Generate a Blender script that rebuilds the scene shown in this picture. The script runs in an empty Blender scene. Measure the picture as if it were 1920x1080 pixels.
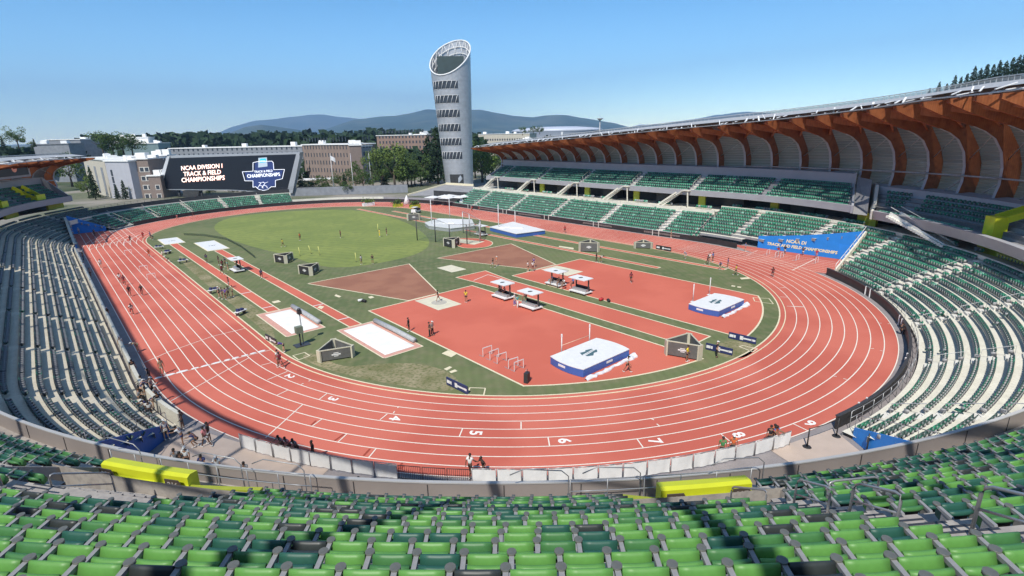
import bpy, math, random
import numpy as np
from mathutils import Vector, Matrix
sin, cos, pi, rad = math.sin, math.cos, math.pi, math.radians
random.seed(7)
SC = bpy.context.scene
COL = SC.collection
# ------------------------------------------------------------------ camera
CAM = np.array([-52.013, -100.316, 22.087])
YAW, PIT, ROL, FPX = 0.7175, 0.2815, -0.0204, 1000.27
_fw = np.array([sin(YAW)*cos(PIT), cos(YAW)*cos(PIT), -sin(PIT)])
_rt = np.array([cos(YAW), -sin(YAW), 0.0])
_up = np.cross(_rt, _fw)
RT = _rt*cos(ROL)+_up*sin(ROL)
UP = -_rt*sin(ROL)+_up*cos(ROL)
cd = bpy.data.cameras.new("camera")
cam = bpy.data.objects.new("camera", cd); COL.objects.link(cam)
cd.sensor_width = 36; cd.lens = 36*FPX/1920; cd.clip_start = .1; cd.clip_end = 60000
m = Matrix.Identity(4)
for i in range(3):
    m[i][0] = RT[i]; m[i][1] = UP[i]; m[i][2] = -_fw[i]; m[i][3] = CAM[i]
cam.matrix_world = m
SC.camera = cam
# ------------------------------------------------------------------ light
SUN_EL = rad(51); SUN_AZ = rad(60)          # light travels towards azimuth 60 deg (from +Y to +X)
w = bpy.data.worlds.new("World"); SC.world = w; w.use_nodes = True
nt = w.node_tree; nt.nodes.clear()
sky = nt.nodes.new("ShaderNodeTexSky"); sky.sky_type = 'NISHITA'; sky.sun_disc = False
sky.sun_elevation = SUN_EL; sky.sun_rotation = SUN_AZ+pi
sky.air_density = 1.0; sky.dust_density = 0.0; sky.ozone_density = 4.0; sky.altitude = 100
bg = nt.nodes.new("ShaderNodeBackground"); bg.inputs[1].default_value = 0.115
out = nt.nodes.new("ShaderNodeOutputWorld")
tcw = nt.nodes.new("ShaderNodeTexCoord"); sep = nt.nodes.new("ShaderNodeSeparateXYZ"); rmp = nt.nodes.new("ShaderNodeValToRGB"); mul = nt.nodes.new("ShaderNodeMix")
mul.data_type = 'RGBA'; mul.blend_type = 'MULTIPLY'; mul.inputs[0].default_value = 1
nt.links.new(tcw.outputs["Generated"], sep.inputs[0]); nt.links.new(sep.outputs[2], rmp.inputs[0])
cr = rmp.color_ramp; cr.elements[0].position = 0.0; cr.elements[0].color = (1.45, 1.62, 1.66, 1); cr.elements[1].position = .6; cr.elements[1].color = (1.05, 1.0, .92, 1)
for p_, c_ in ((.05, (1.25, 1.52, 1.60, 1)), (.12, (.86, 1.27, 1.42, 1)), (.25, (.42, .92, 1.14, 1)), (.36, (.50, .90, 1.1, 1))):
    el = cr.elements.new(p_); el.color = c_
nt.links.new(sky.outputs[0], mul.inputs[6]); nt.links.new(rmp.outputs[0], mul.inputs[7])
nt.links.new(mul.outputs[2], bg.inputs[0]); nt.links.new(bg.outputs[0], out.inputs[0])
sl = bpy.data.lights.new("sun", 'SUN'); sl.energy = 4.3; sl.angle = rad(.53); sl.color = (1, .955, .88)
so = bpy.data.objects.new("sun", sl); COL.objects.link(so)
so.rotation_euler = Vector((-sin(SUN_AZ)*cos(SUN_EL), -cos(SUN_AZ)*cos(SUN_EL), sin(SUN_EL))).to_track_quat('Z', 'Y').to_euler()
so.location = (-60, -60, 120)
SC.view_settings.view_transform = 'Standard'; SC.view_settings.look = 'None'
SC.view_settings.gamma = 1; SC.view_settings.exposure = 0.36
SC.cycles.max_bounces = 6; SC.cycles.transparent_max_bounces = 12
SC.cycles.volume_bounces = 0

# ------------------------------------------------------------------ surveying helpers
def ray(px, py): return _fw+RT*(px-960)/FPX-UP*(py-540)/FPX
def G(px, py, z=0.0):
    d = ray(px, py); t = (z-CAM[2])/d[2]; P = CAM+d*t
    return (float(P[0]), float(P[1]))
def onX(px, py, X):
    d = ray(px, py); P = CAM+d*((X-CAM[0])/d[0]); return [float(v) for v in P]
def AR(px, py, rng):
    d = ray(px, py); t = rng/math.hypot(d[0], d[1]); return [float(v) for v in CAM+d*t]
def proj(P):
    d = np.asarray(P, float)-CAM; z = d@_fw
    return 960+FPX*(d@RT)/z, 540-FPX*(d@UP)/z, z
# ------------------------------------------------------------------ materials
MATS = {}
def M(name, col, rough=.75, var=.08, scale=2.0, metal=0.0, bump=0.0, spec=None, emit=0):
    if name in MATS: return MATS[name]
    mt = bpy.data.materials.new(name); mt.use_nodes = True
    n = mt.node_tree; b = n.nodes["Principled BSDF"]
    c = tuple(col)+(1,)
    b.inputs["Roughness"].default_value = rough; b.inputs["Metallic"].default_value = metal
    if spec is not None: b.inputs["Specular IOR Level"].default_value = spec
    if var > 0 or bump > 0:
        tc = n.nodes.new("ShaderNodeTexCoord")
        nz = n.nodes.new("ShaderNodeTexNoise"); nz.inputs["Scale"].default_value = scale; nz.inputs["Detail"].default_value = 5
        n.links.new(tc.outputs["Object"], nz.inputs["Vector"])
        mx = n.nodes.new("ShaderNodeMix"); mx.data_type = 'RGBA'
        mx.inputs[6].default_value = tuple(x*(1-var) for x in col)+(1,)
        mx.inputs[7].default_value = tuple(min(1, x*(1+var)) for x in col)+(1,)
        mr = n.nodes.new("ShaderNodeMapRange"); mr.inputs[1].default_value = .3; mr.inputs[2].default_value = .7
        n.links.new(nz.outputs[0], mr.inputs[0]); n.links.new(mr.outputs[0], mx.inputs[0])
        n.links.new(mx.outputs[2], b.inputs["Base Color"])
        if bump > 0:
            bp = n.nodes.new("ShaderNodeBump"); bp.inputs["Strength"].default_value = bump
            n.links.new(nz.outputs[0], bp.inputs["Height"]); n.links.new(bp.outputs[0], b.inputs["Normal"])
    else: b.inputs["Base Color"].default_value = c
    if emit:
        b.inputs["Emission Color"].default_value = c; b.inputs["Emission Strength"].default_value = emit
    MATS[name] = mt; return mt
def sheer(name, col, clear, rough=.4):
    """thin translucent sheet: part of the light passes straight through"""
    mt = bpy.data.materials.new(name); mt.use_nodes = True; n = mt.node_tree
    b = n.nodes["Principled BSDF"]; b.inputs["Base Color"].default_value = tuple(col)+(1,); b.inputs["Roughness"].default_value = rough
    t = n.nodes.new("ShaderNodeBsdfTransparent"); mx = n.nodes.new("ShaderNodeMixShader"); mx.inputs[0].default_value = clear
    o = n.nodes["Material Output"]
    n.links.new(b.outputs[0], mx.inputs[1]); n.links.new(t.outputs[0], mx.inputs[2]); n.links.new(mx.outputs[0], o.inputs[0])
    MATS[name] = mt; return mt
def twotone(name, c1, c2, scale, c3=None, rough=.9, wave=None, det=6, s2=None, lo=.42, hi=.58):
    mt = bpy.data.materials.new(name); mt.use_nodes = True; n = mt.node_tree; b = n.nodes["Principled BSDF"]
    b.inputs["Roughness"].default_value = rough; b.inputs["Specular IOR Level"].default_value = .25
    g = n.nodes.new("ShaderNodeTexCoord")
    nz = n.nodes.new("ShaderNodeTexNoise"); nz.inputs["Scale"].default_value = scale; nz.inputs["Detail"].default_value = det
    mr = n.nodes.new("ShaderNodeMapRange"); mr.inputs[1].default_value = lo; mr.inputs[2].default_value = hi
    mx = n.nodes.new("ShaderNodeMix"); mx.data_type = 'RGBA'
    mx.inputs[6].default_value = tuple(c1)+(1,); mx.inputs[7].default_value = tuple(c2)+(1,)
    n.links.new(g.outputs["Object"], nz.inputs["Vector"]); n.links.new(nz.outputs[0], mr.inputs[0]); n.links.new(mr.outputs[0], mx.inputs[0])
    last = mx
    if c3 is not None:
        nz2 = n.nodes.new("ShaderNodeTexNoise"); nz2.inputs["Scale"].default_value = s2 or scale*9; nz2.inputs["Detail"].default_value = 4
        mr2 = n.nodes.new("ShaderNodeMapRange"); mr2.inputs[1].default_value = .45; mr2.inputs[2].default_value = .75
        mx2 = n.nodes.new("ShaderNodeMix"); mx2.data_type = 'RGBA'; mx2.inputs[7].default_value = tuple(c3)+(1,)
        n.links.new(g.outputs["Object"], nz2.inputs["Vector"]); n.links.new(nz2.outputs[0], mr2.inputs[0])
        n.links.new(mr2.outputs[0], mx2.inputs[0]); n.links.new(mx.outputs[2], mx2.inputs[6]); last = mx2
    if wave:
        wv = n.nodes.new("ShaderNodeTexWave"); wv.inputs["Scale"].default_value = wave[0]; wv.inputs["Distortion"].default_value = 1.2
        mp = n.nodes.new("ShaderNodeMapping"); mp.inputs["Rotation"].default_value = (0, 0, wave[1])
        n.links.new(g.outputs["Object"], mp.inputs[0]); n.links.new(mp.outputs[0], wv.inputs[0])
        hs = n.nodes.new("ShaderNodeHueSaturation"); ma = n.nodes.new("ShaderNodeMapRange")
        ma.inputs[3].default_value = 1-wave[2]; ma.inputs[4].default_value = 1+wave[2]
        n.links.new(wv.outputs[1], ma.inputs[0]); n.links.new(ma.outputs[0], hs.inputs["Value"])
        n.links.new(last.outputs[2], hs.inputs["Color"]); n.links.new(hs.outputs[0], b.inputs["Base Color"])
    else: n.links.new(last.outputs[2], b.inputs["Base Color"])
    MATS[name] = mt; return mt
TRACK = twotone("running track rubber", (.50, .12, .082), (.60, .17, .118), .09, (.51, .13, .10), s2=22)
RUNWAY = twotone("runway rubber", (.55, .135, .088), (.61, .16, .105), .12, (.52, .13, .092), s2=20)
CLAY = twotone("clay landing sector", (.30, .135, .085), (.36, .17, .105), .25, (.25, .11, .08), s2=14)
WHITE = M("white line paint", (.80, .76, .66), .7, .06, 3)
CREAM = M("cream line paint", (.74, .66, .46), .7, .08, 3)
GRASS = twotone("infield turf", (.115, .145, .062), (.155, .18, .078), .07, (.19, .185, .10), wave=(.35, .6, .04))
GRASSL = twotone("throwing field turf", (.19, .235, .065), (.23, .27, .075), .08, (.165, .205, .065), wave=(.16, 2.7, .05))
GRASSD = twotone("worn turf", (.19, .18, .085), (.34, .29, .18), .35, (.09, .12, .035), s2=3, lo=.35, hi=.65)
CONC = twotone("concrete tread", (.68, .65, .55), (.76, .73, .62), .5, (.58, .55, .47), s2=6)
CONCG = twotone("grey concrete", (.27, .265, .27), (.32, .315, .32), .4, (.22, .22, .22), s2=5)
ASPH = twotone("grey perimeter surface", (.26, .235, .235), (.31, .28, .275), .4, (.23, .21, .21), s2=8)
BLACKW = M("black board", (.028, .027, .027), .5, .2, 1)
METAL = M("galvanised steel", (.42, .42, .42), .4, .08, 4, metal=.5)
DMETAL = M("dark steel", (.07, .07, .075), .45, .1, 4, metal=.3)
WHT = M("white panel", (.75, .75, .74), .55, .05, 2)
YEL = M("yellow wall paint", (.72, .76, .03), .5, .05, 1.5)
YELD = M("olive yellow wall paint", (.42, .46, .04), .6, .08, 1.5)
BLUE = M("blue banner vinyl", (.018, .23, .68), .5, .06, 1)
BLUEM = M("blue mat vinyl", (.05, .13, .42), .45, .06, 1)
SAND = M("white sand cover", (.80, .79, .74), .8, .05, 1.2, bump=.3)
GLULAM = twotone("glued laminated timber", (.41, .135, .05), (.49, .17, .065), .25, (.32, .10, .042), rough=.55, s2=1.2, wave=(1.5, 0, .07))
GLZ = sheer("grey polycarbonate sheet", (.23, .235, .24), .16, .3)
ETFE = sheer("translucent roof film", (.60, .60, .60), .72, .3)
ETFE2 = sheer("cloudy roof film", (.36, .37, .38), .5, .3)
GLASS = sheer("guard glass", (.55, .65, .62), .86, .05)
ROOFG = M("light grey roof sheet", (.40, .40, .40), .5, .15, 3)
FASC = M("grey fascia panel", (.40, .40, .42), .6, .05, .6)
PARA = M("warm grey parapet panel", (.34, .295, .27), .6, .08, .5)
TAN = M("tan floor", (.50, .40, .33), .75, .06, 1)
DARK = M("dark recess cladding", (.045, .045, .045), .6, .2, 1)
SKIN = [M("skin light", (.56, .34, .23), .6, 0), M("skin brown", (.28, .15, .09), .6, 0), M("skin dark", (.12, .062, .04), .6, 0)]
# ------------------------------------------------------------------ mesh builder
class MB:
    def __init__(s): s.v = []; s.f = []; s.m = []; s.sm = []
    def add(s, vs, fs, mi=0, sm=False):
        o = len(s.v); s.v += [tuple(map(float, p)) for p in vs]
        for f in fs: s.f.append(tuple(i+o for i in f)); s.m.append(mi); s.sm.append(sm)
        return s
    def box(s, cx, cy, z0, sx, sy, h, rot=0, mi=0, top=None):
        c, q = cos(rot), sin(rot); vs = []
        for z, k in ((z0, 1), (z0+h, top or 1)):
            for a, b in ((-1, -1), (1, -1), (1, 1), (-1, 1)):
                x, y = a*sx/2*k, b*sy/2*k
                vs.append((cx+x*c-y*q, cy+x*q+y*c, z))
        return s.add(vs, [(3, 2, 1, 0), (4, 5, 6, 7), (0, 1, 5, 4), (1, 2, 6, 5), (2, 3, 7, 6), (3, 0, 4, 7)], mi)
    def prism(s, pts, z0, z1, mi=0, mtop=None):
        n = len(pts)
        a = sum(pts[i][0]*pts[(i+1) % n][1]-pts[(i+1) % n][0]*pts[i][1] for i in range(n))
        if a < 0: pts = pts[::-1]
        vs = [(p[0], p[1], z0) for p in pts]+[(p[0], p[1], z1) for p in pts]
        s.add(vs, [tuple(range(n))[::-1]]+[(i, (i+1) % n, n+(i+1) % n, n+i) for i in range(n)], mi)
        s.f.append(tuple(len(s.v)-n+i for i in range(n))); s.m.append(mi if mtop is None else mtop); s.sm.append(False)
        return s
    def flat(s, pts, z, mi=0):
        n = len(pts)
        a = sum(pts[i][0]*pts[(i+1) % n][1]-pts[(i+1) % n][0]*pts[i][1] for i in range(n))
        if a < 0: pts = pts[::-1]
        return s.add([(p[0], p[1], z) for p in pts], [tuple(range(n))], mi)
    def bar(s, a, b, wd, h, mi=0):
        """rectangular bar between 3D points"""
        a, b = Vector(a), Vector(b); d = (b-a).normalized()
        x = d.cross(Vector((0, 0, 1)))
        if x.length < .01: x = Vector((1, 0, 0))
        x.normalize(); y = x.cross(d); vs = []
        for p in (a, b):
            for i, j in ((-1, -1), (1, -1), (1, 1), (-1, 1)): vs.append(p+x*wd/2*i+y*h/2*j)
        return s.add(vs, [(0, 1, 2, 3), (7, 6, 5, 4), (0, 4, 5, 1), (1, 5, 6, 2), (2, 6, 7, 3), (3, 7, 4, 0)], mi)
    def tube(s, pts, r, n=6, mi=0, r2=None):
        pts = [Vector(p) for p in pts]; vs = []; k = len(pts)
        for i, p in enumerate(pts):
            d = (pts[min(i+1, k-1)]-pts[max(i-1, 0)]).normalized()
            x = d.cross(Vector((0, 0, 1)))
            if x.length < .05: x = Vector((1, 0, 0))
            x.normalize(); y = x.cross(d)
            rr = r if r2 is None else r+(r2-r)*i/(k-1)
            for j in range(n):
                a = 2*pi*j/n; vs.append(p+x*rr*cos(a)+y*rr*sin(a))
        fs = [(i*n+j, i*n+(j+1) % n, (i+1)*n+(j+1) % n, (i+1)*n+j) for i in range(k-1) for j in range(n)]
        fs += [tuple(range(n))[::-1], tuple((k-1)*n+j for j in range(n))]
        return s.add(vs, fs, mi, True)
    def cyl(s, cx, cy, z0, z1, r, n=12, mi=0, r2=None):
        r2 = r if r2 is None else r2
        vs = [(cx+r*cos(2*pi*j/n), cy+r*sin(2*pi*j/n), z0) for j in range(n)]+[(cx+r2*cos(2*pi*j/n), cy+r2*sin(2*pi*j/n), z1) for j in range(n)]
        s.add(vs, [(j, (j+1) % n, n+(j+1) % n, n+j) for j in range(n)], mi, True)
        o = len(s.v)-2*n
        s.f += [tuple(o+j for j in range(n))[::-1], tuple(o+n+j for j in range(n))]; s.m += [mi, mi]; s.sm += [False, False]
        return s
    def mesh(s, name, mats):
        me = bpy.data.meshes.new(name); me.from_pydata(s.v, [], s.f)
        for m_ in (mats if isinstance(mats, (list, tuple)) else [mats]): me.materials.append(m_)
        me.polygons.foreach_set("material_index", s.m); me.polygons.foreach_set("use_smooth", s.sm); me.update()
        return me
    def build(s, name, mats, parent=None):
        return link(name, s.mesh(name, mats), parent)
def link(name, me, parent=None, loc=None, rz=0):
    o = bpy.data.objects.new(name, me); COL.objects.link(o)
    if parent is not None: o.parent = parent
    if loc is not None: o.location = loc; o.rotation_euler[2] = rz
    return o
def tag(o, label=None, cat=None, group=None, kind=None):
    if label: o["label"] = label
    if cat: o["category"] = cat
    if group: o["group"] = group
    if kind: o["kind"] = kind
    return o
def thing(name, label, cat, loc=(0, 0, 0), rz=0, group=None):
    o = bpy.data.objects.new(name, None); COL.objects.link(o); o.location = loc; o.rotation_euler[2] = rz
    o.empty_display_size = .2
    return tag(o, label, cat, group)
def struct(o): o["kind"] = "structure"; return o
def text_mb(mb, s, size, mtx, mi=0, shear=0, bold=0.0, depth=0.0):
    cu = bpy.data.curves.new("t", 'FONT'); cu.body = s; cu.size = size; cu.align_x = 'CENTER'; cu.align_y = 'CENTER'
    cu.shear = shear; cu.offset = bold; cu.extrude = depth; cu.resolution_u = 2
    ob = bpy.data.objects.new("t", cu); COL.objects.link(ob)
    dg = bpy.context.evaluated_depsgraph_get(); me = bpy.data.meshes.new_from_object(ob.evaluated_get(dg))
    mb.add([mtx @ v.co for v in me.vertices], [tuple(p.vertices) for p in me.polygons], mi)
    bpy.data.objects.remove(ob); bpy.data.curves.remove(cu); bpy.data.meshes.remove(me)
def frame(o, xa, ya):
    x = Vector(xa).normalized(); y = Vector(ya); y = (y-x*y.dot(x)).normalized(); z = x.cross(y)
    return Matrix(((x[0], y[0], z[0], o[0]), (x[1], y[1], z[1], o[1]), (x[2], y[2], z[2], o[2]), (0, 0, 0, 1)))
# ------------------------------------------------------------------ plan of the oval
R0, LW, Y0 = 36.32, 1.22, 42.2
def P(sg, v, r):
    if sg == 'W': return (-r, v)
    if sg == 'E': return (r, v)
    if sg == 'N': return (r*sin(rad(v)), -Y0-r*cos(rad(v)))
    if sg == 'S': return P('N', v+.83*(r-59.4)*max(0, (v-46)/12), r)
    if sg == 'T': return P('N', v+.80*(r-59.4)*max(0, (78-v)/15.5), r)
    return (r*sin(rad(v)), Y0+r*cos(rad(v)))
def inward(sg, v):
    """rotation about Z that makes local +Y point to the field"""
    if sg == 'W': return -pi/2
    if sg == 'E': return pi/2
    if sg in 'NST': return rad(v)
    return pi-rad(v)
def st(sg, a, b, step):
    n = max(1, int(abs(b-a)/step+.5)); return [(sg, a+(b-a)*i/n) for i in range(n+1)]
def oval(step=3): return st('N', -90, 90, step)+st('E', -Y0, Y0, 6)+st('F', 90, -90, step)+st('W', Y0, -Y0, 6)
def sweep(mb, stations, prof, mi=0, closed=False, ends=True, sm=False):
    """prof: list of (r,z) or callable(seg,v)->list"""
    vs = []; k = None
    for sg, v in stations:
        pr = prof(sg, v) if callable(prof) else prof; k = len(pr)
        for r, z in pr: x, y = P(sg, v, r); vs.append((x, y, z))
    n = len(stations); fs = []
    kk = k if closed else k-1
    for i in range(n-1):
        for j in range(kk): fs.append((i*k+j, i*k+(j+1) % k, (i+1)*k+(j+1) % k, (i+1)*k+j))
    if closed and ends: fs += [tuple(range(k))[::-1], tuple((n-1)*k+j for j in range(k))]
    return mb.add(vs, fs, mi, sm)
def rect(r0, r1, z0, z1): return [(r0, z0), (r0, z1), (r1, z1), (r1, z0)]
# ------------------------------------------------------------------ ground and track (structure)
mb = MB(); S = 26000; mb.flat([(-S, -S), (S, -S), (S, S), (-S, S)], -.06)
LAND = twotone("town and woodland ground", (.05, .075, .03), (.10, .10, .06), .004, (.16, .15, .12), s2=.03)
struct(mb.build("ground", LAND))
mb = MB(); mb.flat([P(sg, v, 62) for sg, v in oval()[:-1]], -.02); struct(mb.build("stadium_floor", ASPH))
mb = MB(); mb.flat([P(sg, v, 36.0) for sg, v in oval()[:-1]], 0.0); struct(mb.build("infield_grass", GRASS))
mb = MB(); sweep(mb, oval(2), [(35.72, .004), (47.36, .004)])
mb.flat([(-47.36, 40), (-36.0, 40), (-36.0, 60), (-41.5, 73.6), (-47.36, 71.5)], .007)
mb.flat([(37.5, -62), (43, -60), (50.2, -50), (50.2, -72.6), (38.5, -73.2)], .007)
for f in range(len(mb.f)): pass
struct(mb.build("running_track", TRACK))
mb = MB()
for k in range(10):
    r = R0+LW*k; sweep(mb, oval(1.5), [(r-.045, .011), (r+.045, .011)], 0)
for k in range(9):
    x = -(R0+LW*k); yt = 71.5+(abs(x)-47.36)*-.36-.1
    mb.flat([(x-.045, 40), (x+.045, 40), (x+.045, yt), (x-.045, yt)], .014)
for k in range(2, 10):
    x = R0+LW*k+.2; mb.flat([(x-.045, -72.8), (x+.045, -72.8), (x+.045, -45), (x-.045, -45)], .014)
mb.flat([(-47.42, -Y0), (-47.33, -Y0), (-47.33, -54.5), (-47.42, -54.5)], .014)
def gl(mb, a, b, wd=.09, z=.018, mi=0):
    (x0, y0), (x1, y1) = G(*a), G(*b); L = math.hypot(x1-x0, y1-y0); nx, ny = -(y1-y0)/L*wd/2, (x1-x0)/L*wd/2
    mb.flat([(x0+nx, y0+ny), (x1+nx, y1+ny), (x1-nx, y1-ny), (x0-nx, y0-ny)], z, mi)
def zz(ox, oy, s, L): return [((ox+a/s, oy+b/s), (ox+c/s, oy+d/s)) for a, b, c, d in L]
marks = zz(480, 640, 4.154, [(40, 188, 125, 165), (90, 300, 245, 235), (165, 420, 250, 380), (490, 455, 555, 405), (75, 752, 365, 492), (440, 660, 515, 605), (640, 785, 708, 722), (875, 910, 935, 838), (410, 312, 430, 300), (350, 338, 370, 328)])
marks += zz(480, 600, 4, [(930, 750, 985, 705), (1525, 875, 1550, 815), (1030, 700, 1040, 685), (1060, 660, 1075, 650)])
marks += zz(960, 600, 4, [(68, 765, 68, 820), (270, 880, 282, 945), (935, 890, 985, 960), (1565, 855, 1640, 915), (1040, 740, 1065, 750), (1085, 780, 1105, 795)])
marks += zz(1440, 600, 4, [(190, 780, 295, 830), (770, 215, 795, 215), (840, 230, 870, 235), (485, 420, 515, 425), (565, 440, 590, 447)])
marks += zz(1440, 560, 6.75, [(235, 95, 450, 103), (1415, 310, 1440, 312), (1515, 318, 1550, 320)])
marks += zz(1400, 440, 7.71, [(0, 300, 160, 230), (580, 1035, 830, 1048), (480, 900, 600, 905), (480, 770, 560, 765)])
marks += [((268.3, 680.8), (314, 660.8)), ((314, 660.8), (398.3, 630.8)), ((398.3, 630.8), (460, 615.8)), ((319, 753), (467, 671)), ((289, 711), (508, 656))]
for a, b in marks: gl(mb, a, b)
gl(mb, (1485, 507), (1528, 486), .16); 
# kerb-side curved lane joins of the far chute
for k in range(9):
    x = -(R0+LW*k); pts = []
    for t in range(7):
        a = t/6*pi/2; pts.append((x+.1+2.6*(1-cos(a)), 55-k*1.5+3.2*sin(a)))
    for p, q in zip(pts, pts[1:]):
        L = math.hypot(q[0]-p[0], q[1]-p[1]); nx, ny = -(q[1]-p[1])/L*.045, (q[0]-p[0])/L*.045
        mb.flat([(p[0]+nx, p[1]+ny), (q[0]+nx, q[1]+ny), (q[0]-nx, q[1]-ny), (p[0]-nx, p[1]-ny)], .022)
struct(mb.build("lane_lines", WHITE))
mb = MB()
for a, b in zz(480, 640, 4.154, [(428, 655, 468, 618), (612, 775, 688, 722), (838, 893, 888, 838)])+[((752, 880), (757, 872)), ((748, 879), (754, 868))]: gl(mb, a, b, .16, .018)
struct(mb.build("dark_start_marks", M("dark red patch", (.33, .055, .03), .8, .05)))
mb = MB()   # white timing mats across the finish
a, b = G(290, 710.5), G(497, 657); L = math.hypot(b[0]-a[0], b[1]-a[1]); u = ((b[0]-a[0])/L, (b[1]-a[1])/L); s = 0
rs = random.Random(3)
while s < L-.5:
    ln = rs.uniform(.5, 1.15); wd = rs.uniform(.16, .26); c = (a[0]+u[0]*(s+ln/2), a[1]+u[1]*(s+ln/2)+rs.uniform(-.03, .03))
    pts = [(c[0]+u[0]*ln/2*cos(q)*(1 if abs(cos(q)) < .8 else .97)-u[1]*wd*sin(q)*rs.uniform(.8, 1), c[1]+u[1]*ln/2*cos(q)+u[0]*wd*sin(q)*rs.uniform(.8, 1)) for q in [i*pi/6 for i in range(12)]]
    mb.prism(pts, .015, .05); s += ln+rs.uniform(.02, .25)
tag(mb.build("finish_line_cover", WHT), "row of crumpled white strips laid across the lanes at the finish line", "line cover")
mb = MB(); sweep(mb, oval(2), [(R0-.05, .014), (R0-.05, .05), (R0+.06, .05), (R0+.06, .014)], 0); struct(mb.build("track_kerb", CREAM))
mb = MB(); sweep(mb, oval(2), [(35.62, .012), (35.78, .012)], 0); struct(mb.build("turf_edge_line", CREAM))
nums = [('2', 544, 705), ('3', 623, 748), ('4', 740, 785), ('5', 891, 812), ('6', 1057, 826), ('7', 1226, 826), ('8', 1383, 815), ('9', 1518, 794)]
NUMC = M("track number paint", (.85, .83, .78), .7, .03)
for ch, x, y in nums:
    gx, gy = G(x, y); rr = math.hypot(gx, gy+Y0); ph = math.atan2(gx, -(gy+Y0))
    k = int(ch); rr = R0+LW*(k-.5); cx, cy = rr*sin(ph), -Y0-rr*cos(ph)
    outv = (sin(ph), -cos(ph), 0); tan = (cos(ph), sin(ph), 0)
    mb = MB(); text_mb(mb, ch, 1.35, frame((cx, cy, .02), outv, tan), bold=.035)
    struct(mb.build("lane_number", NUMC))
# infield areas
def area(name, pts, mat, z, border=None, bw=.16, closed=True):
    pts = [G(*p) if abs(p[0]) > 80 or abs(p[1]) > 120 else p for p in pts]
    mb = MB(); mb.flat(pts, z); struct(mb.build(name, mat))
    if border:
        b = MB(); n = len(pts)
        for i in range(n if closed else n-1):
            p, q = pts[i], pts[(i+1) % n]; L = math.hypot(q[0]-p[0], q[1]-p[1])
            if L < .05: continue
            ux, uy = (q[0]-p[0])/L, (q[1]-p[1])/L
            b.flat([(p[0]-uy*bw/2-ux*bw/2, p[1]+ux*bw/2-uy*bw/2), (q[0]-uy*bw/2+ux*bw/2, q[1]+ux*bw/2+uy*bw/2), (q[0]+uy*bw/2+ux*bw/2, q[1]-ux*bw/2+uy*bw/2), (p[0]+uy*bw/2-ux*bw/2, p[1]-ux*bw/2-uy*bw/2)], z+.004+.0015*(i % 3))
        struct(b.build(name+"_edge", border))
tc = [G(*p) for p in [(395, 424), (430, 407), (520, 397), (640, 392), (700, 398), (760, 415), (800, 440), (808, 460), (780, 478), (720, 492), (650, 502), (600, 500), (545, 480), (470, 462), (420, 445)]]
# smooth the closed outline
def smooth(pts, it=2):
    for _ in range(it):
        n = len(pts); o = []
        for i in range(n):
            p, q = pts[i], pts[(i+1) % n]; o += [(p[0]*.75+q[0]*.25, p[1]*.75+q[1]*.25), (p[0]*.25+q[0]*.75, p[1]*.25+q[1]*.75)]
        pts = o
    return pts
area("throwing_field_grass", smooth(tc), GRASSL, .004)
area("worn_grass", smooth([G(*p) for p in [(560, 668), (600, 690), (700, 715), (830, 735), (868, 728), (850, 700), (790, 680), (700, 682), (640, 690), (590, 660)]], 3), GRASSD, .004)
area("worn_grass", smooth([G(*p) for p in [(345, 480), (430, 545), (500, 590), (520, 640), (500, 625), (440, 575), (370, 520), (330, 480)]], 3), GRASSD, .004)
area("worn_grass", smooth([G(*p) for p in [(1345, 640), (1400, 640), (1420, 655), (1390, 675), (1340, 665)]], 3), GRASSD, .004)
RA = (-32.3, -30.75); RB = (-26.9, -25.35)
area("long_jump_runway", [(RA[0], 37.4), (RA[1], 37.4), (RA[1], -28.7), (RA[0], -28.7)], RUNWAY, .006, CREAM, .16)
area("long_jump_runway", [(RB[0], 22), (RB[1], 22), (RB[1], -41.5), (RB[0], -41.5)], RUNWAY, .006, CREAM, .16)
mb = MB()
for (x0, x1), y in ((RA, -16.5), (RA, -26.2), (RB, -30.2), (RB, -38.2)): mb.flat([(x0, y), (x1, y), (x1, y+.22), (x0, y+.22)], .016)
struct(mb.build("takeoff_board", WHT))
PINK = M("pink runway surround", (.62, .33, .26), .8, .1, 2)
for nm, (x0, x1, y0, y1) in (("a", (-33.7, -29.1, -39.5, -28.4)), ("b", (-28.5, -23.8, -53.0, -41.6))):
    area("sand_pit_surround", [(x0, y0), (x1, y0), (x1, y1), (x0, y1)], PINK, .009, CREAM, .14)
def pit(x0, x1, y0, y1, label):
    mb = MB(); nx, ny = 10, 22; vs = []; rs = random.Random(int(y0*10))
    for j in range(ny+1):
        for i in range(nx+1):
            e = i in (0, nx) or j in (0, ny)
            vs.append((x0+(x1-x0)*i/nx, y0+(y1-y0)*j/ny, .02 if e else .05+rs.uniform(0, .05)))
    fs = [(j*(nx+1)+i, j*(nx+1)+i+1, (j+1)*(nx+1)+i+1, (j+1)*(nx+1)+i) for j in range(ny) for i in range(nx)]
    mb.add(vs, fs, 0, True); return tag(mb.build("sand_pit", SAND), label, "sand pit", "long jump pits")
pit(-32.9, -29.6, -38.9, -29.3, "bright white long jump pit left of the other one near the finish line")
pit(-28.0, -24.4, -52.3, -42.2, "bright white long jump pit nearest the camera, behind the low wedge shaped stand")
GROLL = M("grey rolled net", (.38, .39, .40), .6, .15, 5)
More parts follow.
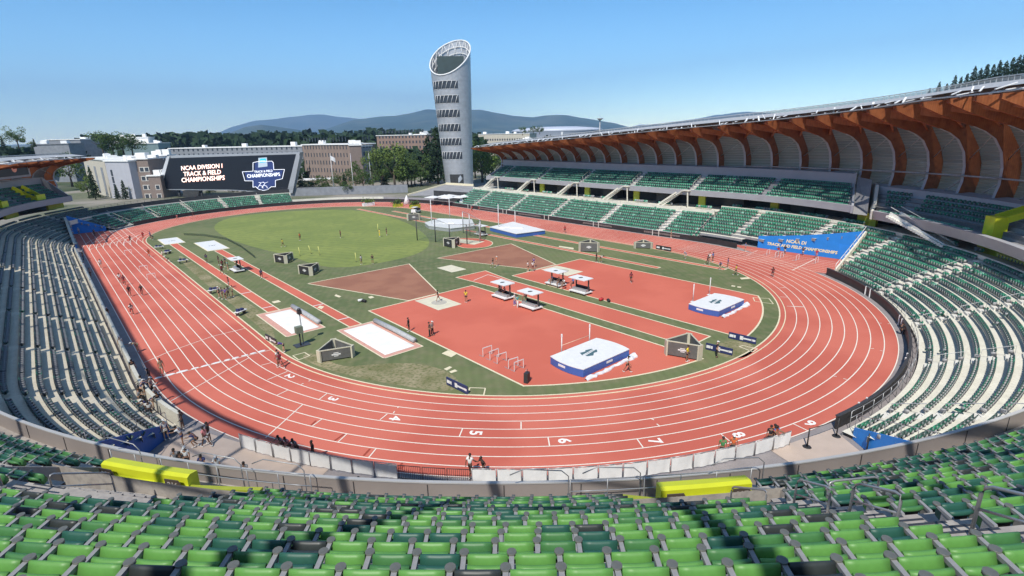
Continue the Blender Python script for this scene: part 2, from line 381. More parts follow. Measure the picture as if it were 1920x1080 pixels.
for x, y0, y1, lb in ((-29.2, -38, -29, "long grey rolled cover along the right edge of the farther sand pit"), (-23.9, -51.5, -42.3, "long grey rolled cover along the right edge of the nearest sand pit")):
    o = thing("rolled_cover", lb, "cover roll", (x, (y0+y1)/2, 0)); L = y1-y0
    MB().tube([(0, -L/2, .3), (.03, 0, .34), (0, L/2, .3)], .3, 10).build("roll", GROLL, o)
    MB().tube([(0, -L/2-.25, .3), (0, L/2+.25, .3)], .06, 6).build("core", DMETAL, o)
for pts, lb in (([(-33.1, 37.6), (-29.4, 37.6), (-29.4, 46), (-33.1, 46)], "white pit cover with dark emblem at the far end of the left runway"), ([(-27.9, 22.6), (-24.1, 22.6), (-24.1, 34.6), (-27.9, 34.6)], "white pit cover with a dark emblem beside the crowded shade canopies")):
    o = thing("pit_cover", lb, "pit cover", (pts[0][0], pts[0][1], 0), 0, "covers over the far pits")
    x0, y0 = pts[0]; q = [(p[0]-x0, p[1]-y0) for p in pts]
    MB().prism([(a*1.12-.2, b*1.06-.3) for a, b in q], .006, .03).build("border", CREAM, o)
    mb = MB(); mb.prism(q, .03, .10); mb.build("sheet", WHT, o)
    mb = MB(); text_mb(mb, "T&F", .9, frame((q[1][0]/2, q[2][1]*.45, .106), (1, 0, 0), (0, 1, 0)), shear=.2, bold=.02)
    mb.build("emblem", M("slate print", (.10, .14, .18), .6, 0), o)
area("clay_sector", [(-22.9, -17.9), (-4.5, -17.9), (-11.1, -37.2), (-16.2, -37.2)], CLAY, .006, CREAM, .2)
area("clay_sector", [(1.6, -17.7), (20.1, -17.7), (13.4, -37.1), (8.3, -37.1)], CLAY, .006, CREAM, .2)
def arcN(r, a0, a1, n=14): return [P('N', a0+(a1-a0)*i/n, r) for i in range(n+1)]
a0 = math.degrees(math.asin(-22.3/33.8)); a1 = math.degrees(math.asin(-5.2/33.8))
area("red_apron", [(-5.2, -37.4), (-22.3, -37.4)]+arcN(33.8, a0, a1), RUNWAY, .005, CREAM, .2)
a0 = math.degrees(math.asin(3.0/33.8)); a1 = math.degrees(math.asin(19.5/33.8))
area("red_apron", [(19.5, -37.4), (3.0, -37.4)]+arcN(33.8, a0, a1), RUNWAY, .005, CREAM, .2)
area("vault_runway", [(-4.1, -31.7), (2.0, -31.7), (.95, -39.4), (.95, -73.0), (-3.3, -73.0), (-3.3, -41.1)], RUNWAY, .005, CREAM, .18)
mb = MB(); gl(mb, (888, 526), (915, 515), .14, .02); gl(mb, (915, 515), (965, 530), .14, .02); struct(mb.build("runway_box_line", WHITE))
for pts in ([(-15.6, -37.9), (-11.8, -37.9), (-11.8, -43.8), (-15.6, -43.8)], [(9.0, -37.9), (12.9, -37.9), (12.9, -43.9), (9.0, -43.9)], [(-2.7, -24.1), (.35, -24.1), (.35, -28.6), (-2.7, -28.6)]):
    area("throwing_circle_pad", pts, M("cream concrete pad", (.66, .61, .46), .8, .07, 1), .012)
mb = MB()
for cx, cy in ((-13.6, -41), (11, -41)):
    mb.flat([(cx+1.07*cos(t*pi/12), cy+1.07*sin(t*pi/12)) for t in range(24)], .018)
struct(mb.build("throwing_circle", M("worn circle concrete", (.46, .43, .36), .8, .12, 3)))
for x0, x1, y0, y1 in ((29.6, 30.7, -59.5, 16), (23.0, 24.1, -51.2, 60), (28.2, 29.2, 17.4, 47)):
    area("javelin_runway", [(x0, y0), (x1, y0), (x1, y1), (x0, y1)], RUNWAY, .006, CREAM, .2)
# drain box frames and small cream plates on the turf
plates = [((345, 655), .9), ((0, 0), 0)]
pl = MB()
def frm(pts, wd=.12):
    pts = [G(*p) for p in pts]
    for i in range(len(pts)):
        p, q = pts[i], pts[(i+1) % len(pts)]; L = math.hypot(q[0]-p[0], q[1]-p[1]); nx, ny = -(q[1]-p[1])/L*wd/2, (q[0]-p[0])/L*wd/2
        pl.flat([(p[0]+nx, p[1]+ny), (q[0]+nx, q[1]+ny), (q[0]-nx, q[1]-ny), (p[0]-nx, p[1]-ny)], .012+.0015*i)
frm([(549, 667), (571, 661), (581, 667), (560, 675)]); frm([(881, 727), (910, 728), (907, 741), (877, 740)]); frm([(1386, 650), (1412, 660), (1420, 654), (1393, 648)])
frm([(1415, 565), (1450, 570), (1442, 560), (1412, 558)])
for q in ([(828, 663), (840, 657), (858, 663), (846, 670)], [(832, 692), (843, 687), (848, 689), (838, 695)], [(842, 697), (853, 693), (858, 696), (846, 700)], [(595, 577), (600, 573), (608, 575), (603, 580)],
          [(509, 566), (522, 563), (527, 566), (514, 569)], [(1387, 521), (1402, 520), (1407, 523), (1390, 524)], [(1048, 461), (1076, 465), (1075, 468), (1048, 463)], [(690, 557), (697, 555), (702, 558), (694, 560)],
          [(1372, 535), (1379, 536), (1378, 538), (1371, 537)], [(1383, 537), (1390, 538), (1389, 540), (1382, 539)], [(630, 552), (640, 556), (636, 558), (627, 555)]):
    pl.flat([G(*p) for p in q], .02)
struct(pl.build("ground_plates", CREAM))
# ------------------------------------------------------------------ grandstands
RB0, DR, ZB0, DZ = 48.9, 1.05, .35, .46          # first tread radius, tread depth, first level, rise
NR = 11
def in_chute(x, y, pad=0.0):
    r = math.hypot(x, y+Y0); f = math.degrees(math.atan2(x, -(y+Y0)))
    if -80 < f < -66 and r < 61: return f > -75.3+(r-49.5)*.67
    if -20 < f < -8 and r < 61: return f < -12.7-(r-50.4)*.55
    return (x > 30 and x < 50.5+pad and y > -73.1-pad and y < -43) or (x < -30 and x > -47.9-pad and y > 43 and y < 72.3+pad)
def tiers(mb, stations, rows, r0, z0, dr, dz, mt=0, mr=1):
    """stepped concrete: treads and risers, skipping the cells inside the start chutes"""
    for n in range(rows):
        ra, rb, z = r0+n*dr, r0+(n+1)*dr, z0+n*dz
        for i in range(len(stations)-1):
            (s0, v0), (s1, v1) = stations[i], stations[i+1]
            a, b, c, d = P(s0, v0, ra), P(s0, v0, rb), P(s1, v1, rb), P(s1, v1, ra)
            if in_chute((a[0]+c[0])/2, (a[1]+c[1])/2): continue
            mb.add([(*a, z), (*b, z), (*c, z), (*d, z)], [(0, 3, 2, 1)], mt)
            mb.add([(*a, z-dz), (*a, z), (*d, z), (*d, z-dz)], [(0, 1, 2, 3)], mr)
STN = {}
east = thing("east_grandstand", "long green seated grandstand along the back straight under curved timber ribs", "grandstand")
curve = thing("curve_grandstand", "curving grandstand wrapping the near bend, its upper tier filling the foreground", "grandstand")
west = thing("west_grandstand", "shaded grandstand with cream steps along the home straight at left edge", "grandstand")
north = thing("north_grandstand", "low stand of dark green seats curving behind the far bend", "grandstand")
def part(nm, mb, mats, par): return mb.build(nm, mats, par)
# lower tiers
s_curveR = st('N', -18, 90, .9); s_curveL = st('N', -90, -67, .7); s_mid = st('N', -66, -20, 2)
s_east = st('E', -Y0, 44, 4); s_eastx = s_east
s_west = st('W', -Y0, Y0, 4)[::-1]; s_westf = st('F', -90, -62, .8)[::-1]
s_north = st('F', -52, 16, 1.0)
CONCW = twotone('concrete tread warmed for shade', (.66, .60, .47), (.74, .67, .53), .5, (.56, .50, .39), s2=5)  # yellowed copy of the tread concrete, offsetting blue fill in shade
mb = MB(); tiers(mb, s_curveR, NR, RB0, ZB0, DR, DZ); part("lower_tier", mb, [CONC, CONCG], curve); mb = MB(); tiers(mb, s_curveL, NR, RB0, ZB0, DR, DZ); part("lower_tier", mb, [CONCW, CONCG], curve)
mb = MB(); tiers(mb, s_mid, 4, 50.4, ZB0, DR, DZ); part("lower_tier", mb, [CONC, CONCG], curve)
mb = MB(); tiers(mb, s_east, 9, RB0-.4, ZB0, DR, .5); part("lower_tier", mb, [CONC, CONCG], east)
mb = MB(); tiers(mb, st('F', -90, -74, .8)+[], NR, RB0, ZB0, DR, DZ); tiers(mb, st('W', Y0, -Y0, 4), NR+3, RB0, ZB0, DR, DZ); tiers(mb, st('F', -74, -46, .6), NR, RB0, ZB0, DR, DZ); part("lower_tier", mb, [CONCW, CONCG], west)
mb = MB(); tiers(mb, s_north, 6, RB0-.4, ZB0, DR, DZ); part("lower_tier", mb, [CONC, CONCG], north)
# concourses behind the lower tiers, back walls
zc = ZB0+NR*DZ
mb = MB(); sweep(mb, st('N', -90, -66, 3), [(RB0+NR*DR, zc-1), (RB0+NR*DR, zc), (67, zc)]); part("concourse_floor", mb, CONCW, curve); mb = MB(); sweep(mb, st('N', -12, 58, 2), [(RB0+NR*DR, zc-1), (RB0+NR*DR, zc), (67, zc)])
sweep(mb, st('N', 58, 90, 2), [(RB0+NR*DR, zc-1), (RB0+NR*DR, zc), (67, zc)]); part("concourse_floor", mb, CONC, curve)
mb = MB(); sweep(mb, s_east, [(57.9, 4.2), (57.9, 4.85), (67, 4.85)]); part("concourse_floor", mb, CONC, east)
mb = MB(); sweep(mb, st('W', -Y0, Y0, 6)+st('F', -90, -47, 3), [(RB0+14*DR, 5.8), (70, 5.8)]); part("concourse_floor", mb, CONCG, west)
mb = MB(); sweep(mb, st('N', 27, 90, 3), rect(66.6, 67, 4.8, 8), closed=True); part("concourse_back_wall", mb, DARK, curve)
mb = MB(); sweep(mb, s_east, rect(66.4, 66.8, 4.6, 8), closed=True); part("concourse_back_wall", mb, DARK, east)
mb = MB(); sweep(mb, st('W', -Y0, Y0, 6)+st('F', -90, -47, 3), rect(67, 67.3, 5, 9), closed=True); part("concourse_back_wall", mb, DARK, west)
# cream edge band at the head of the lower tiers
mb = MB(); sweep(mb, s_east, rect(57.5, 57.75, 4.3, 5.25), closed=True); part("edge_band", mb, CONC, east)
mb = MB(); sweep(mb, st('N', -12, 90, 2), rect(60.45, 60.7, 5.0, 5.9), closed=True); part("edge_band", mb, CONC, curve)
# field boundary wall with black boards
def fwall(sts, par, h=1.05, mat=BLACKW):
    mb = MB(); sweep(mb, sts, rect(48.05, 48.2, 0, h), closed=True); part("field_wall", mb, mat, par)
fwall(st('N', -12, 51.5, 1.5), curve); fwall(st('N', 77, 90, 1.5)+st('E', -Y0, Y0, 5)+st('F', 90, 70, 3), east); fwall(st('F', -45, 70, 3), north)
mb = MB(); sweep(mb, st('W', Y0, -Y0, 5)+st('N', -90, -76, 2), rect(48.3, 48.6, 0, 1.2), closed=True); part("field_wall", mb, CONC, west)
# board trim on wall
mb = MB(); sweep(mb, st('E', -Y0, Y0, 5), rect(47.99, 48.26, 1.06, 1.14), closed=True); part("wall_cap", mb, FASC, east)
mb = MB(); sweep(mb, st('N', -12, 51.5, 1.5), rect(47.99, 48.26, 1.06, 1.14), closed=True); part("wall_cap", mb, DMETAL, curve)
mb = MB()
for y0 in (-40, -22, 2, 20): mb.add([(47.98, y0, .35), (47.98, y0+9, .35), (47.98, y0+9, .75), (47.98, y0, .75)], [(0, 1, 2, 3)])
part("board_print", mb, M("muted board print", (.16, .13, .12), .6, .4, 3), east)
# guard rail behind the near boundary wall
mb = MB()
for a, b in ((-11, 21), (25, 35)):
    for z in (.95, 1.5): mb.tube([(*P('N', v, 48.7), z) for sg, v in st('N', a, b, 1.5)], .025, 5)
    for sg, v in st('N', a, b, 2): mb.tube([(*P('N', v, 48.7), 0), (*P('N', v, 48.7), 1.5)], .025, 5)
part("guard_rail", mb, METAL, curve)
# chute side walls: blue banner walls that follow the rake
def rake_wall(pts, mat, nm, par, th=.25, nrm=(1, 0)):
    vs = [(x, y, 0) for x, y, z in pts]+[(x, y, z) for x, y, z in pts]; n = len(pts)
    v2 = [(x+nrm[0]*th, y+nrm[1]*th, z) for x, y, z in vs]; mb = MB()
    o = 2*n
    fs = [(i, i+1, n+i+1, n+i) for i in range(n-1)]+[(o+n+i, o+n+i+1, o+i+1, o+i) for i in range(n-1)]+[(n+i, n+i+1, o+n+i+1, o+n+i) for i in range(n-1)]+[(0, n, o+n, o), (n-1, o+n-1, o+2*n-1, 2*n-1)]
    mb.add(vs+v2, fs); return part(nm, mb, mat, par)
def rz_(x, y, c=-Y0, sgn=1):
    r = math.hypot(x, y-c); return max(.9, ZB0+DZ*(r-RB0)/DR+.55)
pp = [(50.3, y, rz_(50.3, y)) for y in np.linspace(-55.5, -73, 12)]
bw = rake_wall(pp, BLUE, "chute_banner_wall", east)
rake_wall([(x, -73.0, rz_(x, -73.0)) for x in np.linspace(38.2, 50.3, 8)], CONC, "chute_end_wall", curve, nrm=(0, -1))
mb = MB()
for p, q in zip(pp, pp[1:]): mb.tube([(p[0]+.1, p[1], p[2]+.75), (q[0]+.1, q[1], q[2]+.75)], .03, 5); mb.tube([(p[0]+.1, p[1], p[2]), (p[0]+.1, p[1], p[2]+.75)], .025, 5)
e2 = [(x, -73.1, rz_(x, -73)) for x in np.linspace(38.2, 50.3, 8)]
for p, q in zip(e2, e2[1:]): mb.tube([(p[0], p[1], p[2]+.8), (q[0], q[1], q[2]+.8)], .05, 5); mb.tube([(p[0], p[1], p[2]), (p[0], p[1], p[2]+.8)], .03, 5)
part("guard_rail", mb, WHT, curve)
LETY = M("cream lettering", (.80, .74, .45), .6, 0)
mb = MB()
text_mb(mb, "NCAA DI", .85, frame((50.27, -62.4, 2.0), (0, -1, 0), (0, 0, 1)), bold=.03, shear=.15)
part("banner_lettering", mb, LETY, bw)
mb = MB(); text_mb(mb, "TRACK AND FIELD CHAMPIONSHIPS", .74, frame((50.27, -63.3, 1.05), (0, -1, 0), (0, 0, 1)), bold=.03, shear=.15)
part("banner_lettering", mb, LETY, bw)
BLUED = M("deep blue banner vinyl", (.02, .10, .36), .5, .05, 1)
mb = MB(); mb.box(50.26, -70.6, .05, .04, 2.3, 2.5); part("service_door", mb, M("bright blue door", (.02, .24, .72), .5, .05, 1), bw)
# far left chute: blue walls on both sides
pl_ = [(-47.85, y, max(.9, ZB0+DZ*(math.hypot(47.85, y-Y0)-RB0)/DR+.6)) for y in np.linspace(48, 72, 10)]
rake_wall(pl_, BLUED, "chute_banner_wall", west, nrm=(-1, 0))
pe = [(x, 72.4, 4.7-(x+47.8)*.5) for x in np.linspace(-47.8, -40.5, 6)]
rake_wall(pe, BLUE, "chute_banner_wall", north, nrm=(0, 1))
mb = MB()
for a, b in zip(pl_, pl_[1:]): mb.bar((a[0]-.25, a[1], a[2]+.1), (b[0]-.25, b[1], b[2]+.1), .5, .2)
part("wall_cap", mb, CONC, west)
# near tunnel at right and at left: blue ramps beside the lower seating
def tunnel(fr, nd, par, mat):
    p = [(*P('N', fr+(nd-fr)*t, 49.6+8.6*t), .95+3.9*t) for t in np.linspace(0, 1, 8)]
    d = Vector((P('N', nd, 55)[0]-P('N', fr, 55)[0], P('N', nd, 55)[1]-P('N', fr, 55)[1])).normalized()
    rake_wall(p, mat, "tunnel_wall", par, nrm=(d[0]*.3, d[1]*.3))
    mb = MB()
    for q0, q1 in zip(p, p[1:]):
        mb.tube([(q0[0], q0[1], q0[2]+1), (q1[0], q1[1], q1[2]+1)], .03, 5); mb.tube([(q0[0], q0[1], q0[2]), (q0[0], q0[1], q0[2]+1)], .025, 5)
    part("guard_rail", mb, METAL, par)
tunnel(-12.3, -17.2, curve, BLUE); tunnel(-75.4, -69.6, curve, BLUED)
mb = MB(); mb.flat([P('N', v, r) for v, r in ((-20, 47.9), (-12.2, 48.0), (-17.4, 60), (-20, 60))], .012); struct(part("tunnel_floor", mb, TAN, None))
mb = MB(); mb.flat([P('N', v, r) for v, r in ((-75, 48.2), (-58, 47.9), (-58, 60), (-69, 60))], .012); struct(part("tunnel_floor", mb, TAN, None))
# ---------------- upper decks
# east
ze0, re0 = 8.25, 60.4
s_eu = st('E', -Y0, 39, 4)
s_eu2 = st('T', 62.5, 90, 2)+s_eu[1:]
mb = MB(); tiers(mb, s_eu2, 7, re0, ze0, .95, .5); part("upper_tier", mb, [CONCG, CONCG], east)
mb = MB(); sweep(mb, s_eu2, [(60.2, 8.3), (60.2, 9.0), (59.7, 9.0), (59.9, 7.75), (67.2, 7.9), (67.2, 13.6), (66.95, 13.6), (66.95, 11.2)], closed=False); part("fascia", mb, FASC, east)
mb = MB(); sweep(mb, s_eu2, [(66.93, 11.3), (66.93, 13.7), (69.5, 13.9)]); part("back_band", mb, FASC, east)
# end returns of the east deck
for sg, v in (('T', 62.5), ('E', 39)):
    mb = MB(); q = [(59.6, 7.7), (67.2, 7.9), (69.4, 11.0), (69.4, 13.9), (66.9, 13.9), (66.9, 11.9), (60.3, 9.0), (59.6, 9.0)]
    vs = [(*P(sg, v, r), z) for r, z in q]+[(*P(sg, v+(-.5 if sg == 'T' else .35), r), z) for r, z in q]; n = len(q)
    mb.add(vs, [tuple(range(n)), tuple(range(2*n-1, n-1, -1))]+[(i, (i+1) % n, n+(i+1) % n, n+i) for i in range(n)]); part("end_wall", mb, FASC, east)
# right-hand curve deck
s_cu = st('S', 27, 58, 1.5)
mb = MB(); tiers(mb, s_cu, 4, 62.6, 8.9, .95, .55); sweep(mb, s_cu, [(59.6, 8.0), (62.6, 8.0), (62.6, 8.9)], 0); part("upper_tier", mb, [CONCG, CONCG], curve)
mb = MB(); sweep(mb, s_cu, [(59.7, 8.0), (59.7, 8.8), (58.9, 8.8), (59.5, 7.35), (67, 7.5)]); part("fascia", mb, FASC, curve)
mb = MB(); sweep(mb, s_cu, [(66.4, 10.0), (66.4, 11.9), (69.5, 12.1)]); part("back_band", mb, FASC, curve)
mb = MB(); q = [(58.9, 7.4), (67, 7.5), (69.5, 9.5), (69.5, 12.1), (66.3, 12.1), (62.5, 9.4), (59.5, 8.8), (58.9, 8.8)]; n = len(q)
vs = [(*P('S', 58, r), z) for r, z in q]+[(*P('S', 58.4, r), z) for r, z in q]
mb.add(vs, [tuple(range(n)), tuple(range(2*n-1, n-1, -1))]+[(i, (i+1) % n, n+(i+1) % n, n+i) for i in range(n)]); part("end_wall", mb, CONC, curve)
# grey folded wedge between the two decks
mb = MB(); a, b, c, d, e = (*P('N', 60.2, 60.5), 7.6), (*P('N', 62.0, 59.5), 7.7), (*P('N', 65.2, 66.5), 12.9), (*P('N', 68.0, 67), 13.2), (*P('N', 66.4, 69), 7.6)
mb.add([a, b, c, d, e], [(0, 1, 3, 2), (0, 2, 4), (1, 4, 3), (0, 4, 1)]); part("wedge_panel", mb, CONCG, curve)
# near deck in the foreground
ND, RS = .84, .568
R00, Z00 = 73.29+.40, 16.98         # back edge of tread 0 and its level
def tier_near(mb, sts, n0, n1):
    for n in range(n0, n1):
        rb = R00-n*ND; ra = rb-ND; z = Z00-n*RS
        for i in range(len(sts)-1):
            (s0, v0), (s1, v1) = sts[i], sts[i+1]
            a, b, c, d = P(s0, v0, ra), P(s0, v0, rb), P(s1, v1, rb), P(s1, v1, ra)
            mb.add([(*a, z), (*b, z), (*c, z), (*d, z)], [(0, 3, 2, 1)], 0)
            mb.add([(*a, z-RS), (*a, z), (*d, z), (*d, z-RS)], [(0, 1, 2, 3)], 1)
PORT = [(-36.15, 1), (-53.9, -1), (-18.6, 1), (-71.3, -1)]
def portal_span(c, sd): return (c-2.5, c+2.3) if sd > 0 else (c-3.9, c+4.0)
CF = twotone("foreground stand concrete", (.42, .38, .34), (.50, .46, .41), .6, (.34, .31, .29), s2=5)
mb = MB(); sn = st('W', 6, -Y0, 6)+st('N', -90, 27, 1.25)[1:]
tier_near(mb, st('W', 6, -Y0, 6)+st('N', -90, 27, 1.25)[1:], -8, 9)
tier_near(mb, st('N', -49.9, -38.6, 1.13), 9, 13)
for a_, b_ in ((-90, -71.3-3.9), (-70.3, -53.9-3.9), (-33.85, -18.6-1.55), (-16.3, 27)): tier_near(mb, st('N', a_, b_, 1.2), 10, 15)
for a_, b_ in ((-90, -71.9), (-70.7, -54.5), (-35.55, -19.2), (-18.0, 27)): tier_near(mb, st('N', a_, b_, 1.2), 9, 10)
part("foreground_tier", mb, [CF, CF], curve)
mb = MB(); sweep(mb, sn, [(59.95, 8.05), (63.2, 8.05), (63.2, 10.5)]); part("front_walkway", mb, CF, curve)
mb = MB(); sweep(mb, sn, [(60.0, 8.0), (60.0, 8.86), (59.9, 8.86), (59.6, 7.45), (80, 8.0)]); part("parapet", mb, PARA, curve)
mb = MB(); sweep(mb, sn, rect(59.88, 60.03, 8.865, 8.92), closed=True); part("parapet_cap", mb, M("pale metal capping", (.52, .51, .49), .5, .05, 1), curve)
mb = MB()
for v in np.arange(-86, 26, 2.9): mb.box(*P('N', v, 60.01), 8.1, .02, .035, .7, rot=rad(v)+pi/2)
part("panel_joint", mb, DMETAL, curve)
for pc, sd in PORT:
    lo, hi = portal_span(pc, sd)
    mb = MB(); sweep(mb, st('N', lo, hi, .6), [(61.3, 8.1), (61.3, 8.9), (66.13, 8.95), (66.13, 12.44)]); part("portal_landing", mb, CF, curve)
    mb = MB()
    for i in range(11):
        r1_ = 66.13-i*.36; z_ = 12.44-(i+1)*.31; mb.prism([P('N', pc-.62, r1_-.36), P('N', pc+.62, r1_-.36), P('N', pc+.62, r1_), P('N', pc-.62, r1_)], z_-.6, z_)
    part("portal_stair", mb, CF, curve)
    for q_ in (lo, hi):
        mb = MB(); vs = []
        for v_ in (q_-.08, q_+.08): vs += [(*P('N', v_, r), z) for r, z in ((61.4, 8.2), (61.4, 9.2), (66.1, 12.4), (66.1, 8.2))]
        mb.add(vs, [(0, 1, 2, 3), (7, 6, 5, 4), (0, 4, 5, 1), (1, 5, 6, 2), (2, 6, 7, 3)]); part("portal_cheek_wall", mb, CF, curve)
    wl, wh = (pc-1.15, pc+1.95) if sd > 0 else (pc-3.4, pc+.4)
    mb = MB(); sweep(mb, st('N', wl, wh, .6), [(62.25, 8.5), (62.25, 9.5), (62.1, 9.56), (62.1, 9.9), (61.95, 9.97), (61.6, 9.9), (61.6, 8.5)], closed=True)
    pw = part("portal_wall", mb, YEL, curve)
    mb = MB(); e0, e1 = ((wl-1.3, wl-.03) if sd > 0 else (wh+.03, wh+2.85))
    vs = []
    for sg, v in st('N', e0, e1, .6):
        z = 9.8-.25*((v-e0)/(e1-e0) if sd > 0 else (e1-v)/(e1-e0))
        for r, q in ((62.2, 8.6), (62.2, z), (62.0, z), (62.0, 8.6)): vs.append((*P(sg, v, r), q))
    k = len(vs)//4; mb.add(vs, [(i*4+j, i*4+(j+1) % 4, (i+1)*4+(j+1) % 4, (i+1)*4+j) for i in range(k-1) for j in range(4)]+[(0, 1, 2, 3), (4*k-1, 4*k-2, 4*k-3, 4*k-4)])
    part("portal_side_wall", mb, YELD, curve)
    if pc < -60 or pc > -30: continue
    for j, (v, tx) in enumerate(((wl+.45, "217" if sd < 0 and False else None), (wh-.45, None))):
        t = {(-36.15, 0): "216", (-36.15, 1): "217", (-53.9, 0): "215", (-53.9, 1): "216"}[(pc, j)]
        x, y = P('N', v, 62.28); out = (sin(rad(v)), -cos(rad(v)), 0); ta = (cos(rad(v)), sin(rad(v)), 0)
        fr = frame((x, y, 9.68), ta, (0, 0, 1))
        mb = MB(); mb.add([fr @ Vector(q) for q in ((-.34, -.22, 0), (.26, -.22, 0), (.38, 0, 0), (.26, .22, 0), (-.34, .22, 0), (-.34, -.22, .03), (.26, -.22, .03), (.38, 0, .03), (.26, .22, .03), (-.34, .22, .03))], [(9, 8, 7, 6, 5)[::-1], (0, 1, 6, 5), (1, 2, 7, 6), (2, 3, 8, 7), (3, 4, 9, 8), (4, 0, 5, 9)])
        sg_ = part("section_sign", mb, M("bronze sign plate", (.10, .075, .06), .5, .1, 3), pw)
        mb = MB(); text_mb(mb, t, .3, frame((x+out[0]*.035, y+out[1]*.035, 9.68), ta, (0, 0, 1)), bold=.008); part("number", mb, M("sign numerals", (.55, .5, .45), .5, 0), pw)
# aisle steps in the foreground: half-height treads with dark nosings
for pc, sd in PORT:
    mb = MB(); mn = MB()
    for n in range(-6, 9):
        for h in (0, 1):
            rb = R00-n*ND-(ND/2)*h; z = Z00-n*RS+(RS/2)*(1-h)
            if h == 0:
                r1, r0_ = R00-n*ND, R00-n*ND-ND*.5
                pts = [P('N', pc-.5, r0_), P('N', pc+.5, r0_), P('N', pc+.5, r1), P('N', pc-.5, r1)]
                mb.prism(pts, Z00-n*RS+.001, z)
            rr = (R00-n*ND-ND*.5) if h == 0 else (R00-n*ND-ND)
            pts = [P('N', pc-.5, rr-.002), P('N', pc+.5, rr-.002), P('N', pc+.5, rr+.05), P('N', pc-.5, rr+.05)]
            mn.prism(pts, z-.03 if h == 0 else Z00-n*RS-.02, z+.004 if h == 0 else Z00-n*RS+.004)
    part("aisle_steps", mb, CF, curve); part("step_nosing", mn, DMETAL, curve)
# hand rails on the aisles
def hoop(p0, p1, h, zf0, zf1, par, mid=True, r=.028, label=None):
    (x0, y0), (x1, y1) = p0, p1; mb = MB(); k = .16
    d = Vector((x1-x0, y1-y0, (zf1-zf0))).normalized()
    A, B = Vector((x0, y0, zf0)), Vector((x1, y1, zf1)); U = Vector((0, 0, h))
    c0, c1 = A+U, B+U
    mb.tube([A, c0-Vector((0, 0, k)), c0-Vector((0, 0, k*.3))+d*k*.3, c0+d*k, c1-d*k, c1-Vector((0, 0, k*.3))-d*k*.3, c1-Vector((0, 0, k)), B], r, 8)
    if mid: mb.tube([A+U*.55, B+U*.55], r*.85, 8)
    return part("aisle_handrail", mb, METAL, par)
def zt(r): return Z00-RS*round((R00-.4-r)/ND)
for pc in (-36.15, -53.9, -18.6, -71.3):
    for ra, rb in ((64.4, 66.1), (67.2, 68.3), (68.9, 70.0), (71.3, 72.6), (73.8, 75.2)):
        hoop(P('N', pc, ra), P('N', pc, rb), .95, zt(ra), zt(rb), curve)
for pc, sd in PORT[:2]:
    lo, hi = portal_span(pc, sd)
    e = pc-1.0*sd
    hoop(P('N', e-.5, 62.6), P('N', e+.5, 62.6), .9, 8.95, 8.95, curve, mid=False)
    hoop(P('N', pc+1.0*sd, 66.8), P('N', pc+3.1*sd if sd < 0 else pc+2.2, 66.8), 1.05, 12.44, 12.44, curve)
    mb = MB(); a0_, a1_ = (pc-4, pc+2.5) if sd > 0 else (pc-4.2, pc+4.5)
    for z in (.55, 1.05): mb.tube([(*P('N', v, 61.1), 8.75+z) for sg, v in st('N', a0_, a1_, .8)], .022, 6)
    for sg, v in st('N', a0_, a1_, 1.3): mb.tube([(*P('N', v, 61.1), 8.1), (*P('N', v, 61.1), 9.8)], .022, 6)
    part("guard_rail", mb, METAL, curve)
    for q in (-3.3, 1.4, 4.0):
        v = pc+q*sd*-1
        mb = MB(); mb.tube([(*P('N', v, 60.6), 8.1), (*P('N', v, 60.6), 9.6), (*P('N', v-.25, 60.6), 9.85), (*P('N', v-1.6, 60.6), 9.95), (*P('N', v-2.1, 60.6), 9.7)], .022, 6); part("stair_rail", mb, METAL, curve)
# far-left deck
s_fl = st('F', -90, -50, 2)
s_fw = st('W', 10, Y0, 6)+s_fl[1:]
mb = MB(); tiers(mb, s_fw, 6, 60.4, 8.2, .95, .62); part("upper_tier", mb, [CONCG, CONCG], west)
mb = MB(); sweep(mb, s_fw, [(60.3, 8.2), (60.3, 8.8), (59.6, 8.8), (59.8, 7.4), (68, 7.6)]); part("fascia", mb, FASC, west)
mb = MB(); sweep(mb, s_fw, [(66.1, 11.2), (66.1, 13.6), (69, 13.7)]); part("back_band", mb, FASC, west)
mb = MB(); q = [(59.6, 7.5), (68, 7.5), (68, 13.6), (66, 13.6), (60.3, 9.0), (59.6, 8.9)]; n = len(q)
vs = [(*P('F', -50, r), z) for r, z in q]+[(*P('F', -49.7, r), z) for r, z in q]
mb.add(vs, [tuple(range(n)), tuple(range(2*n-1, n-1, -1))]+[(i, (i+1) % n, n+(i+1) % n, n+i) for i in range(n)]); part("end_wall", mb, FASC, west)
for v in (-58, -72):
    mb = MB()
    for dv in (-1.4, 1.4):
        a, b = (*P('F', v+dv, 61), 8.9), (*P('F', v+dv, 65.5), 11.9); mb.bar(a, b, .3, 1.1)
    a, b = (*P('F', v, 60.9), 8.9), (*P('F', v, 60.9), 10.1); mb.box(a[0], a[1], 8.8, 3.1, .3, 1.3, rot=-rad(v)); part("portal_wall", mb, YEL, west)
for v in (-52, -67, -80): mb = MB(); mb.box(*P('F', v, 62.5), 5.8, 5.2, .5, 1.7, rot=-rad(v)); part("concourse_panel", mb, YELD, west)
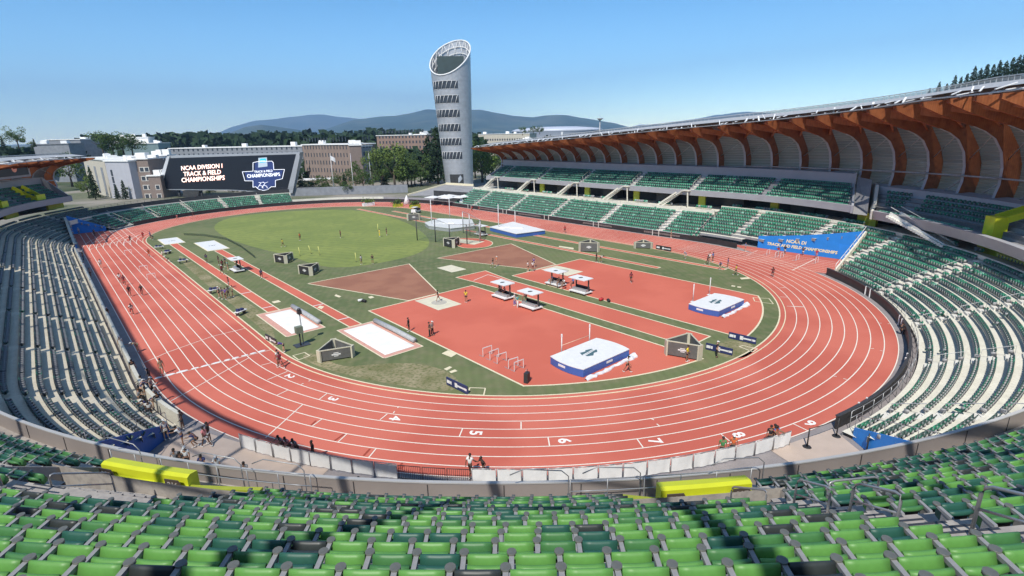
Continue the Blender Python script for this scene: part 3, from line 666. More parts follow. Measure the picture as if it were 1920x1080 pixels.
# yellow panels and stairs on the east concourse
for px in (1016, 1100, 1192, 1315, 1452):
    p = onX(px, 385, 62.2); mb = MB(); mb.box(62.4, p[1], 4.86, .5, 1.6, 2.9); part("concourse_panel", mb, YELD, east)
for px in (985, 1060, 1148, 1250, 1380, 1510):
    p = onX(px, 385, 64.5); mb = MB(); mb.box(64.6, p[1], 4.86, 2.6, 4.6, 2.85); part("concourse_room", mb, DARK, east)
for v, w_ in ((62.5, 4.2), (41.5, 3.6), (38.5, 3.6), (33.5, 1.2)):
    mb = MB(); mb.box(*P('N', v, 63.4), zc, w_*.9, .5, 2.1, rot=rad(v)); part("concourse_panel", mb, YELD, curve)
EA = [-51, -34.1, -17.2, -.3, 16.7, 33.5]
for y in EA:
    sg, v = ('E', y) if y > -Y0 else ('N', 90-(-Y0-y)/60*57.3)
    mb = MB()
    for k_, (yo, zz_) in enumerate(((0, 8.9),)):
        for off in (0, 1.3):
            a = Vector((60.0, y+.6+off, 8.95)); b = Vector((59.4, y+6.2+off, 5.0)); mb.bar(a, b, .14, .35)
        for i in range(12):
            t = i/12; c_ = a.lerp(b, t)
            mb.box(59.7, y+1.2+5.6*t, 8.6-3.6*t, 1.0, .5, .08)
    mb.box(59.9, y, 8.7, 1.6, 1.7, .22); mb.bar((59.4, y-.2, 8.7), (59.2, y-.6, 5), .2, .25)
    if sg == 'E': part("deck_stair", mb, CONC, east)
# big stair at right
mb = MB(); A = P('N', 53.6, 59.2); B = P('N', 44.9, 61.4)
ax = Vector((B[0]-A[0], B[1]-A[1], 0)); L = ax.length; ax.normalize(); sd_ = Vector((-ax[1], ax[0], 0)); 
for i in range(22):
    t = i/22; c_ = Vector((A[0], A[1], 8.7)).lerp(Vector((B[0], B[1], 5.7)), t); rot = math.atan2(ax[1], ax[0]); mb.box(c_[0], c_[1], c_[2]-.35, L/22*1.15, 2.8, .35, rot=rot)
for q in (-1, 1):
    mb.bar(Vector((A[0], A[1], 9.0))+sd_*q, Vector((B[0], B[1], 5.6))+sd_*q, .1, .5)
    mb.tube([Vector((A[0], A[1], 10.0))+sd_*q, Vector((B[0], B[1], 6.6))+sd_*q, Vector((B[0], B[1], 5.6))+sd_*q], .05, 6)
part("deck_stair", mb, M('sun brightened stair', (.80, .78, .70), .7, .05, 2), curve)  # stair colour brightened in place of the sun the canopy blocks
# yellow portal box on the right-hand deck
mb = MB(); v = 33.0
mb.box(*P('N', 39.4, 62.2), 8.0, 1.9, 1.6, 2.7, rot=rad(39.4))
for dv in (-.8, 1.1): mb.bar((*P('N', 39.4+dv, 62.8), 10.4), (*P('N', 39.0+dv, 66.4), 11.9), .3, .8)
part("portal_wall", mb, YEL, curve)
# lower aisles: blocks of steps between the seating sections
CURVE_AISLES = [38.0, 23.2, 8.0, -7.2, -70]
STEPP = M("pale step paint", (.70, .67, .60), .8, .06, 2)  # one even pale colour for the aisle steps
for v in CURVE_AISLES+[53.2, 66]:
    mb = MB()
    for n in range(NR):
        ra = RB0+n*DR
        if in_chute(*P('N', v, ra+.5)): continue
        da = 34/ra
        mb.prism([P('N', v-da, ra+DR*.5), P('N', v+da, ra+DR*.5), P('N', v+da, ra+DR), P('N', v-da, ra+DR)], ZB0+n*DZ+.002, ZB0+(n+.5)*DZ)
    part("aisle_steps", mb, STEPP, curve)
for v in CURVE_AISLES[:4]:
    mb = MB()
    for n in (1, 4, 7):
        ra, rb = RB0+n*DR, RB0+(n+2)*DR; z0, z1 = ZB0+n*DZ, ZB0+(n+2)*DZ
        a, b = P('N', v, ra), P('N', v, rb)
        mb.tube([(*a, z0), (*a, z0+.9), (*b, z1+.9), (*b, z1)], .03, 5)
    a, b = P('N', v-.8, 48.0), P('N', v+.8, 48.0)
    mb.box(*a, 0, .12, .12, 1.2); mb.box(*b, 0, .12, .12, 1.2)
    part("aisle_handrail", mb, WHT, curve)
for y in EA:
    mb = MB()
    if y < -Y0: continue
    for n in range(9):
        ra = RB0-.4+n*DR; mb.prism([(ra+DR*.5, y-.6), (ra+DR*.5, y+.6), (ra+DR, y+.6), (ra+DR, y-.6)], ZB0+n*.5+.002, ZB0+(n+.5)*.5)
    mb.box(47.9, y-.8, 0, .12, .12, 1.25); mb.box(47.9, y+.8, 0, .12, .12, 1.25)
    for n in (1, 4, 7): mb.tube([(RB0+n, y, .4+n*.48), (RB0+n, y, 1.3+n*.48), (RB0+n+2, y, 1.3+(n+2)*.48), (RB0+n+2, y, .4+(n+2)*.48)], .035, 5)
    part("aisle_steps", mb, STEPP, east)
for y in EA:
    mb = MB()
    if y < -Y0: continue
    for n in range(7):
        ra = re0+n*.95; mb.prism([(ra+.45, y-.55), (ra+.45, y+.55), (ra+.95, y+.55), (ra+.95, y-.55)], ze0+n*.5+.002, ze0+(n+.5)*.5)
    mb.tube([(62, y, 9.4), (62, y, 10.3), (65, y, 11.9), (65, y, 11)], .04, 5)
    part("aisle_steps", mb, CONC, east)
NA = [-45.2, -33, -20.5, -8, 4.5]
for v in NA:
    mb = MB()
    for n in range(6):
        ra = RB0-.4+n*DR; da = 34/ra
        mb.prism([P('F', v-da, ra+.5), P('F', v+da, ra+.5), P('F', v+da, ra+DR), P('F', v-da, ra+DR)], ZB0+n*DZ+.002, ZB0+(n+.5)*DZ)
    a, b = P('F', v, RB0), P('F', v, RB0+6); mb.tube([(*a, 1.6), (*b, 4.3)], .05, 5)
    part("aisle_steps", mb, CONC, north)
# far stand back wall, white rail and dark concourse
mb = MB(); sweep(mb, st('F', -60, 16, 3), rect(54.85, 55.1, 2.6, 3.6), closed=True); part("edge_band", mb, CONC, north)
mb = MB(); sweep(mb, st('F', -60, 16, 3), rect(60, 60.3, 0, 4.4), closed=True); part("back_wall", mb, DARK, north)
mb = MB(); sweep(mb, st('F', -60, 16, 3), [(55.1, 3.2), (60, 3.2)]); part("concourse_floor", mb, CONCG, north)
mb = MB()
for z in (4.3, 4.7, 5.1): mb.tube([(*P('F', v, 60.1), z) for sg, v in st('F', -60, 26, 3)], .03, 4)
for sg, v in st('F', -60, 26, 2): mb.tube([(*P('F', v, 60.1), 4.2), (*P('F', v, 60.1), 5.1)], .03, 4)
part("guard_rail", mb, DMETAL, north)
# ------------------------------------------------------------------ seats
SG = [M("seat lime", (.145, .375, .085), .46, .06, 9), M("seat leaf green", (.075, .235, .075), .46, .06, 9), M("seat deep green", (.03, .125, .09), .46, .06, 9),
      M("seat charcoal", (.045, .055, .055), .42, .08, 9)]
SGN = ["lime green", "leaf green", "deep green", "charcoal"]
ARM = M("seat arm grey", (.33, .33, .335), .5, .08, 12); CUP = M("seat arm cap", (.16, .165, .15), .5, .1, 12)
PITCH = .60
SBK = M("seat dark lower back", (.035, .028, .022), .6, .1, 6)  # bottom and lower back faces coloured near black
def lath(mb, prof, w, bow, seg=4, mi=0, taper=0, sm=()):
    n = len(prof); vs = []
    for i in range(seg+1):
        x = -w/2+w*i/seg; k = 1-(2*x/w)**2
        for (y, z), b in zip(prof, bow): vs.append((x*(1-taper*(.6-z)), y-b*k, z))
    fs = [(i*n+j, i*n+(j+1) % n, (i+1)*n+(j+1) % n, (i+1)*n+j) for i in range(seg) for j in range(n)]
    fs += [tuple(range(n))[::-1], tuple(seg*n+j for j in range(n))]
    o = len(mb.f); mb.add(vs, fs, mi)
    for i in range(seg):
        for j in sm: mb.sm[o+i*n+j] = True
    return mb
def seat_back(mb, mi=0, seg=4, dk=1):
    pr = [(-.10, .27), (-.13, .28), (-.15, .40), (-.185, .475), (-.222, .495), (-.243, .535), (-.222, .575), (-.185, .588), (-.145, .46)]
    o = len(mb.f); lath(mb, pr, .49, [0, 0, .01, .02, .03, .03, .025, .015, 0], seg, mi, sm=(1, 4, 5, 6))
    for k in range(seg):
        for j in (0, 1, 2): mb.m[o+k*9+j] = dk
    mb.m[-1] = mb.m[-2] = mi
    return mb
def seat_pan(mb, mi=0, seg=4):
    pr = [(.03, .33), (.045, .42), (-.02, .59), (-.035, .612), (-.06, .61), (-.075, .575), (-.125, .46), (-.09, .28)]
    return lath(mb, pr, .50, [0, 0, .0, .0, .0, .012, .01, 0], seg, mi, sm=(2, 3, 4, 5))
def seat_arm(mb, mi=0, mc=1, x=0, full=True):
    h = .031
    pr = [(.035, .605), (.035, .57), (-.05, .545), (-.33, .50), (-.36, .53), (-.34, .565)]
    n = len(pr); vs = [(x-h, y, z) for y, z in pr]+[(x+h, y, z) for y, z in pr]
    mb.add(vs, [tuple(range(n)), tuple(range(2*n-1, n-1, -1))]+[(i, n+i, n+(i+1) % n, (i+1) % n) for i in range(n)], mi)
    mb.box(x, -.22, .06, .03, .16, .46, mi=mi)
    if full: mb.cyl(x, .0, .575, .618, .062, 10, mc)
    return mb
def nearseats():
    L = []
    for n in range(-5, 15):
        rc = 73.29-ND*n; z = Z00-n*RS; dphi = math.degrees(PITCH/rc)
        base = -36.15-.6/rc*57.3
        spans = []
        if n <= 12: spans.append((-53.9, -36.15, n <= 9))
        spans += [(-71.3, -53.9, n <= 9), (-36.15, -18.6, n <= 9), (-18.6, 20, True), (-89.5, -71.3, True)]
        for a, b, full in spans:
            lo, hi = a+math.degrees(.62/rc), b-math.degrees(.62/rc)
            if n in (7, 8) and (a, b) == (-53.9, -36.15): lo = -49.8
            if n > 8 and (a, b) == (-53.9, -36.15): lo, hi = -49.7, -38.8
            if n > 9:
                if (a, b) == (-71.3, -53.9): hi = -53.9-3.9; lo = -70.2
                if (a, b) == (-36.15, -18.6): lo = -36.15+2.3; hi = -18.6-1.6
                if a == -18.6: lo = -16.2
                if a == -89.5: hi = -75.3
            c = int((hi-lo)/dphi)
            off = ((hi-lo)-c*dphi)/2
            for i in range(c):
                L.append((n, lo+off+(i+.5)*dphi, rc, z))
    return L
NS = nearseats()
rs = random.Random(11)
def seatcol(n, v, depth):
    a = rs.random(); g = .5+.5*sin(v*1.9+n*.35)*sin(n*.9+v*.5)
    p = (.62 if n < 2 else .44 if n < 5 else .22 if n < 8 else .06)+.22*g
    if a < p: return 0
    a = rs.random()
    if n < 6: return 1 if a < .42 else 2 if a < .82 else 3
    return 1 if a < .25 else 2 if a < .86 else 3
info = []
for n, v, rc, z in NS:
    x, y = P('N', v, rc); px, py, d = proj((x, y, z+.5)); vis = -15 < px < 1935 and py < 1110 and d > 0
    info.append([d if vis else 1e9-(-d), n, v, rc, z, px, py, seatcol(n, v, d), vis])
order = sorted(range(len(info)), key=lambda i: info[i][0])[:300]
near = set(order)
backM = [seat_back(MB(), 0).mesh("backrest", [SG[i], SBK]) for i in range(4)]
panM = [seat_pan(MB(), 0).mesh("seat_pan", SG[i]) for i in range(4)]
armM = seat_arm(MB()).mesh("armrest", [ARM, CUP])
rows = {}
for i in order: rows.setdefault(info[i][1], []).append(i)
ORD = ["first", "second", "third", "fourth", "fifth", "sixth", "seventh", "eighth", "ninth", "tenth", "eleventh", "twelfth", "thirteenth", "fourteenth"]
for ri, n in enumerate(sorted(rows)):
    ids = sorted(rows[n], key=lambda i: info[i][5])
    for k, i in enumerate(ids):
        _, _, v, rc, z, px, py, c, vis = info[i]; x, y = P('N', v, rc)
        suf = {1: "st", 2: "nd", 3: "rd"}.get((k+1) % 10 if (k+1) not in (11, 12, 13) else 0, "th")
        o = thing("stadium_seat", "%s folding seat, %d%s from the left in the %s seat row from the bottom" % (SGN[c], k+1, suf, ORD[ri]), "seat", (x, y, z), rad(v), "folding seats in the nearest foreground rows")
        b = link("backrest", backM[c], o); p = link("seat_pan", panM[c], o); a = link("armrest", armM, o); a.location = (-PITCH/2, 0, 0)
# all the other seats of the stadium as one object
class Bulk:
    def __init__(s): s.V = []; s.F = []; s.MI = []; s.n = 0
    def put(s, T, xs, ys, zs, rots, mis):
        """T=(verts Nx3, quads Kx4, matidx K)"""
        v, f, mi = T; N = len(xs)
        if N == 0: return
        xs, ys, zs, rots, mis = map(np.asarray, (xs, ys, zs, rots, mis))
        c, q = np.cos(rots)[:, None], np.sin(rots)[:, None]
        X = v[None, :, 0]*c-v[None, :, 1]*q+xs[:, None]; Y = v[None, :, 0]*q+v[None, :, 1]*c+ys[:, None]; Z = v[None, :, 2]+zs[:, None]
        s.V.append(np.stack([X, Y, Z], 2).reshape(-1, 3))
        s.F.append((f[None]+(np.arange(N)*len(v))[:, None, None]+s.n).reshape(-1, 4))
        s.MI.append(np.where(mi[None] < 0, mis[:, None], mi[None]).reshape(-1)); s.n += N*len(v)
    def build(s, name, mats):
        V = np.concatenate(s.V); F = np.concatenate(s.F); MI = np.concatenate(s.MI)
        me = bpy.data.meshes.new(name); me.vertices.add(len(V)); me.vertices.foreach_set("co", V.ravel())
        me.loops.add(F.size); me.loops.foreach_set("vertex_index", F.ravel().astype(np.int32))
        me.polygons.add(len(F)); me.polygons.foreach_set("loop_start", np.arange(0, F.size, 4, dtype=np.int32))
        for m_ in mats: me.materials.append(m_)
        me.polygons.foreach_set("material_index", MI.astype(np.int32)); me.update(calc_edges=True); me.validate()
        return link(name, me)
def quads(mb):
    """template from a builder: n-gons are fanned into quads"""
    V = np.array(mb.v); F = []; MI = []
    for f, m_ in zip(mb.f, mb.m):
        if len(f) == 4: F.append(f); MI.append(m_)
        elif len(f) == 3: F.append((f[0], f[1], f[2], f[2])); MI.append(m_)
        else:
            i = 1
            while i < len(f)-2: F.append((f[0], f[i], f[i+1], f[i+2])); MI.append(m_); i += 2
            if i == len(f)-2: F.append((f[0], f[i], f[i+1], f[i+1])); MI.append(m_)
    F = [f for f in F if len(set(f)) == 4 or True]
    return V, np.array(F), np.array(MI)
# far templates avoid degenerate quads by using only boxes
SFAR = SG+[ARM, CUP, M("seat emerald", (.035, .235, .135), .45, .08, 3), M("seat bottle green", (.02, .13, .085), .45, .08, 3), M("seat pale green", (.20, .45, .33), .45, .05, 3), M("seat slate green", (.05, .095, .085), .5, .08, 3), M("seat yellow", (.72, .70, .18), .45, .05, 3), SBK, M("seat near black", (.022, .030, .032), .5, .1, 3)]
def strip_tpl():
    mb = MB()
    seat_back(mb, -1, 2, 11); seat_pan(mb, -1, 2)
    t = MB()
    for f, m_ in zip(mb.f, mb.m):
        pass
    seat_arm(mb, 4, 5, -PITCH/2, False)
    mb.box(-PITCH/2, 0, .575, .11, .11, .043, mi=5)
    return mb
def triq(mb):
    """split every polygon into quads or leave as is; odd ones get a midpoint vertex"""
    V = [list(v) for v in mb.v]; F = []; MI = []
    for f, m_ in zip(mb.f, mb.m):
        if len(f) == 4: F.append(list(f)); MI.append(m_); continue
        f = list(f)
        if len(f) % 2:
            a, b = V[f[0]], V[f[-1]]; V.append([(a[i]+b[i])/2 for i in range(3)]); f.append(len(V)-1)
        for i in range(1, len(f)-2, 2): F.append([f[0], f[i], f[i+1], f[i+2]]); MI.append(m_)
    return np.array(V, float), np.array(F), np.array(MI)
TN = triq(strip_tpl())
mb = MB()
mb.bar((0, -.05, .32), (0, -.22, .80), .46, .05, -1); mb.bar((0, -.02, .32), (0, .03, .74), .46, .05, -1)
mb.box(-.28, -.06, .30, .055, .34, .33, mi=4); TF = triq(mb)
mb = MB(); mb.bar((0, -.06, .30), (0, -.20, .68), .47, .06, -1); mb.bar((0, -.02, .32), (0, .16, .52), .47, .06, -1); mb.box(-.27, -.02, .26, .05, .36, .30, mi=4); TW = triq(mb)
mb = MB(); mb.bar((0, -.05, .36), (0, -.22, .82), .46, .05, -1); mb.bar((0, -.05, .38), (0, .38, .42), .46, .05, -1); TO = triq(mb)
bulk = Bulk()
A = [info[i] for i in range(len(info)) if i not in near and info[i][8]]
bulk.put(TN, [P('N', a[2], a[3])[0] for a in A], [P('N', a[2], a[3])[1] for a in A], [a[4] for a in A], [rad(a[2]) for a in A], [a[7] for a in A])
def rowfill(sg, a, b, r, z, pal, aisles, gap, pitch=.56, T=None, jit=0, skip=None):
    T = T or TF
    step = pitch/r*57.2958 if sg in 'NFST' else pitch
    gp = gap/r*57.2958 if sg in 'NFST' else gap
    n = int(abs(b-a)/step); X = [];Y = [];R = [];C = []; To = []
    for i in range(n):
        v = min(a, b)+(i+.5)*step
        if any(abs(v-q) < gp for q in aisles): continue
        x, y = P(sg, v, r)
        if in_chute(x, y, .45): continue
        if skip and skip(sg, v): continue
        X.append(x); Y.append(y); R.append(inward(sg, v)); C.append(rs.choices(pal[0], pal[1])[0])
    sel = [rs.random() < jit for _ in X]
    for T_, w_ in ((T, False), (TO, True)):
        k = [i for i in range(len(X)) if sel[i] == w_]
        bulk.put(T_, [X[i] for i in k], [Y[i] for i in k], [z]*len(k), [R[i] for i in k], [C[i] for i in k])
rs = random.Random(5)
EM, BO, PA, SL, YE = 6, 7, 8, 9, 10
for n in range(NR):
    r, z = RB0+n*DR+.78, ZB0+n*DZ
    t = n/NR
    rowfill('N', 36, 90, r, z, ([EM, BO, PA], [4+6*t, 3-2*t, .5]), [38.0, 53.2, 66, 81], .72, jit=.05)
    rowfill('N', 22, 36, r, z, ([EM, BO, SL, PA], [2, 4, 2, .3]), CURVE_AISLES, .72, jit=.03)
    rowfill('N', -18, 22, r, z, ([BO, SL, EM], [2, 4, .5]), CURVE_AISLES, .72, jit=.02)
    rowfill('N', -89.8, -67.4, r, z, ([12, SL, BO], [6, 3, 1]), [-70, -84], .72, T=TW)
    rowfill('F', -90, -46, r, z, ([12, SL, BO], [4, 4, 3]), [-80, -70, -60], .72, T=TW)
for n in range(4): rowfill('N', -63.5, -18, 50.4+n*DR+.78, ZB0+n*DZ, ([BO, SL], [2, 3]), [-55, -45, -35, -26], .8)
for n in range(NR+3): rowfill('W', -Y0, Y0, RB0+n*DR+.78, ZB0+n*DZ, ([12, SL, BO], [6, 3, 1]), [-34, -20, -6, 8, 22, 36], .6, T=TW)
for n in range(9): rowfill('E', -Y0, 43.8, RB0-.4+n*DR+.78, ZB0+n*.5, ([EM, BO, PA], [8, 2, .6]), EA, .7, jit=.06)
for n in range(6): rowfill('F', -51, 16, RB0-.4+n*DR+.78, ZB0+n*DZ, ([EM, BO, PA], [4, 3, .2]), NA, .7)
for n in range(7):
    rowfill('E', -Y0, 38.8, re0+n*.95+.7, ze0+n*.5, ([EM, BO, PA], [6-(.5*n), 3, 2.5 if n == 0 else .1]), EA, .65)
    rowfill('T', 63.4, 90, re0+n*.95+.7, ze0+n*.5, ([EM, BO, PA], [6-(.5*n), 3, 2.5 if n == 0 else .1]), [82], .65)
for n in range(4): rowfill('S', 27.5, 57.4, 62.6+n*.95+.7, 8.9+n*.55, ([EM, BO], [3, 4]), [53.5, 38.5], .9, skip=(lambda sg, v: 36.2 < v < 40.6))
rowfill('S', 41, 57.6, 60.6, 8.0, ([EM, PA], [3, 2]), [60], .9)
for n in range(6): rowfill('F', -89, -50.5, 60.4+n*.95+.7, 8.2+n*.62, ([BO, EM], [5, 2]), [-58, -65, -72, -80], .9)
for n in range(6): rowfill('W', 10, Y0, 60.4+n*.95+.7, 8.2+n*.62, ([BO, EM], [5, 2]), [20, 34], .9)
rowfill('N', 26, 38.6, 62.4, zc, ([YE], [1]), [], .1, pitch=.62)
for a_, b_ in ((40.5, 42.5), (45, 48.5), (62, 66.5), (69, 75), (78, 84), (86.5, 89)): rowfill('N', a_, b_, 62.2, zc, ([EM, PA, ARM and 4], [3, 2, 1]), [], .1, jit=.5)
for y in (-40, -30, -23, -12, -6, 4, 10, 20, 27): rowfill('E', y, y+4, 60.3, 4.85, ([EM, 4, PA], [3, 3, 1]), [], .1, jit=.5)
so_ = bulk.build("stadium_seats", SFAR)
tag(so_, "thousands of green and slate folding seats in rows all round the stadium stands", "seats", kind="stuff")
# ------------------------------------------------------------------ roof canopies
def kroof(sg, v):
    """height factor of the canopy: tall over the near bend, low towards the far end"""
    if sg == 'E': t = (v+Y0)/(2*Y0); return .86-.36*t
    if sg == 'N': return .86+.18*max(0, min(1, (90-v)/45))
    return .5
INT = [(68.2, 9.6), (67.6, 11.6), (68.1, 13.8), (68.0, 16.0), (67.4, 18.1), (66.1, 19.9), (64.5, 20.9), (62.9, 21.5), (60.4, 22.2), (57.6, 23.2), (55.2, 24.2)]
EXT = [(70.6, 9.4), (70.2, 11.5), (70.6, 13.8), (70.4, 16.4), (69.4, 18.8), (68.1, 20.6), (66.8, 22.3), (65.6, 23.4), (63.5, 25.0), (59.5, 25.0), (55.2, 24.7)]
def kz(z, k): return 11+(z-11)*k if z > 11 else z
def rib(sg, v, par, k=None, th=.42, INT=INT, EXT=EXT):
    k = kroof(sg, v) if k is None else k; mb = MB(); vs = []
    n = len(INT); a = .5*th
    for sgn in (-1, 1):
        for prof in (INT, EXT):
            for r, z in prof:
                dv = a*sgn/r*57.3 if sg in 'NF' else a*sgn
                vs.append((*P(sg, v+dv, r), kz(z, k)))
    fs = []
    for i in range(n-1):
        fs += [(i, i+1, n+i+1, n+i), (3*n+i, 3*n+i+1, 2*n+i+1, 2*n+i)]
    mb.add(vs, fs, 0, False)
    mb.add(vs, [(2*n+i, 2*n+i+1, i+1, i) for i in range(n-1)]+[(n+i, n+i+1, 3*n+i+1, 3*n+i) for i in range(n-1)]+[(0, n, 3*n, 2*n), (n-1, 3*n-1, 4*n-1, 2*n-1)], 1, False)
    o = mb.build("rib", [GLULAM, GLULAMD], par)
    # grey flashing strip on the field-side edge
    m2 = MB(); vs = []
    for r, z in INT[:8]:
        for q in (-1.15, 1.15):
            dv = a*q/r*57.3 if sg in 'NF' else a*q; vs.append((*P(sg, v+dv, r-.05), kz(z, k)-.03))
    m2.add(vs, [(2*i, 2*i+1, 2*i+3, 2*i+2) for i in range(7)], 0); m2.build("flashing", FASC, o)
    return o
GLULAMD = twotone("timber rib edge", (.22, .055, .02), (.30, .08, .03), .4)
def xyz(sg, v, r, z): return (*P(sg, v, r), z)
def canopy(sts, spacing_v, par, near=False, solid=True):
    """sts: list of (seg, v) positions of ribs in order"""
    for sg, v in sts: rib(sg, v, par)
    fine = []
    for (s0, v0), (s1, v1) in zip(sts, sts[1:]):
        if s0 == s1: fine += [(s0, v0), (s0, (v0+v1)/2)]
        else: fine.append((s0, v0))
    fine.append(sts[-1])
    # slanting cross beams from each rib shoulder to the neighbour's tip
    for (s0, v0), (s1, v1) in zip(sts, sts[1:]):
        k0, k1 = kroof(s0, v0), kroof(s1, v1)
        for (ra, za), (rb, zb) in (((66.6, 22.0), (59.2, 24.1)),):
            for A_, B_ in (((s0, v0, k0), (s1, v1, k1)), ((s1, v1, k1), (s0, v0, k0))):
                mb = MB(); a = Vector(xyz(A_[0], A_[1], ra, kz(za, A_[2]))); b = Vector(xyz(B_[0], B_[1], rb, kz(zb, B_[2])))
                mb.bar(a, b, .3, 1.25*(A_[2]+B_[2])/2); mb.build("cross_beam", GLULAM, par)
        mb = MB(); mb.tube([xyz(s0, v0, 67.75, kz(13.9, k0) if s0 != 'N' else kz(14.6, k0)), xyz(s1, v1, 67.75, kz(13.9, k1) if s1 != 'N' else kz(14.6, k1))], .13, 8)
        mb.build("strut", ROOFG, par)
        mb = MB(); mb.tube([xyz(s0, v0, 68.6, kz(14.3, k0)), xyz(s1, v1, 69.2, 10.2)], .09, 6); mb.tube([xyz(s1, v1, 68.5, kz(17.0, k1)), xyz(s0, v0, 66.3, kz(21.0, k0))], .08, 6)
        mb.build("brace", METAL, par)
    def pr(off): return lambda sg, v: [(r+.12, kz(z, kroof(sg, v))) for r, z in EXT[:8]]
    mb = MB(); sweep(mb, fine, pr(0)); mb.build("wall_glazing", GLZ, par)
    mb = MB()
    for j in range(26):
        t = j/25*6.6; i = int(t); f = t-i
        def q(sg, v):
            k = kroof(sg, v); r = EXT[i][0]*(1-f)+EXT[i+1][0]*f+.02; z = EXT[i][1]*(1-f)+EXT[i+1][1]*f; z = kz(z, k)
            return [(r, z), (r, z+.07), (r-.08, z+.07), (r-.08, z)]
        sweep(mb, fine, q, closed=True)
    tag(mb.build("glazing_rail", METAL, par), kind="stuff")
    mb = MB(); sweep(mb, fine, lambda sg, v: [(r, kz(z, kroof(sg, v))+.16) for r, z in EXT[7:]]); mb.build("roof_film", ETFE2, par)
    mb = MB(); sweep(mb, fine, lambda sg, v: [(r, kz(z, kroof(sg, v))+.16) for r, z in ((66.2, 23.4), (64.6, 26.0), (61.5, 26.4), (57.6, 25.5))]); mb.build("roof_sheet", ROOFG, par)
    mb = MB(); sweep(mb, fine, lambda sg, v: [(r, kz(z, kroof(sg, v))) for r, z in ((54.9, 24.8), (54.9, 24.95), (55.3, 24.95), (55.3, 24.8))], closed=True); mb.build("roof_edge", METAL, par)
    # lattice upstand along the roof ridge
    mb = MB()
    for zz_ in (26.35, 27.15): sweep(mb, fine, lambda sg, v: [(62.4, kz(zz_, kroof(sg, v))), (62.4, kz(zz_, kroof(sg, v))+.13), (62.25, kz(zz_, kroof(sg, v))+.13), (62.25, kz(zz_, kroof(sg, v)))], closed=True)
    sub = []
    for (s0, v0), (s1, v1) in zip(fine, fine[1:]):
        if s0 != s1: continue
        for i in range(3): sub.append((s0, v0+(v1-v0)*i/3))
    for i, (sg, v) in enumerate(sub):
        k = kroof(sg, v); mb.bar(xyz(sg, v, 62.3, kz(26.3, k)), xyz(sg, v, 62.3, kz(27.2, k)), .07, .07)
    mb.build("ridge_truss", ROOFG, par)
    mb = MB(); sweep(mb, fine, lambda sg, v: [(62.5, kz(26.35, kroof(sg, v))), (62.5, kz(27.1, kroof(sg, v)))]); mb.build("ridge_mesh", sheer("ridge mesh", (.45, .45, .45), .4), par)
    # angled white brackets between the rib tips
    for i, ((s0, v0), (s1, v1)) in enumerate(zip(sts, sts[1:])):
        k0, k1 = kroof(s0, v0), kroof(s1, v1); mb = MB()
        rq = random.Random(i+5)
        for f in (.05, .12, .4, .62, .85):
            v = v0+(v1-v0)*f if s0 == s1 else v0; k = k0+(k1-k0)*f; l_ = rq.uniform(.4, 1.3)*(1 if s0 in 'NF' else 1.15)
            ra_ = rq.uniform(55.2, 58.5); mb.bar(xyz(s0, v, ra_, kz(24.9+rq.uniform(0, .5), k)), xyz(s0, v+l_, ra_+rq.uniform(.5, 3.5), kz(25.3+rq.uniform(.1, .8), k)), rq.uniform(.12, .28), .1)
        mb.build("edge_bracket", WHT, par)
ribsE = [('N', 26+5.3*i) for i in range(12)]+[('N', 89.4)]+[('E', -36.5+5.55*i) for i in range(15)]
canopy(ribsE, 5.5, east)
# canopy over the camera's own stand and the home straight (it shades the seats and the track edge)
INT2 = [(85.4, 18), (85.8, 21), (85.5, 24), (84.1, 27.0), (81.4, 29.0), (77.5, 29.5), (73.5, 29.4), (68.0, 29.0)]
EXT2 = [(86.8, 18), (87.2, 21), (86.9, 24.6), (85.4, 27.8), (82.2, 29.9), (77.5, 30.2), (73.5, 30.0), (68.0, 29.3)]
nearsts = [('W', 42-6.0*i) for i in range(14)]+[('N', -88+4.6*i) for i in range(25)]
def dre(sg, v):
    """the roof edge draws back from the field towards the middle of the near bend"""
    return 0 if sg == 'W' else float(np.interp(v, (-90, -79, -62, -53, -40, -25, 30), (0, .4, 2.4, 3.4, 5, 6.5, 7)))
def shf(prof, sg, v): d = dre(sg, v); return [(r+d*(.3+.7*(87-r)/19), z) for r, z in prof]
for sg, v in nearsts: rib(sg, v, west if sg == 'W' else curve, k=1, th=.3, INT=shf(INT2, sg, v), EXT=shf(EXT2, sg, v))
def split_sweep(nm, prof, mat, closed=False):
    for par, ss in ((west, [q for q in nearsts if q[0] == 'W']+[('N', -90)]), (curve, [('N', -90)]+[q for q in nearsts if q[0] == 'N'])):
        mb = MB(); sweep(mb, ss, lambda sg, v: shf(prof, sg, v), closed=closed); mb.build(nm, mat, par)
split_sweep("roof_film", [(86.5, 26.2), (85.4, 28.0), (82.2, 30.1), (77.5, 30.4), (73.5, 30.2), (68.1, 29.6)], ETFE)
split_sweep("roof_edge", rect(67.6, 68.1, 29.2, 29.6), ROOFG, True)
for r_, z_ in ((72.5, 30.1), (77, 30.3), (81.6, 30.0)): split_sweep("purlin", rect(r_, r_+.12, z_-.12, z_+.05), METAL, True)
# ribs of the far-left stand
farsts = [('F', -88+5.4*i) for i in range(9)]
kroof_old = kroof
def kroof(sg, v): return .52 if sg == 'F' else kroof_old(sg, v)
canopy(farsts, 5, west)
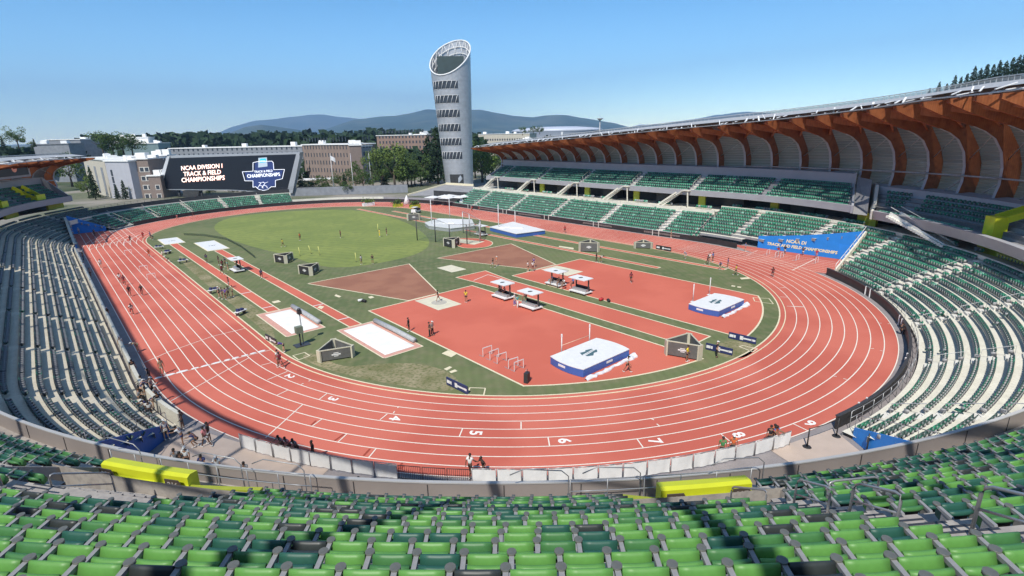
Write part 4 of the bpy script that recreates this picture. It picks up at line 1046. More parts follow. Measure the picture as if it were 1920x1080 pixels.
# video board hung on the far-left stand
vb = thing("ribbon_video_board", "dark video board under the timber roof of the far left stand", "video board")
A = Vector(P('F', -69.5, 63.8)); B = Vector(P('F', -55.5, 63.8)); d = (B-A).normalized(); nrm = Vector((-d[1], d[0])); nrm = nrm if (Vector((0, 0))-A).dot(nrm) > 0 else -nrm
mb = MB(); mb.bar((A[0], A[1], 16.4), (B[0], B[1], 16.4), .6, 4.1); mb.build("housing", FASC, vb)
SCRD = M("dark video screen", (.018, .014, .014), .3, .2, .3)
a2, b2 = A+nrm*.32, B+nrm*.32; u = d
mb = MB(); mb.bar((a2[0]+u[0]*.7, a2[1]+u[1]*.7, 16.4), (b2[0]-u[0]*.7, b2[1]-u[1]*.7, 16.4), .06, 3.1); scr = mb.build("screen", SCRD, vb)
mb = MB(); c = a2+u*(.62*(b2-a2).length)+nrm*.05
mb.add([(c[0]+u[0]*1.0*cos(t), c[1]+u[1]*1.0*cos(t), 16.6+.95*sin(t)) for t in [i*pi/10 for i in range(20)]], [tuple(range(20))])
mb.build("round_emblem", M("dull red screen pixels", (.30, .12, .09), .4, 0, emit=.5), scr)
# ------------------------------------------------------------------ far country
def onPlane(px, py, A, B):
    n = np.array([-(B[1]-A[1]), B[0]-A[0], 0.0]); d = ray(px, py); t = ((np.array([A[0], A[1], 0])-CAM)@n)/(d@n); return [float(q) for q in CAM+d*t]
from mathutils import noise
def hills(name, prof, D, W, mat, seed, amp=.05):
    x0, x1 = prof[0][0], prof[-1][0]; xs = np.arange(x0, x1+1, 5.0); ys = np.interp(xs, [p[0] for p in prof], [p[1] for p in prof])
    J = 12; vs = []
    for i, (px, py) in enumerate(zip(xs, ys)):
        T = AR(px, py, D); ztop = max(T[2], 0); dx, dy = T[0]-CAM[0], T[1]-CAM[1]
        for j in range(J+1):
            t = j/9; f = 1-W/D*(1-t) ; x, y = CAM[0]+dx*f, CAM[1]+dy*f
            h = ztop*(min(1, t)**1.3 if t <= 1 else max(0, 1-(t-1)*1.2))
            h += ztop*(amp*5*noise.noise(Vector((x/1400, y/1400, seed)))+amp*1.6*noise.noise(Vector((x/300, y/300, seed))))*min(1, t)*(1 if j != 9 else .5)
            vs.append((x, y, max(h, 0)-3 if j else -5))
    n = len(xs); k = J+1
    fs = [(i*k+j, (i+1)*k+j, (i+1)*k+j+1, i*k+j+1) for i in range(n-1) for j in range(J)]
    mb = MB(); mb.add(vs, fs, 0, True); return struct(mb.build(name, mat))
HILL = twotone("forested hillside", (.018, .045, .035), (.035, .07, .05), .0015, (.10, .11, .08), s2=.003, det=8)
hills("mountains", [(375, 262), (400, 253), (430, 240), (480, 228), (540, 219), (580, 214), (612, 215), (640, 218), (700, 220), (750, 219), (800, 222), (860, 240), (900, 260)], 15000, 5000, HILL, 1.5)
hills("hills", [(560, 262), (600, 247), (640, 233), (665, 225), (700, 221), (740, 217), (770, 212), (800, 206), (830, 207), (870, 206), (900, 205), (930, 211), (960, 216), (1000, 219), (1018, 216), (1060, 215), (1085, 219), (1120, 225), (1150, 230), (1190, 241), (1230, 252)], 8500, 3500, HILL, 4.2)
hills("hills", [(380, 268), (430, 250), (460, 238), (490, 234), (520, 238), (560, 244), (600, 252), (640, 262)], 6500, 2000, HILL, 6.2)
hills("mountains", [(1140, 250), (1180, 238), (1200, 233), (1240, 233), (1280, 226), (1310, 221), (1345, 214), (1380, 209), (1400, 208), (1430, 211), (1470, 214), (1520, 222), (1600, 236)], 14000, 4000, HILL, 8.1)
# wooded hill behind the right-hand canopy
hills("wooded_hill", [(1560, 268), (1650, 240), (1720, 218), (1780, 204), (1850, 190), (1930, 176), (2050, 160), (2200, 160)], 900, 500, HILL, 3.3, .01)
# ------------------------------------------------------------------ trees
LEAF = [twotone("broadleaf foliage", (.05, .09, .025), (.12, .175, .05), .5, (.07, .115, .03), s2=2.5), twotone("dark conifer foliage", (.016, .035, .017), (.04, .07, .03), .6, (.02, .045, .02), s2=3),
        twotone("yellow green foliage", (.085, .13, .03), (.17, .225, .055), .5, (.11, .155, .04), s2=2.5)]
BARK = M("bark", (.10, .075, .055), .9, .2, 4)
def leafquads(mb, pts, size, rs):
    for p in pts:
        a = Vector((rs.gauss(0, 1), rs.gauss(0, 1), rs.gauss(0, .7))).normalized(); b = a.orthogonal().normalized(); c = a.cross(b)
        s_ = size*rs.uniform(.6, 1.3); b *= s_; c *= s_*.8
        mb.add([p-b, p-c*.9, p+b, p+c], [(0, 1, 2, 3)])
def broad(seed, n=1500):
    rs = random.Random(seed); mb = MB(); lobes = []
    for i in range(15):
        a = rs.uniform(0, 2*pi); h = rs.uniform(.30, .92); w_ = .36*math.sqrt(max(.05, 1-((h-.55)/.5)**2))
        lobes.append((Vector((cos(a)*w_*rs.uniform(.4, 1), sin(a)*w_*rs.uniform(.4, 1), h)), rs.uniform(.10, .17)))
    pts = []
    for i in range(n):
        c, r = rs.choice(lobes); d = Vector((rs.gauss(0, 1), rs.gauss(0, 1), rs.gauss(0, 1))).normalized()*r*rs.uniform(.55, 1.05)
        pts.append(c+d)
    leafquads(mb, pts, .022, rs); tr = MB(); tr.tube([(0, 0, 0), (.005, .003, .2), (0, .01, .45)], .028, 7, r2=.014)
    for i in range(5):
        a = i*1.3; tr.tube([(0, .005, .25+.04*i), (cos(a)*.12, sin(a)*.12, .42+.05*i), (cos(a)*.24, sin(a)*.24, .55+.05*i)], .012, 5, r2=.004)
    return mb, tr
def conif(seed, n=1300):
    rs = random.Random(seed); mb = MB(); pts = []
    for i in range(n):
        h = 1-rs.random()**.6*.92; layer = .75+.25*sin(h*42+seed); w_ = .21*(1-h)**.8*layer+.012
        a = rs.uniform(0, 2*pi); q = rs.uniform(.35, 1.05); pts.append(Vector((cos(a)*w_*q, sin(a)*w_*q, h-.03*q)))
    leafquads(mb, pts, .020, rs); tr = MB(); tr.tube([(0, 0, 0), (0, 0, .9)], .018, 6, r2=.004); return mb, tr
TT = {}
for i in range(3):
    a, b = broad(20+i); TT["b%d" % i] = (a.mesh("crown", LEAF[0]), b.mesh("trunk", BARK)); TT["y%d" % i] = (a.mesh("crown", LEAF[2]), TT["b%d" % i][1])
    a, b = conif(40+i); TT["c%d" % i] = (a.mesh("crown", LEAF[1]), b.mesh("trunk", BARK))
def tree(kind, x, y, z, h, label, group=None, wide=1.0):
    o = thing("conifer_tree" if kind[0] == 'c' else "broadleaf_tree", label, "tree", (x, y, z), random.uniform(0, 6), group); o.scale = (h*wide, h*wide, h)
    link("crown", TT[kind][0], o); link("trunk", TT[kind][1], o)
def treeR(kind, px, ybase, rng, h, label, group=None, wide=1.0, z=None):
    if rng < 300 and ybase > 330: g_ = G(px, ybase); rng = max(rng, math.hypot(g_[0]-CAM[0], g_[1]-CAM[1]))
    p = AR(px, ybase, rng); tree(kind, p[0], p[1], p[2] if z is None else z, h, label, group, wide)
treeR("y0", 741, 352, 170, 18, "large spreading green tree standing alone in front of the farther brick block", wide=1.15)
treeR("y1", 136, 350, 165, 17, "big rounded dark green tree between the far left roof and pale block", wide=1.2)
treeR("c1", 180, 374, 150, 13, "small dark conifer in front of the pale block by left walkway")
treeR("y1", 168, 372, 148, 9, "small bushy yellow green tree beside the left walkway", wide=1.1)
treeR("c0", 236, 374, 152, 8, "small conifer against the grey wall of the pale block")
treeR("c2", 566, 362, 175, 11, "dark conifer just right of the big video board")
treeR("b2", 640, 358, 200, 8, "low bushy tree at the foot of the nearer brick block", wide=1.3)
treeR("y0", 700, 352, 190, 16, "tall light green tree at right corner of the nearer brick block", wide=.75)
treeR("b1", 668, 356, 210, 12, "dark bushy tree between two flagpoles", wide=.8)
treeR("c0", 822, 345, 255, 27, "tall dark conifer immediately left of the silver tower", wide=1.15)
treeR("c2", 806, 345, 265, 24, "tall dark conifer second from the silver tower", wide=1.15)
treeR("b2", 790, 348, 240, 14, "rounded tree at the foot of the tall conifers", wide=1.1)
treeR("y2", 905, 346, 260, 20, "bright yellow green tree just right of the silver tower", wide=1.2)
treeR("b0", 925, 348, 275, 18, "dark green tree tucked under the end of the timber roof", wide=1.2)
treeR("b1", 892, 345, 285, 22, "tall green tree half hidden behind the silver tower", wide=.9)
for i, (px, yb, h) in enumerate(((36, 275, 17), (8, 277, 12), (66, 272, 8), (60, 276, 7))):
    treeR(("b2", "c1", "c0", "b0")[i], px, yb+4, 330+20*i, h*.55, ("broad dark tree rising above the far left roof", "thin conifer at the left edge above the roof", "small pointed conifer above the far left roof", "small round tree behind the far left roof")[i], wide=1.2)
for i, (px, yb, h) in enumerate(((1727, 178, 5), (1740, 176, 8), (1757, 172, 11), (1772, 170, 9), (1785, 169, 14), (1797, 166, 12), (1808, 163, 13), (1820, 161, 17), (1832, 159, 15), (1843, 157, 17), (1855, 156, 16), (1866, 154, 18), (1878, 152, 17), (1890, 150, 18), (1901, 148, 19), (1912, 146, 20))):
    nn = ["first", "second", "third", "fourth", "fifth", "sixth", "seventh", "eighth", "ninth", "tenth", "eleventh", "twelfth", "thirteenth", "fourteenth", "fifteenth", "sixteenth"][i]
    treeR("c%d" % (i % 3), px, yb+10, 400, h*.78, "%s conifer from the left on the skyline above the right roof" % nn, "conifers on the skyline above the roof", wide=1.35)
for i, (px, yb) in enumerate(((215, 295), (250, 293), (233, 290), (195, 291), (1000, 252), (1012, 252), (980, 254))):
    treeR("b%d" % (i % 3), px, yb, 380 if i < 4 else 420, 12 if i < 4 else 6, "%s rounded tree among rooftops %s" % (("left", "right", "middle", "far left")[i] if i < 4 else ("left", "middle", "right")[[2, 0, 1][i-4] if False else (1, 2, 0)[i-4]], "behind the pale block" if i < 4 else "in front of the round arena"), wide=1.5)
for i in range(7):
    treeR(("b0", "y1", "b2", "c1", "b1", "y0", "b2")[i], (590, 612, 655, 722, 765, 778, 395)[i], (362, 362, 364, 350, 350, 347, 368)[i], (170, 178, 160, 230, 235, 225, 160)[i], (5, 4.5, 5, 9, 10, 9, 4)[i],
          ("low shrub tree under the first flagpole", "small light shrub tree under the pale canopy", "low dark shrub tree right of first flagpole", "small conifer left of the large spreading tree", "dark bushy tree right of the large spreading tree", "light green tree beside the tall conifers", "low dark bush below the big video board")[i], wide=1.4)
for i, (px, yb, h, k_) in enumerate(((438, 366, 4.5, "y2"), (462, 366, 4, "b0"), (486, 366, 4.5, "y0"), (512, 366, 4, "b1"), (578, 364, 6, "b2"), (606, 363, 7, "b0"), (648, 361, 8, "c1"), (682, 358, 9, "b1"), (716, 352, 11, "b2"), (756, 349, 8, "b0"), (772, 350, 12, "b1"), (250, 372, 5, "b0"), (222, 374, 6, "c2"))):
    treeR(k_, px, yb, 170, h, ("pale shrub under the video board, leftmost of four", "dark shrub under the video board, second of four", "light shrub under the video board, third of four", "dark shrub under the video board, rightmost of four", "bushy tree between video board and the first flagpole", "dark tree in front of brick block left of first flagpole", "conifer in front of brick block between two flagpoles", "rounded tree in front of the end wing by third flagpole", "dark tree immediately left of the large spreading tree", "low tree immediately right of the large spreading tree", "dark rounded tree left of the tall conifers", "low tree at the foot of taupe wing", "dark conifer at the foot of the pale block slit windows")[i], wide=1.3)
# distant woodland
rs = random.Random(9); bk = Bulk(); tpl = []
for s_ in range(3):
    mb = MB(); pts = []
    for i in range(46):
        d = Vector((rs.gauss(0, 1), rs.gauss(0, 1), rs.gauss(0, 1))).normalized(); pts.append(Vector((d[0]*.42, d[1]*.42, .55+d[2]*.45)))
    leafquads(mb, pts, .2, rs); V = np.array([tuple(q) for q in mb.v]); tpl.append((V, np.array(mb.f), np.array(mb.m)))
def scat(n, p0, p1, r0, r1, hmin, hmax, z0=-1, top=None):
    for i in range(n):
        px = rs.uniform(p0, p1); rng = rs.uniform(r0, r1); p = AR(px, 250, rng); h = rs.uniform(hmin, hmax); V, F, Mi = tpl[i % 3]
        bk.put((V*h, F, Mi), [p[0]], [p[1]], [z0], [rs.uniform(0, 6)], [0])
scat(420, 150, 560, 700, 1300, 18, 30); scat(260, 300, 860, 900, 1600, 22, 34); scat(200, 540, 900, 420, 800, 12, 24); scat(120, -20, 320, 420, 800, 12, 20); scat(160, 880, 1300, 700, 1500, 14, 22); scat(90, 560, 840, 300, 420, 8, 15)
tag(bk.build("distant_woodland", [LEAF[1]]), "dark belt of distant trees stretching across the horizon below the hills", "woodland", kind="stuff")
# ------------------------------------------------------------------ buildings
BRICK = twotone("brown brick wall", (.25, .19, .155), (.29, .22, .18), .25, (.21, .155, .13), s2=4)
BRICK2 = twotone("red brick wall", (.28, .19, .15), (.32, .22, .17), .25, (.24, .16, .125), s2=4)
TAUPE = M("taupe brick wall", (.22, .17, .145), .85, .12, 1.5); PALE = M("pale grey wall panels", (.42, .42, .45), .7, .05, .4); CREAMW = M("cream wall", (.52, .47, .38), .8, .06, .5)
WIN = M("dark window glass", (.05, .06, .075), .2, .2, .5); ROOFW = M("white roof membrane", (.78, .77, .74), .7, .05, .5); GRYB = M("grey cladding", (.24, .25, .27), .7, .15, .6); WFR = M("pale window frame", (.6, .57, .52), .6, 0)
def bld(name, label, a, b, ra, rb, depth, wall, win=None, zb=-1, roof=ROOFW, cat="building", parap=.5, wmat=WIN, framed=False, extra=None):
    """a,b: pixel (x, top y) of the two front roof corners at ranges ra, rb"""
    A, B = AR(a[0], a[1], ra), AR(b[0], b[1], rb); zt_ = (A[2]+B[2])/2
    dx, dy = B[0]-A[0], B[1]-A[1]; L = math.hypot(dx, dy); rot = math.atan2(dy, dx); nx, ny = -dy/L, dx/L
    if (A[0]-CAM[0])*nx+(A[1]-CAM[1])*ny < 0: nx, ny = -nx, -ny
    o = thing(name, label, cat, ((A[0]+B[0])/2, (A[1]+B[1])/2, zb), rot)
    sy = 1 if (-sin(rot)*nx+cos(rot)*ny) > 0 else -1; H = zt_-zb
    mb = MB(); mb.box(0, sy*depth/2, 0, L, depth, H); mb.build("wall", wall, o)
    mb = MB(); mb.box(0, sy*depth/2, H+.003, L+.8, depth+.8, parap); r_ = mb.build("roof", roof, o)
    rr = random.Random(int(L*10))
    for i in range(rr.randint(2, 4)):
        mb = MB(); mb.box(rr.uniform(-.4, .4)*L, sy*depth*rr.uniform(.3, .7), H+parap, rr.uniform(1.5, 4), rr.uniform(1.5, 3), rr.uniform(1, 2.2)); mb.build("roof_unit", ROOFW, r_)
    if win:
        nr, nc, ww, wh, z0, z1, x0, x1 = win
        mb = MB(); mb.box(0, 0, -wh/2, ww, .12, wh); wm = mb.mesh("window", wmat)
        if framed: mb = MB(); mb.box(0, 0, -wh/2-.25, ww+.5, .08, wh+.5); fm = mb.mesh("frame", WFR)
        for i in range(nr):
            for j in range(nc):
                wo = link("window", wm, o, (x0*L+(x1-x0)*L*(j+.5)/nc-L/2, -sy*.055, z0+(z1-z0)*H*0+(z1-z0)*(i+.5)/nr))
                if framed: link("frame", fm, wo, (0, sy*.03, 0))
    return o, L, H, sy
bld("brick_block", "long brown brick block with rows of narrow windows behind the flagpoles", (566, 271), (655, 273), 300, 272, 16, BRICK, (6, 15, .55, 1.9, 2, 24, .03, .97), roof=ROOFW)
o_, L_, H_, sy_ = bld("brick_block_wing", "blank brown brick end wing at right end of the long brick block", (655, 273), (677, 273), 271.8, 272, 12, TAUPE, None)
bld("blue_grey_wing", "blue grey panelled wing between the brick block and light green tree", (677, 274), (697, 275), 272.5, 280, 12, GRYB, (6, 3, 1.3, 1.6, 3, 24, .1, .95))
bld("red_brick_block", "farther red brick block with long window rows left of the tower", (706, 256), (801, 252), 420, 400, 20, BRICK2, (6, 14, 1.1, 1.8, 6, 28, .03, .95))
bld("red_brick_end", "narrow brick end wall of the farther red block", (801, 252), (816, 252), 399.8, 405, 14, BRICK2, (6, 1, 1.5, 1.8, 6, 28, .2, .8))
bld("long_grey_block", "long low grey block with white roof edge seen above the video board", (316, 279), (566, 275), 395, 350, 18, GRYB, (2, 26, .9, 2.1, 12.5, 19.5, .02, .98))
bld("pale_block", "pale grey panelled block with one tall slit of windows", (196, 304), (240, 302), 274, 262, 14, PALE, (4, 1, 1.1, 2.4, 1.5, 12.5, .12, .3))
bld("side_wing", "receding side wing of the pale block with tall grey window bays", (155, 296), (195, 302), 325, 274.5, 12, CREAMW, (1, 3, 4.2, 11, 1, 14, .05, .98), wmat=GRYB)
bld("dark_link", "narrow dark glass link between the pale block and taupe wing", (240.5, 302), (249, 301), 264, 264, 10, WIN, None)
bld("taupe_wing", "taupe brick wing with four rows of white framed windows left of the board", (249.5, 299), (276, 299), 264, 261, 12, TAUPE, (4, 2, 1.4, 1.5, 0, 14, .3, 1.0), framed=True)
bld("taupe_low_wing", "lower taupe wing with framed windows partly behind the board's left end", (276.5, 330), (300, 331), 260.5, 258, 10, TAUPE, (2, 1, 1.3, 1.5, 0, 7, .4, .9), framed=True)
bld("pale_panel_block", "plain lilac grey block rising behind the taupe wing and board", (276, 293), (312, 292), 276, 273, 8, PALE, None)
bld("teal_glass_hall", "pale teal hall with dark window fins among the rooftops at left", (208, 270), (296, 270), 430, 420, 20, M("teal grey glass", (.20, .27, .27), .4, .1, .4), (1, 9, 1.6, 7, 6, 16, .42, .98))
bld("white_plant_block", "white flat topped plant block on top of the teal hall roofline", (209, 258), (277, 259), 446, 440, 14, ROOFW, None)
bld("grey_flat_hall", "low grey hall with a broad flat roof at far left", (88, 263), (150, 262), 470, 455, 20, GRYB, None)
bld("dark_roofed_shed", "long dark roofed shed just above the far left timber roof", (62, 272), (128, 270), 420, 410, 14, GRYB, None, roof=GRYB)
bld("low_white_hall", "long low white roofed hall behind rooftop trees at left", (130, 268), (210, 266), 480, 470, 12, PALE, None)
bld("beige_campus_block", "long beige block with many small windows right of the tower", (888, 251), (993, 252), 560, 540, 24, CREAMW, (3, 22, 1.3, 1.8, 6, 20, .02, .98))
bld("grey_service_block", "short grey block at right end of the long beige block", (968, 262), (1000, 263), 480, 475, 14, M("grey brown wall", (.3, .27, .24), .8, .1, .5), (1, 5, 1.4, 2.5, 6, 14, .1, .9))
# low entrance canopy in front of the brick block
o = thing("entrance_canopy", "thin white flat canopy on posts in front of the brown brick block", "canopy", AR(596, 352, 262)); 
mb = MB(); mb.box(0, 0, 3.6, 16, 7, .5, rot=-.6); mb.build("roof_slab", ROOFW, o)
for i in range(4): mb = MB(); mb.cyl(-6+4*i, 4-2.7*i, 0, 3.6, .18, 8); mb.build("post", WHT, o)
# round arena
A = AR(1044, 262, 820); o = thing("round_arena", "low round silver arena with a sloping roof on the horizon right of the tower", "arena", (A[0], A[1], -2))
N_ = 64; vs = []; fs = []
for k_, (rr, z) in enumerate(((66, 0), (66, 26), (67.5, 27.5), (60, 30), (30, 32.5), (.5, 33))):
    for i in range(N_): a = 2*pi*i/N_; vs.append((rr*cos(a), rr*sin(a), z))
for k_ in range(5):
    for i in range(N_): fs.append((k_*N_+i, k_*N_+(i+1) % N_, (k_+1)*N_+(i+1) % N_, (k_+1)*N_+i))
mb = MB(); mb.add(vs, fs, 0, True); mb.build("shell", M("pale silver cladding", (.50, .53, .60), .45, .05, .05), o)
for an in (-130, -97): mb = MB(); mb.box(66.3*cos(rad(an)), 66.3*sin(rad(an)), 0, .6, 2.2, 25, rot=rad(an)); mb.build("pilaster", WHT if an < -100 else GRYB, o)
A = AR(1124, 262, 300); o = thing("floodlight_mast", "slim mast with a wide flat head rising behind the timber roof", "mast", (A[0], A[1], 0))
h_ = AR(1124, 226, 300)[2]; mb = MB(); mb.cyl(0, 0, 0, h_, .35, 8, r2=.25); mb.build("pole", ROOFG, o); mb = MB(); mb.cyl(0, 0, h_, h_+1.1, .5, 12, r2=1.8); mb.cyl(0, 0, h_+1.1, h_+3.5, .06, 6); mb.build("head", GRYB, o)
# ------------------------------------------------------------------ tower
TR_ = 235.0
cA = AR(862, 347, TR_); az = math.atan2(cA[0]-CAM[0], cA[1]-CAM[1]); ux, uy = cos(az), -sin(az); wx, wy = sin(az), cos(az)
pxm = TR_/FPX*1.04
zf = lambda py, px=860: AR(px, py, TR_)[2]
tower = thing("observation_tower", "silver leaning tower with six slanted window bands and a sliced oval top", "tower", (cA[0], cA[1], 0))
zb_, ztp = zf(347), zf(80)
def tsec(z):
    t = (z-zb_)/(ztp-zb_); t = max(-.05, min(1.1, t)); l = 838+(819-838)*min(1, max(0, t))**.95; r = 886+(890-886)*t; return ((l+r)/2-862)*pxm, (r-l)/2*pxm
def tpt(a, z, k=1.0): c, r = tsec(z); return (ux*(c+r*k*cos(a))+wx*r*k*sin(a), uy*(c+r*k*cos(a))+wy*r*k*sin(a), z)
zmid = zf(107); rad_ = tsec(zmid)[1]
def rim(a): return zmid+3.4*cos(a)+6.6*sin(a)
NA_ = 48
SILV = M("perforated silver cladding", (.46, .47, .49), .42, .10, .8, metal=.35)
mb = MB(); vs = []; KZ = 22
for j in range(KZ+1):
    for i in range(NA_):
        a = 2*pi*i/NA_; z = -1+(rim(a)+1)*j/KZ; vs.append(tpt(a, z))
fs = [(j*NA_+i, j*NA_+(i+1) % NA_, (j+1)*NA_+(i+1) % NA_, (j+1)*NA_+i) for j in range(KZ) for i in range(NA_)]
mb.add(vs, fs, 0, True); sk = mb.build("cladding", SILV, tower)
mb = MB()   # thin panel joints round the shaft
for j in range(30):
    z = 4+j*1.62
    if z > rim(-pi/2)-1: break
    mb.tube([tpt(2*pi*i/32, z, 1.001) for i in range(33)], .035, 4)
tag(mb.build("panel_seam", METAL, tower), kind="stuff")
mb = MB(); mb.tube([tpt(2*pi*i/NA_, rim(2*pi*i/NA_)) for i in range(NA_+1)], .28, 8); mb.build("rim", WHT, tower)
def tcut(z): return z
mb = MB()
for i in range(7):    # lattice inside the cut
    a0_, a1_ = rad(20+i*22), rad(20+i*22+18)
    mb.tube([tpt(a0_, rim(a0_)-.3, .97), tpt(a1_, rim(a1_)-7, .95)], .10, 5); mb.tube([tpt(a1_, rim(a1_)-.3, .97), tpt(a0_, rim(a0_)-7, .95)], .10, 5)
for dz_ in (-2.5, -5): mb.tube([tpt(rad(a), rim(rad(a))+dz_, .96) for a in range(5, 176, 10)], .16, 5)
mb.build("crown_lattice", WHT, tower)
mb = MB(); zl = rim(-pi/2)-1.0; mb.add([tpt(2*pi*i/24, zl, .95) for i in range(24)], [tuple(range(24))]); mb.build("top_deck", DARK, tower)
mb = MB(); c_, r_ = tsec(zl); mb.box(ux*c_+wx*2, uy*c_+wy*2, zl, r_*1.35, .8, 8.2, rot=-az); mb.build("roof_enclosure", M("dark green grey panel", (.05, .075, .075), .5, .1, .5), tower)
A0, A1 = rad(-163), rad(-72)
for py in (162, 188, 214, 240, 266, 291):
    zc_ = zf(py, 846); h = 1.45; mb = MB(); n = 12; vs = []
    for i in range(n+1):
        a = A0+(A1-A0)*i/n
        for z in (zc_-h, zc_+h): vs.append(tpt(a, z, 1.006))
    mb.add(vs, [(2*i, 2*i+2, 2*i+3, 2*i+1) for i in range(n)], 0, True); wn = mb.build("window_band", WIN, tower)
    mb = MB()
    for i in range(7):
        a = A0+(A1-A0)*(i+.1)/7; b = a+(A1-A0)*.085
        mb.tube([tpt(a, zc_-h, 1.015), tpt(b, zc_+h, 1.015)], .095, 4)
    for z in (zc_-h-.08, zc_+h+.08): mb.tube([tpt(A0+(A1-A0)*i/n, z, 1.01) for i in range(n+1)], .06, 4)
    mb.build("slanted_mullions", WHT, wn)
mb = MB(); n = 8; vs = []
for i in range(n+1):
    a = rad(-128)+(rad(-72)-rad(-128))*i/n
    for z in (-.5, zf(325)): vs.append(tpt(a, z, 1.008))
mb.add(vs, [(2*i, 2*i+2, 2*i+3, 2*i+1) for i in range(n)]); en = mb.build("entrance", DARK, tower)
mb = MB()
for i in range(5): a = rad(-92+3.2*i); mb.bar(tpt(a, zf(340)+.3*i, 1.02), tpt(a+.02, zf(331)+.4*(2-abs(i-2)), 1.02), .5, .15)
mb.build("emblem", M("pale emblem", (.55, .58, .62), .5, 0), en)
# ------------------------------------------------------------------ big video board
A, B = AR(300, 357, 262), AR(545, 362, 230)
Q = lambda px, py: Vector(onPlane(px, py, A, B))
board = thing("video_board", "huge dark video board on a silver frame behind the far bend", "video board", ((A[0]+B[0])/2, (A[1]+B[1])/2, 0))
off = Vector(board.location); nb = Vector((-(B[1]-A[1]), B[0]-A[0], 0)).normalized()
if nb.dot(Vector(CAM)-Vector(A)) < 0: nb = -nb
def slab(nm, pix, mat, f, th, par, par_off=True):
    pts = [Q(*p)-off+nb*f for p in pix]; n = len(pts); back = [p-nb*th for p in pts]; mb = MB()
    mb.add(pts+back, [tuple(range(n)), tuple(range(2*n-1, n-1, -1))]+[(i, n+i, n+(i+1) % n, (i+1) % n) for i in range(n)]); return mb.build(nm, mat, par)
slab("housing", [(297, 356), (316, 292), (562, 285.5), (545, 363), (430, 357)], M("silver board frame", (.42, .43, .45), .45, .05, .2, metal=.3), -.05, 3.2, board)
slab("side_frame", [(293, 357), (302, 357), (319, 293), (314, 293)], M("bright silver frame", (.55, .56, .58), .4, .04, .2), .3, .3, board)
slab("side_frame", [(538, 363), (549, 362), (563, 292), (556, 289)], MATS["silver board frame"], .3, .3, board)
SCR = M("lit black screen", (.012, .014, .022), .35, 0)
sb = slab("screen", [(302, 354), (319, 296.5), (557, 289), (538, 360.5), (430, 355)], SCR, .12, .1, board)
XA = (Q(538, 330)-Q(310, 330)).normalized()
XA = Vector((XA[0], XA[1], 0)).normalized()
def stext(s, px, py, size, mat, shear=.18, f=.2, bold=.02, nm="screen_lettering", wpx=None):
    if wpx:
        t_ = MB(); text_mb(t_, s, 1.0, Matrix.Identity(4)); w1 = max(v[0] for v in t_.v)-min(v[0] for v in t_.v); size = (Q(px+wpx/2, py)-Q(px-wpx/2, py)).length/w1*.97
    mb = MB(); c = Q(px, py)-off+nb*f
    tilt = (XA+Vector((0, 0, .045))).normalized()
    text_mb(mb, s, size, frame(c, tilt, (0, 0, 1)), shear=shear, bold=bold); return mb.build(nm, mat, sb)
LW_ = M("glowing warm letters", (1, .86, .78), .5, 0, emit=.75); LWW = M("glowing white lines", (.85, .87, .95), .5, 0, emit=.6)
LRED = M("orange letter edge", (.75, .22, .10), .5, 0, emit=.5)
for s_, px, py, wp in (("NCAA DIVISION I", 378, 313.5, 80), ("TRACK & FIELD", 379, 324.8, 73), ("CHAMPIONSHIPS", 380.5, 335.8, 84)):
    stext(s_, px+.3, py+.2, 1, LRED, f=.14, bold=.07, nm="lettering_edge", wpx=wp); stext(s_, px, py, 1, LW_, f=.2, bold=.035, wpx=wp)
NAVY = M("navy crest", (.02, .035, .12), .5, 0, emit=.6)
def outl(pix, mat, f, wd=.16, nm="crest_outline"):
    mb = MB(); pts = [Q(*p)-off+nb*f for p in pix]
    for p, q in zip(pts, pts[1:]+pts[:1]): mb.bar(p, q, wd, wd)
    return mb.build(nm, mat, sb)
slab("crest_panel", [(459, 323), (478, 322), (478, 306), (484, 304), (508, 303), (513, 306), (513, 320), (531, 319), (527, 334), (516, 337), (516, 348), (508, 349), (503, 354), (495, 357), (486, 355), (480, 349), (476, 350), (475, 338), (463, 338)], NAVY, .16, .02, sb)
outl([(455, 322), (475, 321), (475, 305), (483, 303), (510, 302), (513, 305), (514, 318), (534, 317.5), (530, 335), (517, 338), (517, 350), (509, 350), (503, 355), (495, 357), (486, 355), (480, 350), (475, 351), (475, 339), (460, 339)], LWW, .22)
stext("TRACK & FIELD", 494.5, 321.3, 1.5, LWW, bold=.02, shear=0, wpx=36); stext("CHAMPIONSHIPS", 494.5, 328.8, 2.45, LWW, bold=.04, shear=0, wpx=64)
slab("crest_block", [(484.5, 314), (485, 296), (501, 295), (502, 312)], M("grey blue crest block", (.35, .42, .48), .5, 0, emit=.5), .2, .02, sb)
slab("crest_disc", [(488, 305), (488.5, 297.5), (499, 297), (499.5, 304)], M("bright blue crest badge", (.02, .42, .80), .5, 0, emit=.6), .26, .02, sb); stext("NCAA", 493.8, 301.8, 1.0, LWW, f=.3, bold=.01, shear=0, wpx=9)
for dx_ in (-6, 2):
    mb = MB()
    for a, b in (((490, 352), (496, 343)), ((493, 347), (499, 349)), ((496, 343), (501, 341)), ((496, 343), (492, 342)), ((499, 349), (500, 353))):
        mb.bar(Q(a[0]+dx_, a[1])-off+nb*.24, Q(b[0]+dx_, b[1])-off+nb*.24, .34, .1)
    mb.build("runner_figure", LWW, sb)
mb = MB()
for px in (330, 372, 505): c = Q(px, 356)-off-nb*1.5; mb.cyl(c[0], c[1], -1, c[2], .5, 8)
mb.build("support_legs", DMETAL, board)
slab("base_panel", [(342, 357.5), (372, 358.5), (370, 373), (342, 373)], DARK, -.3, 2, board)
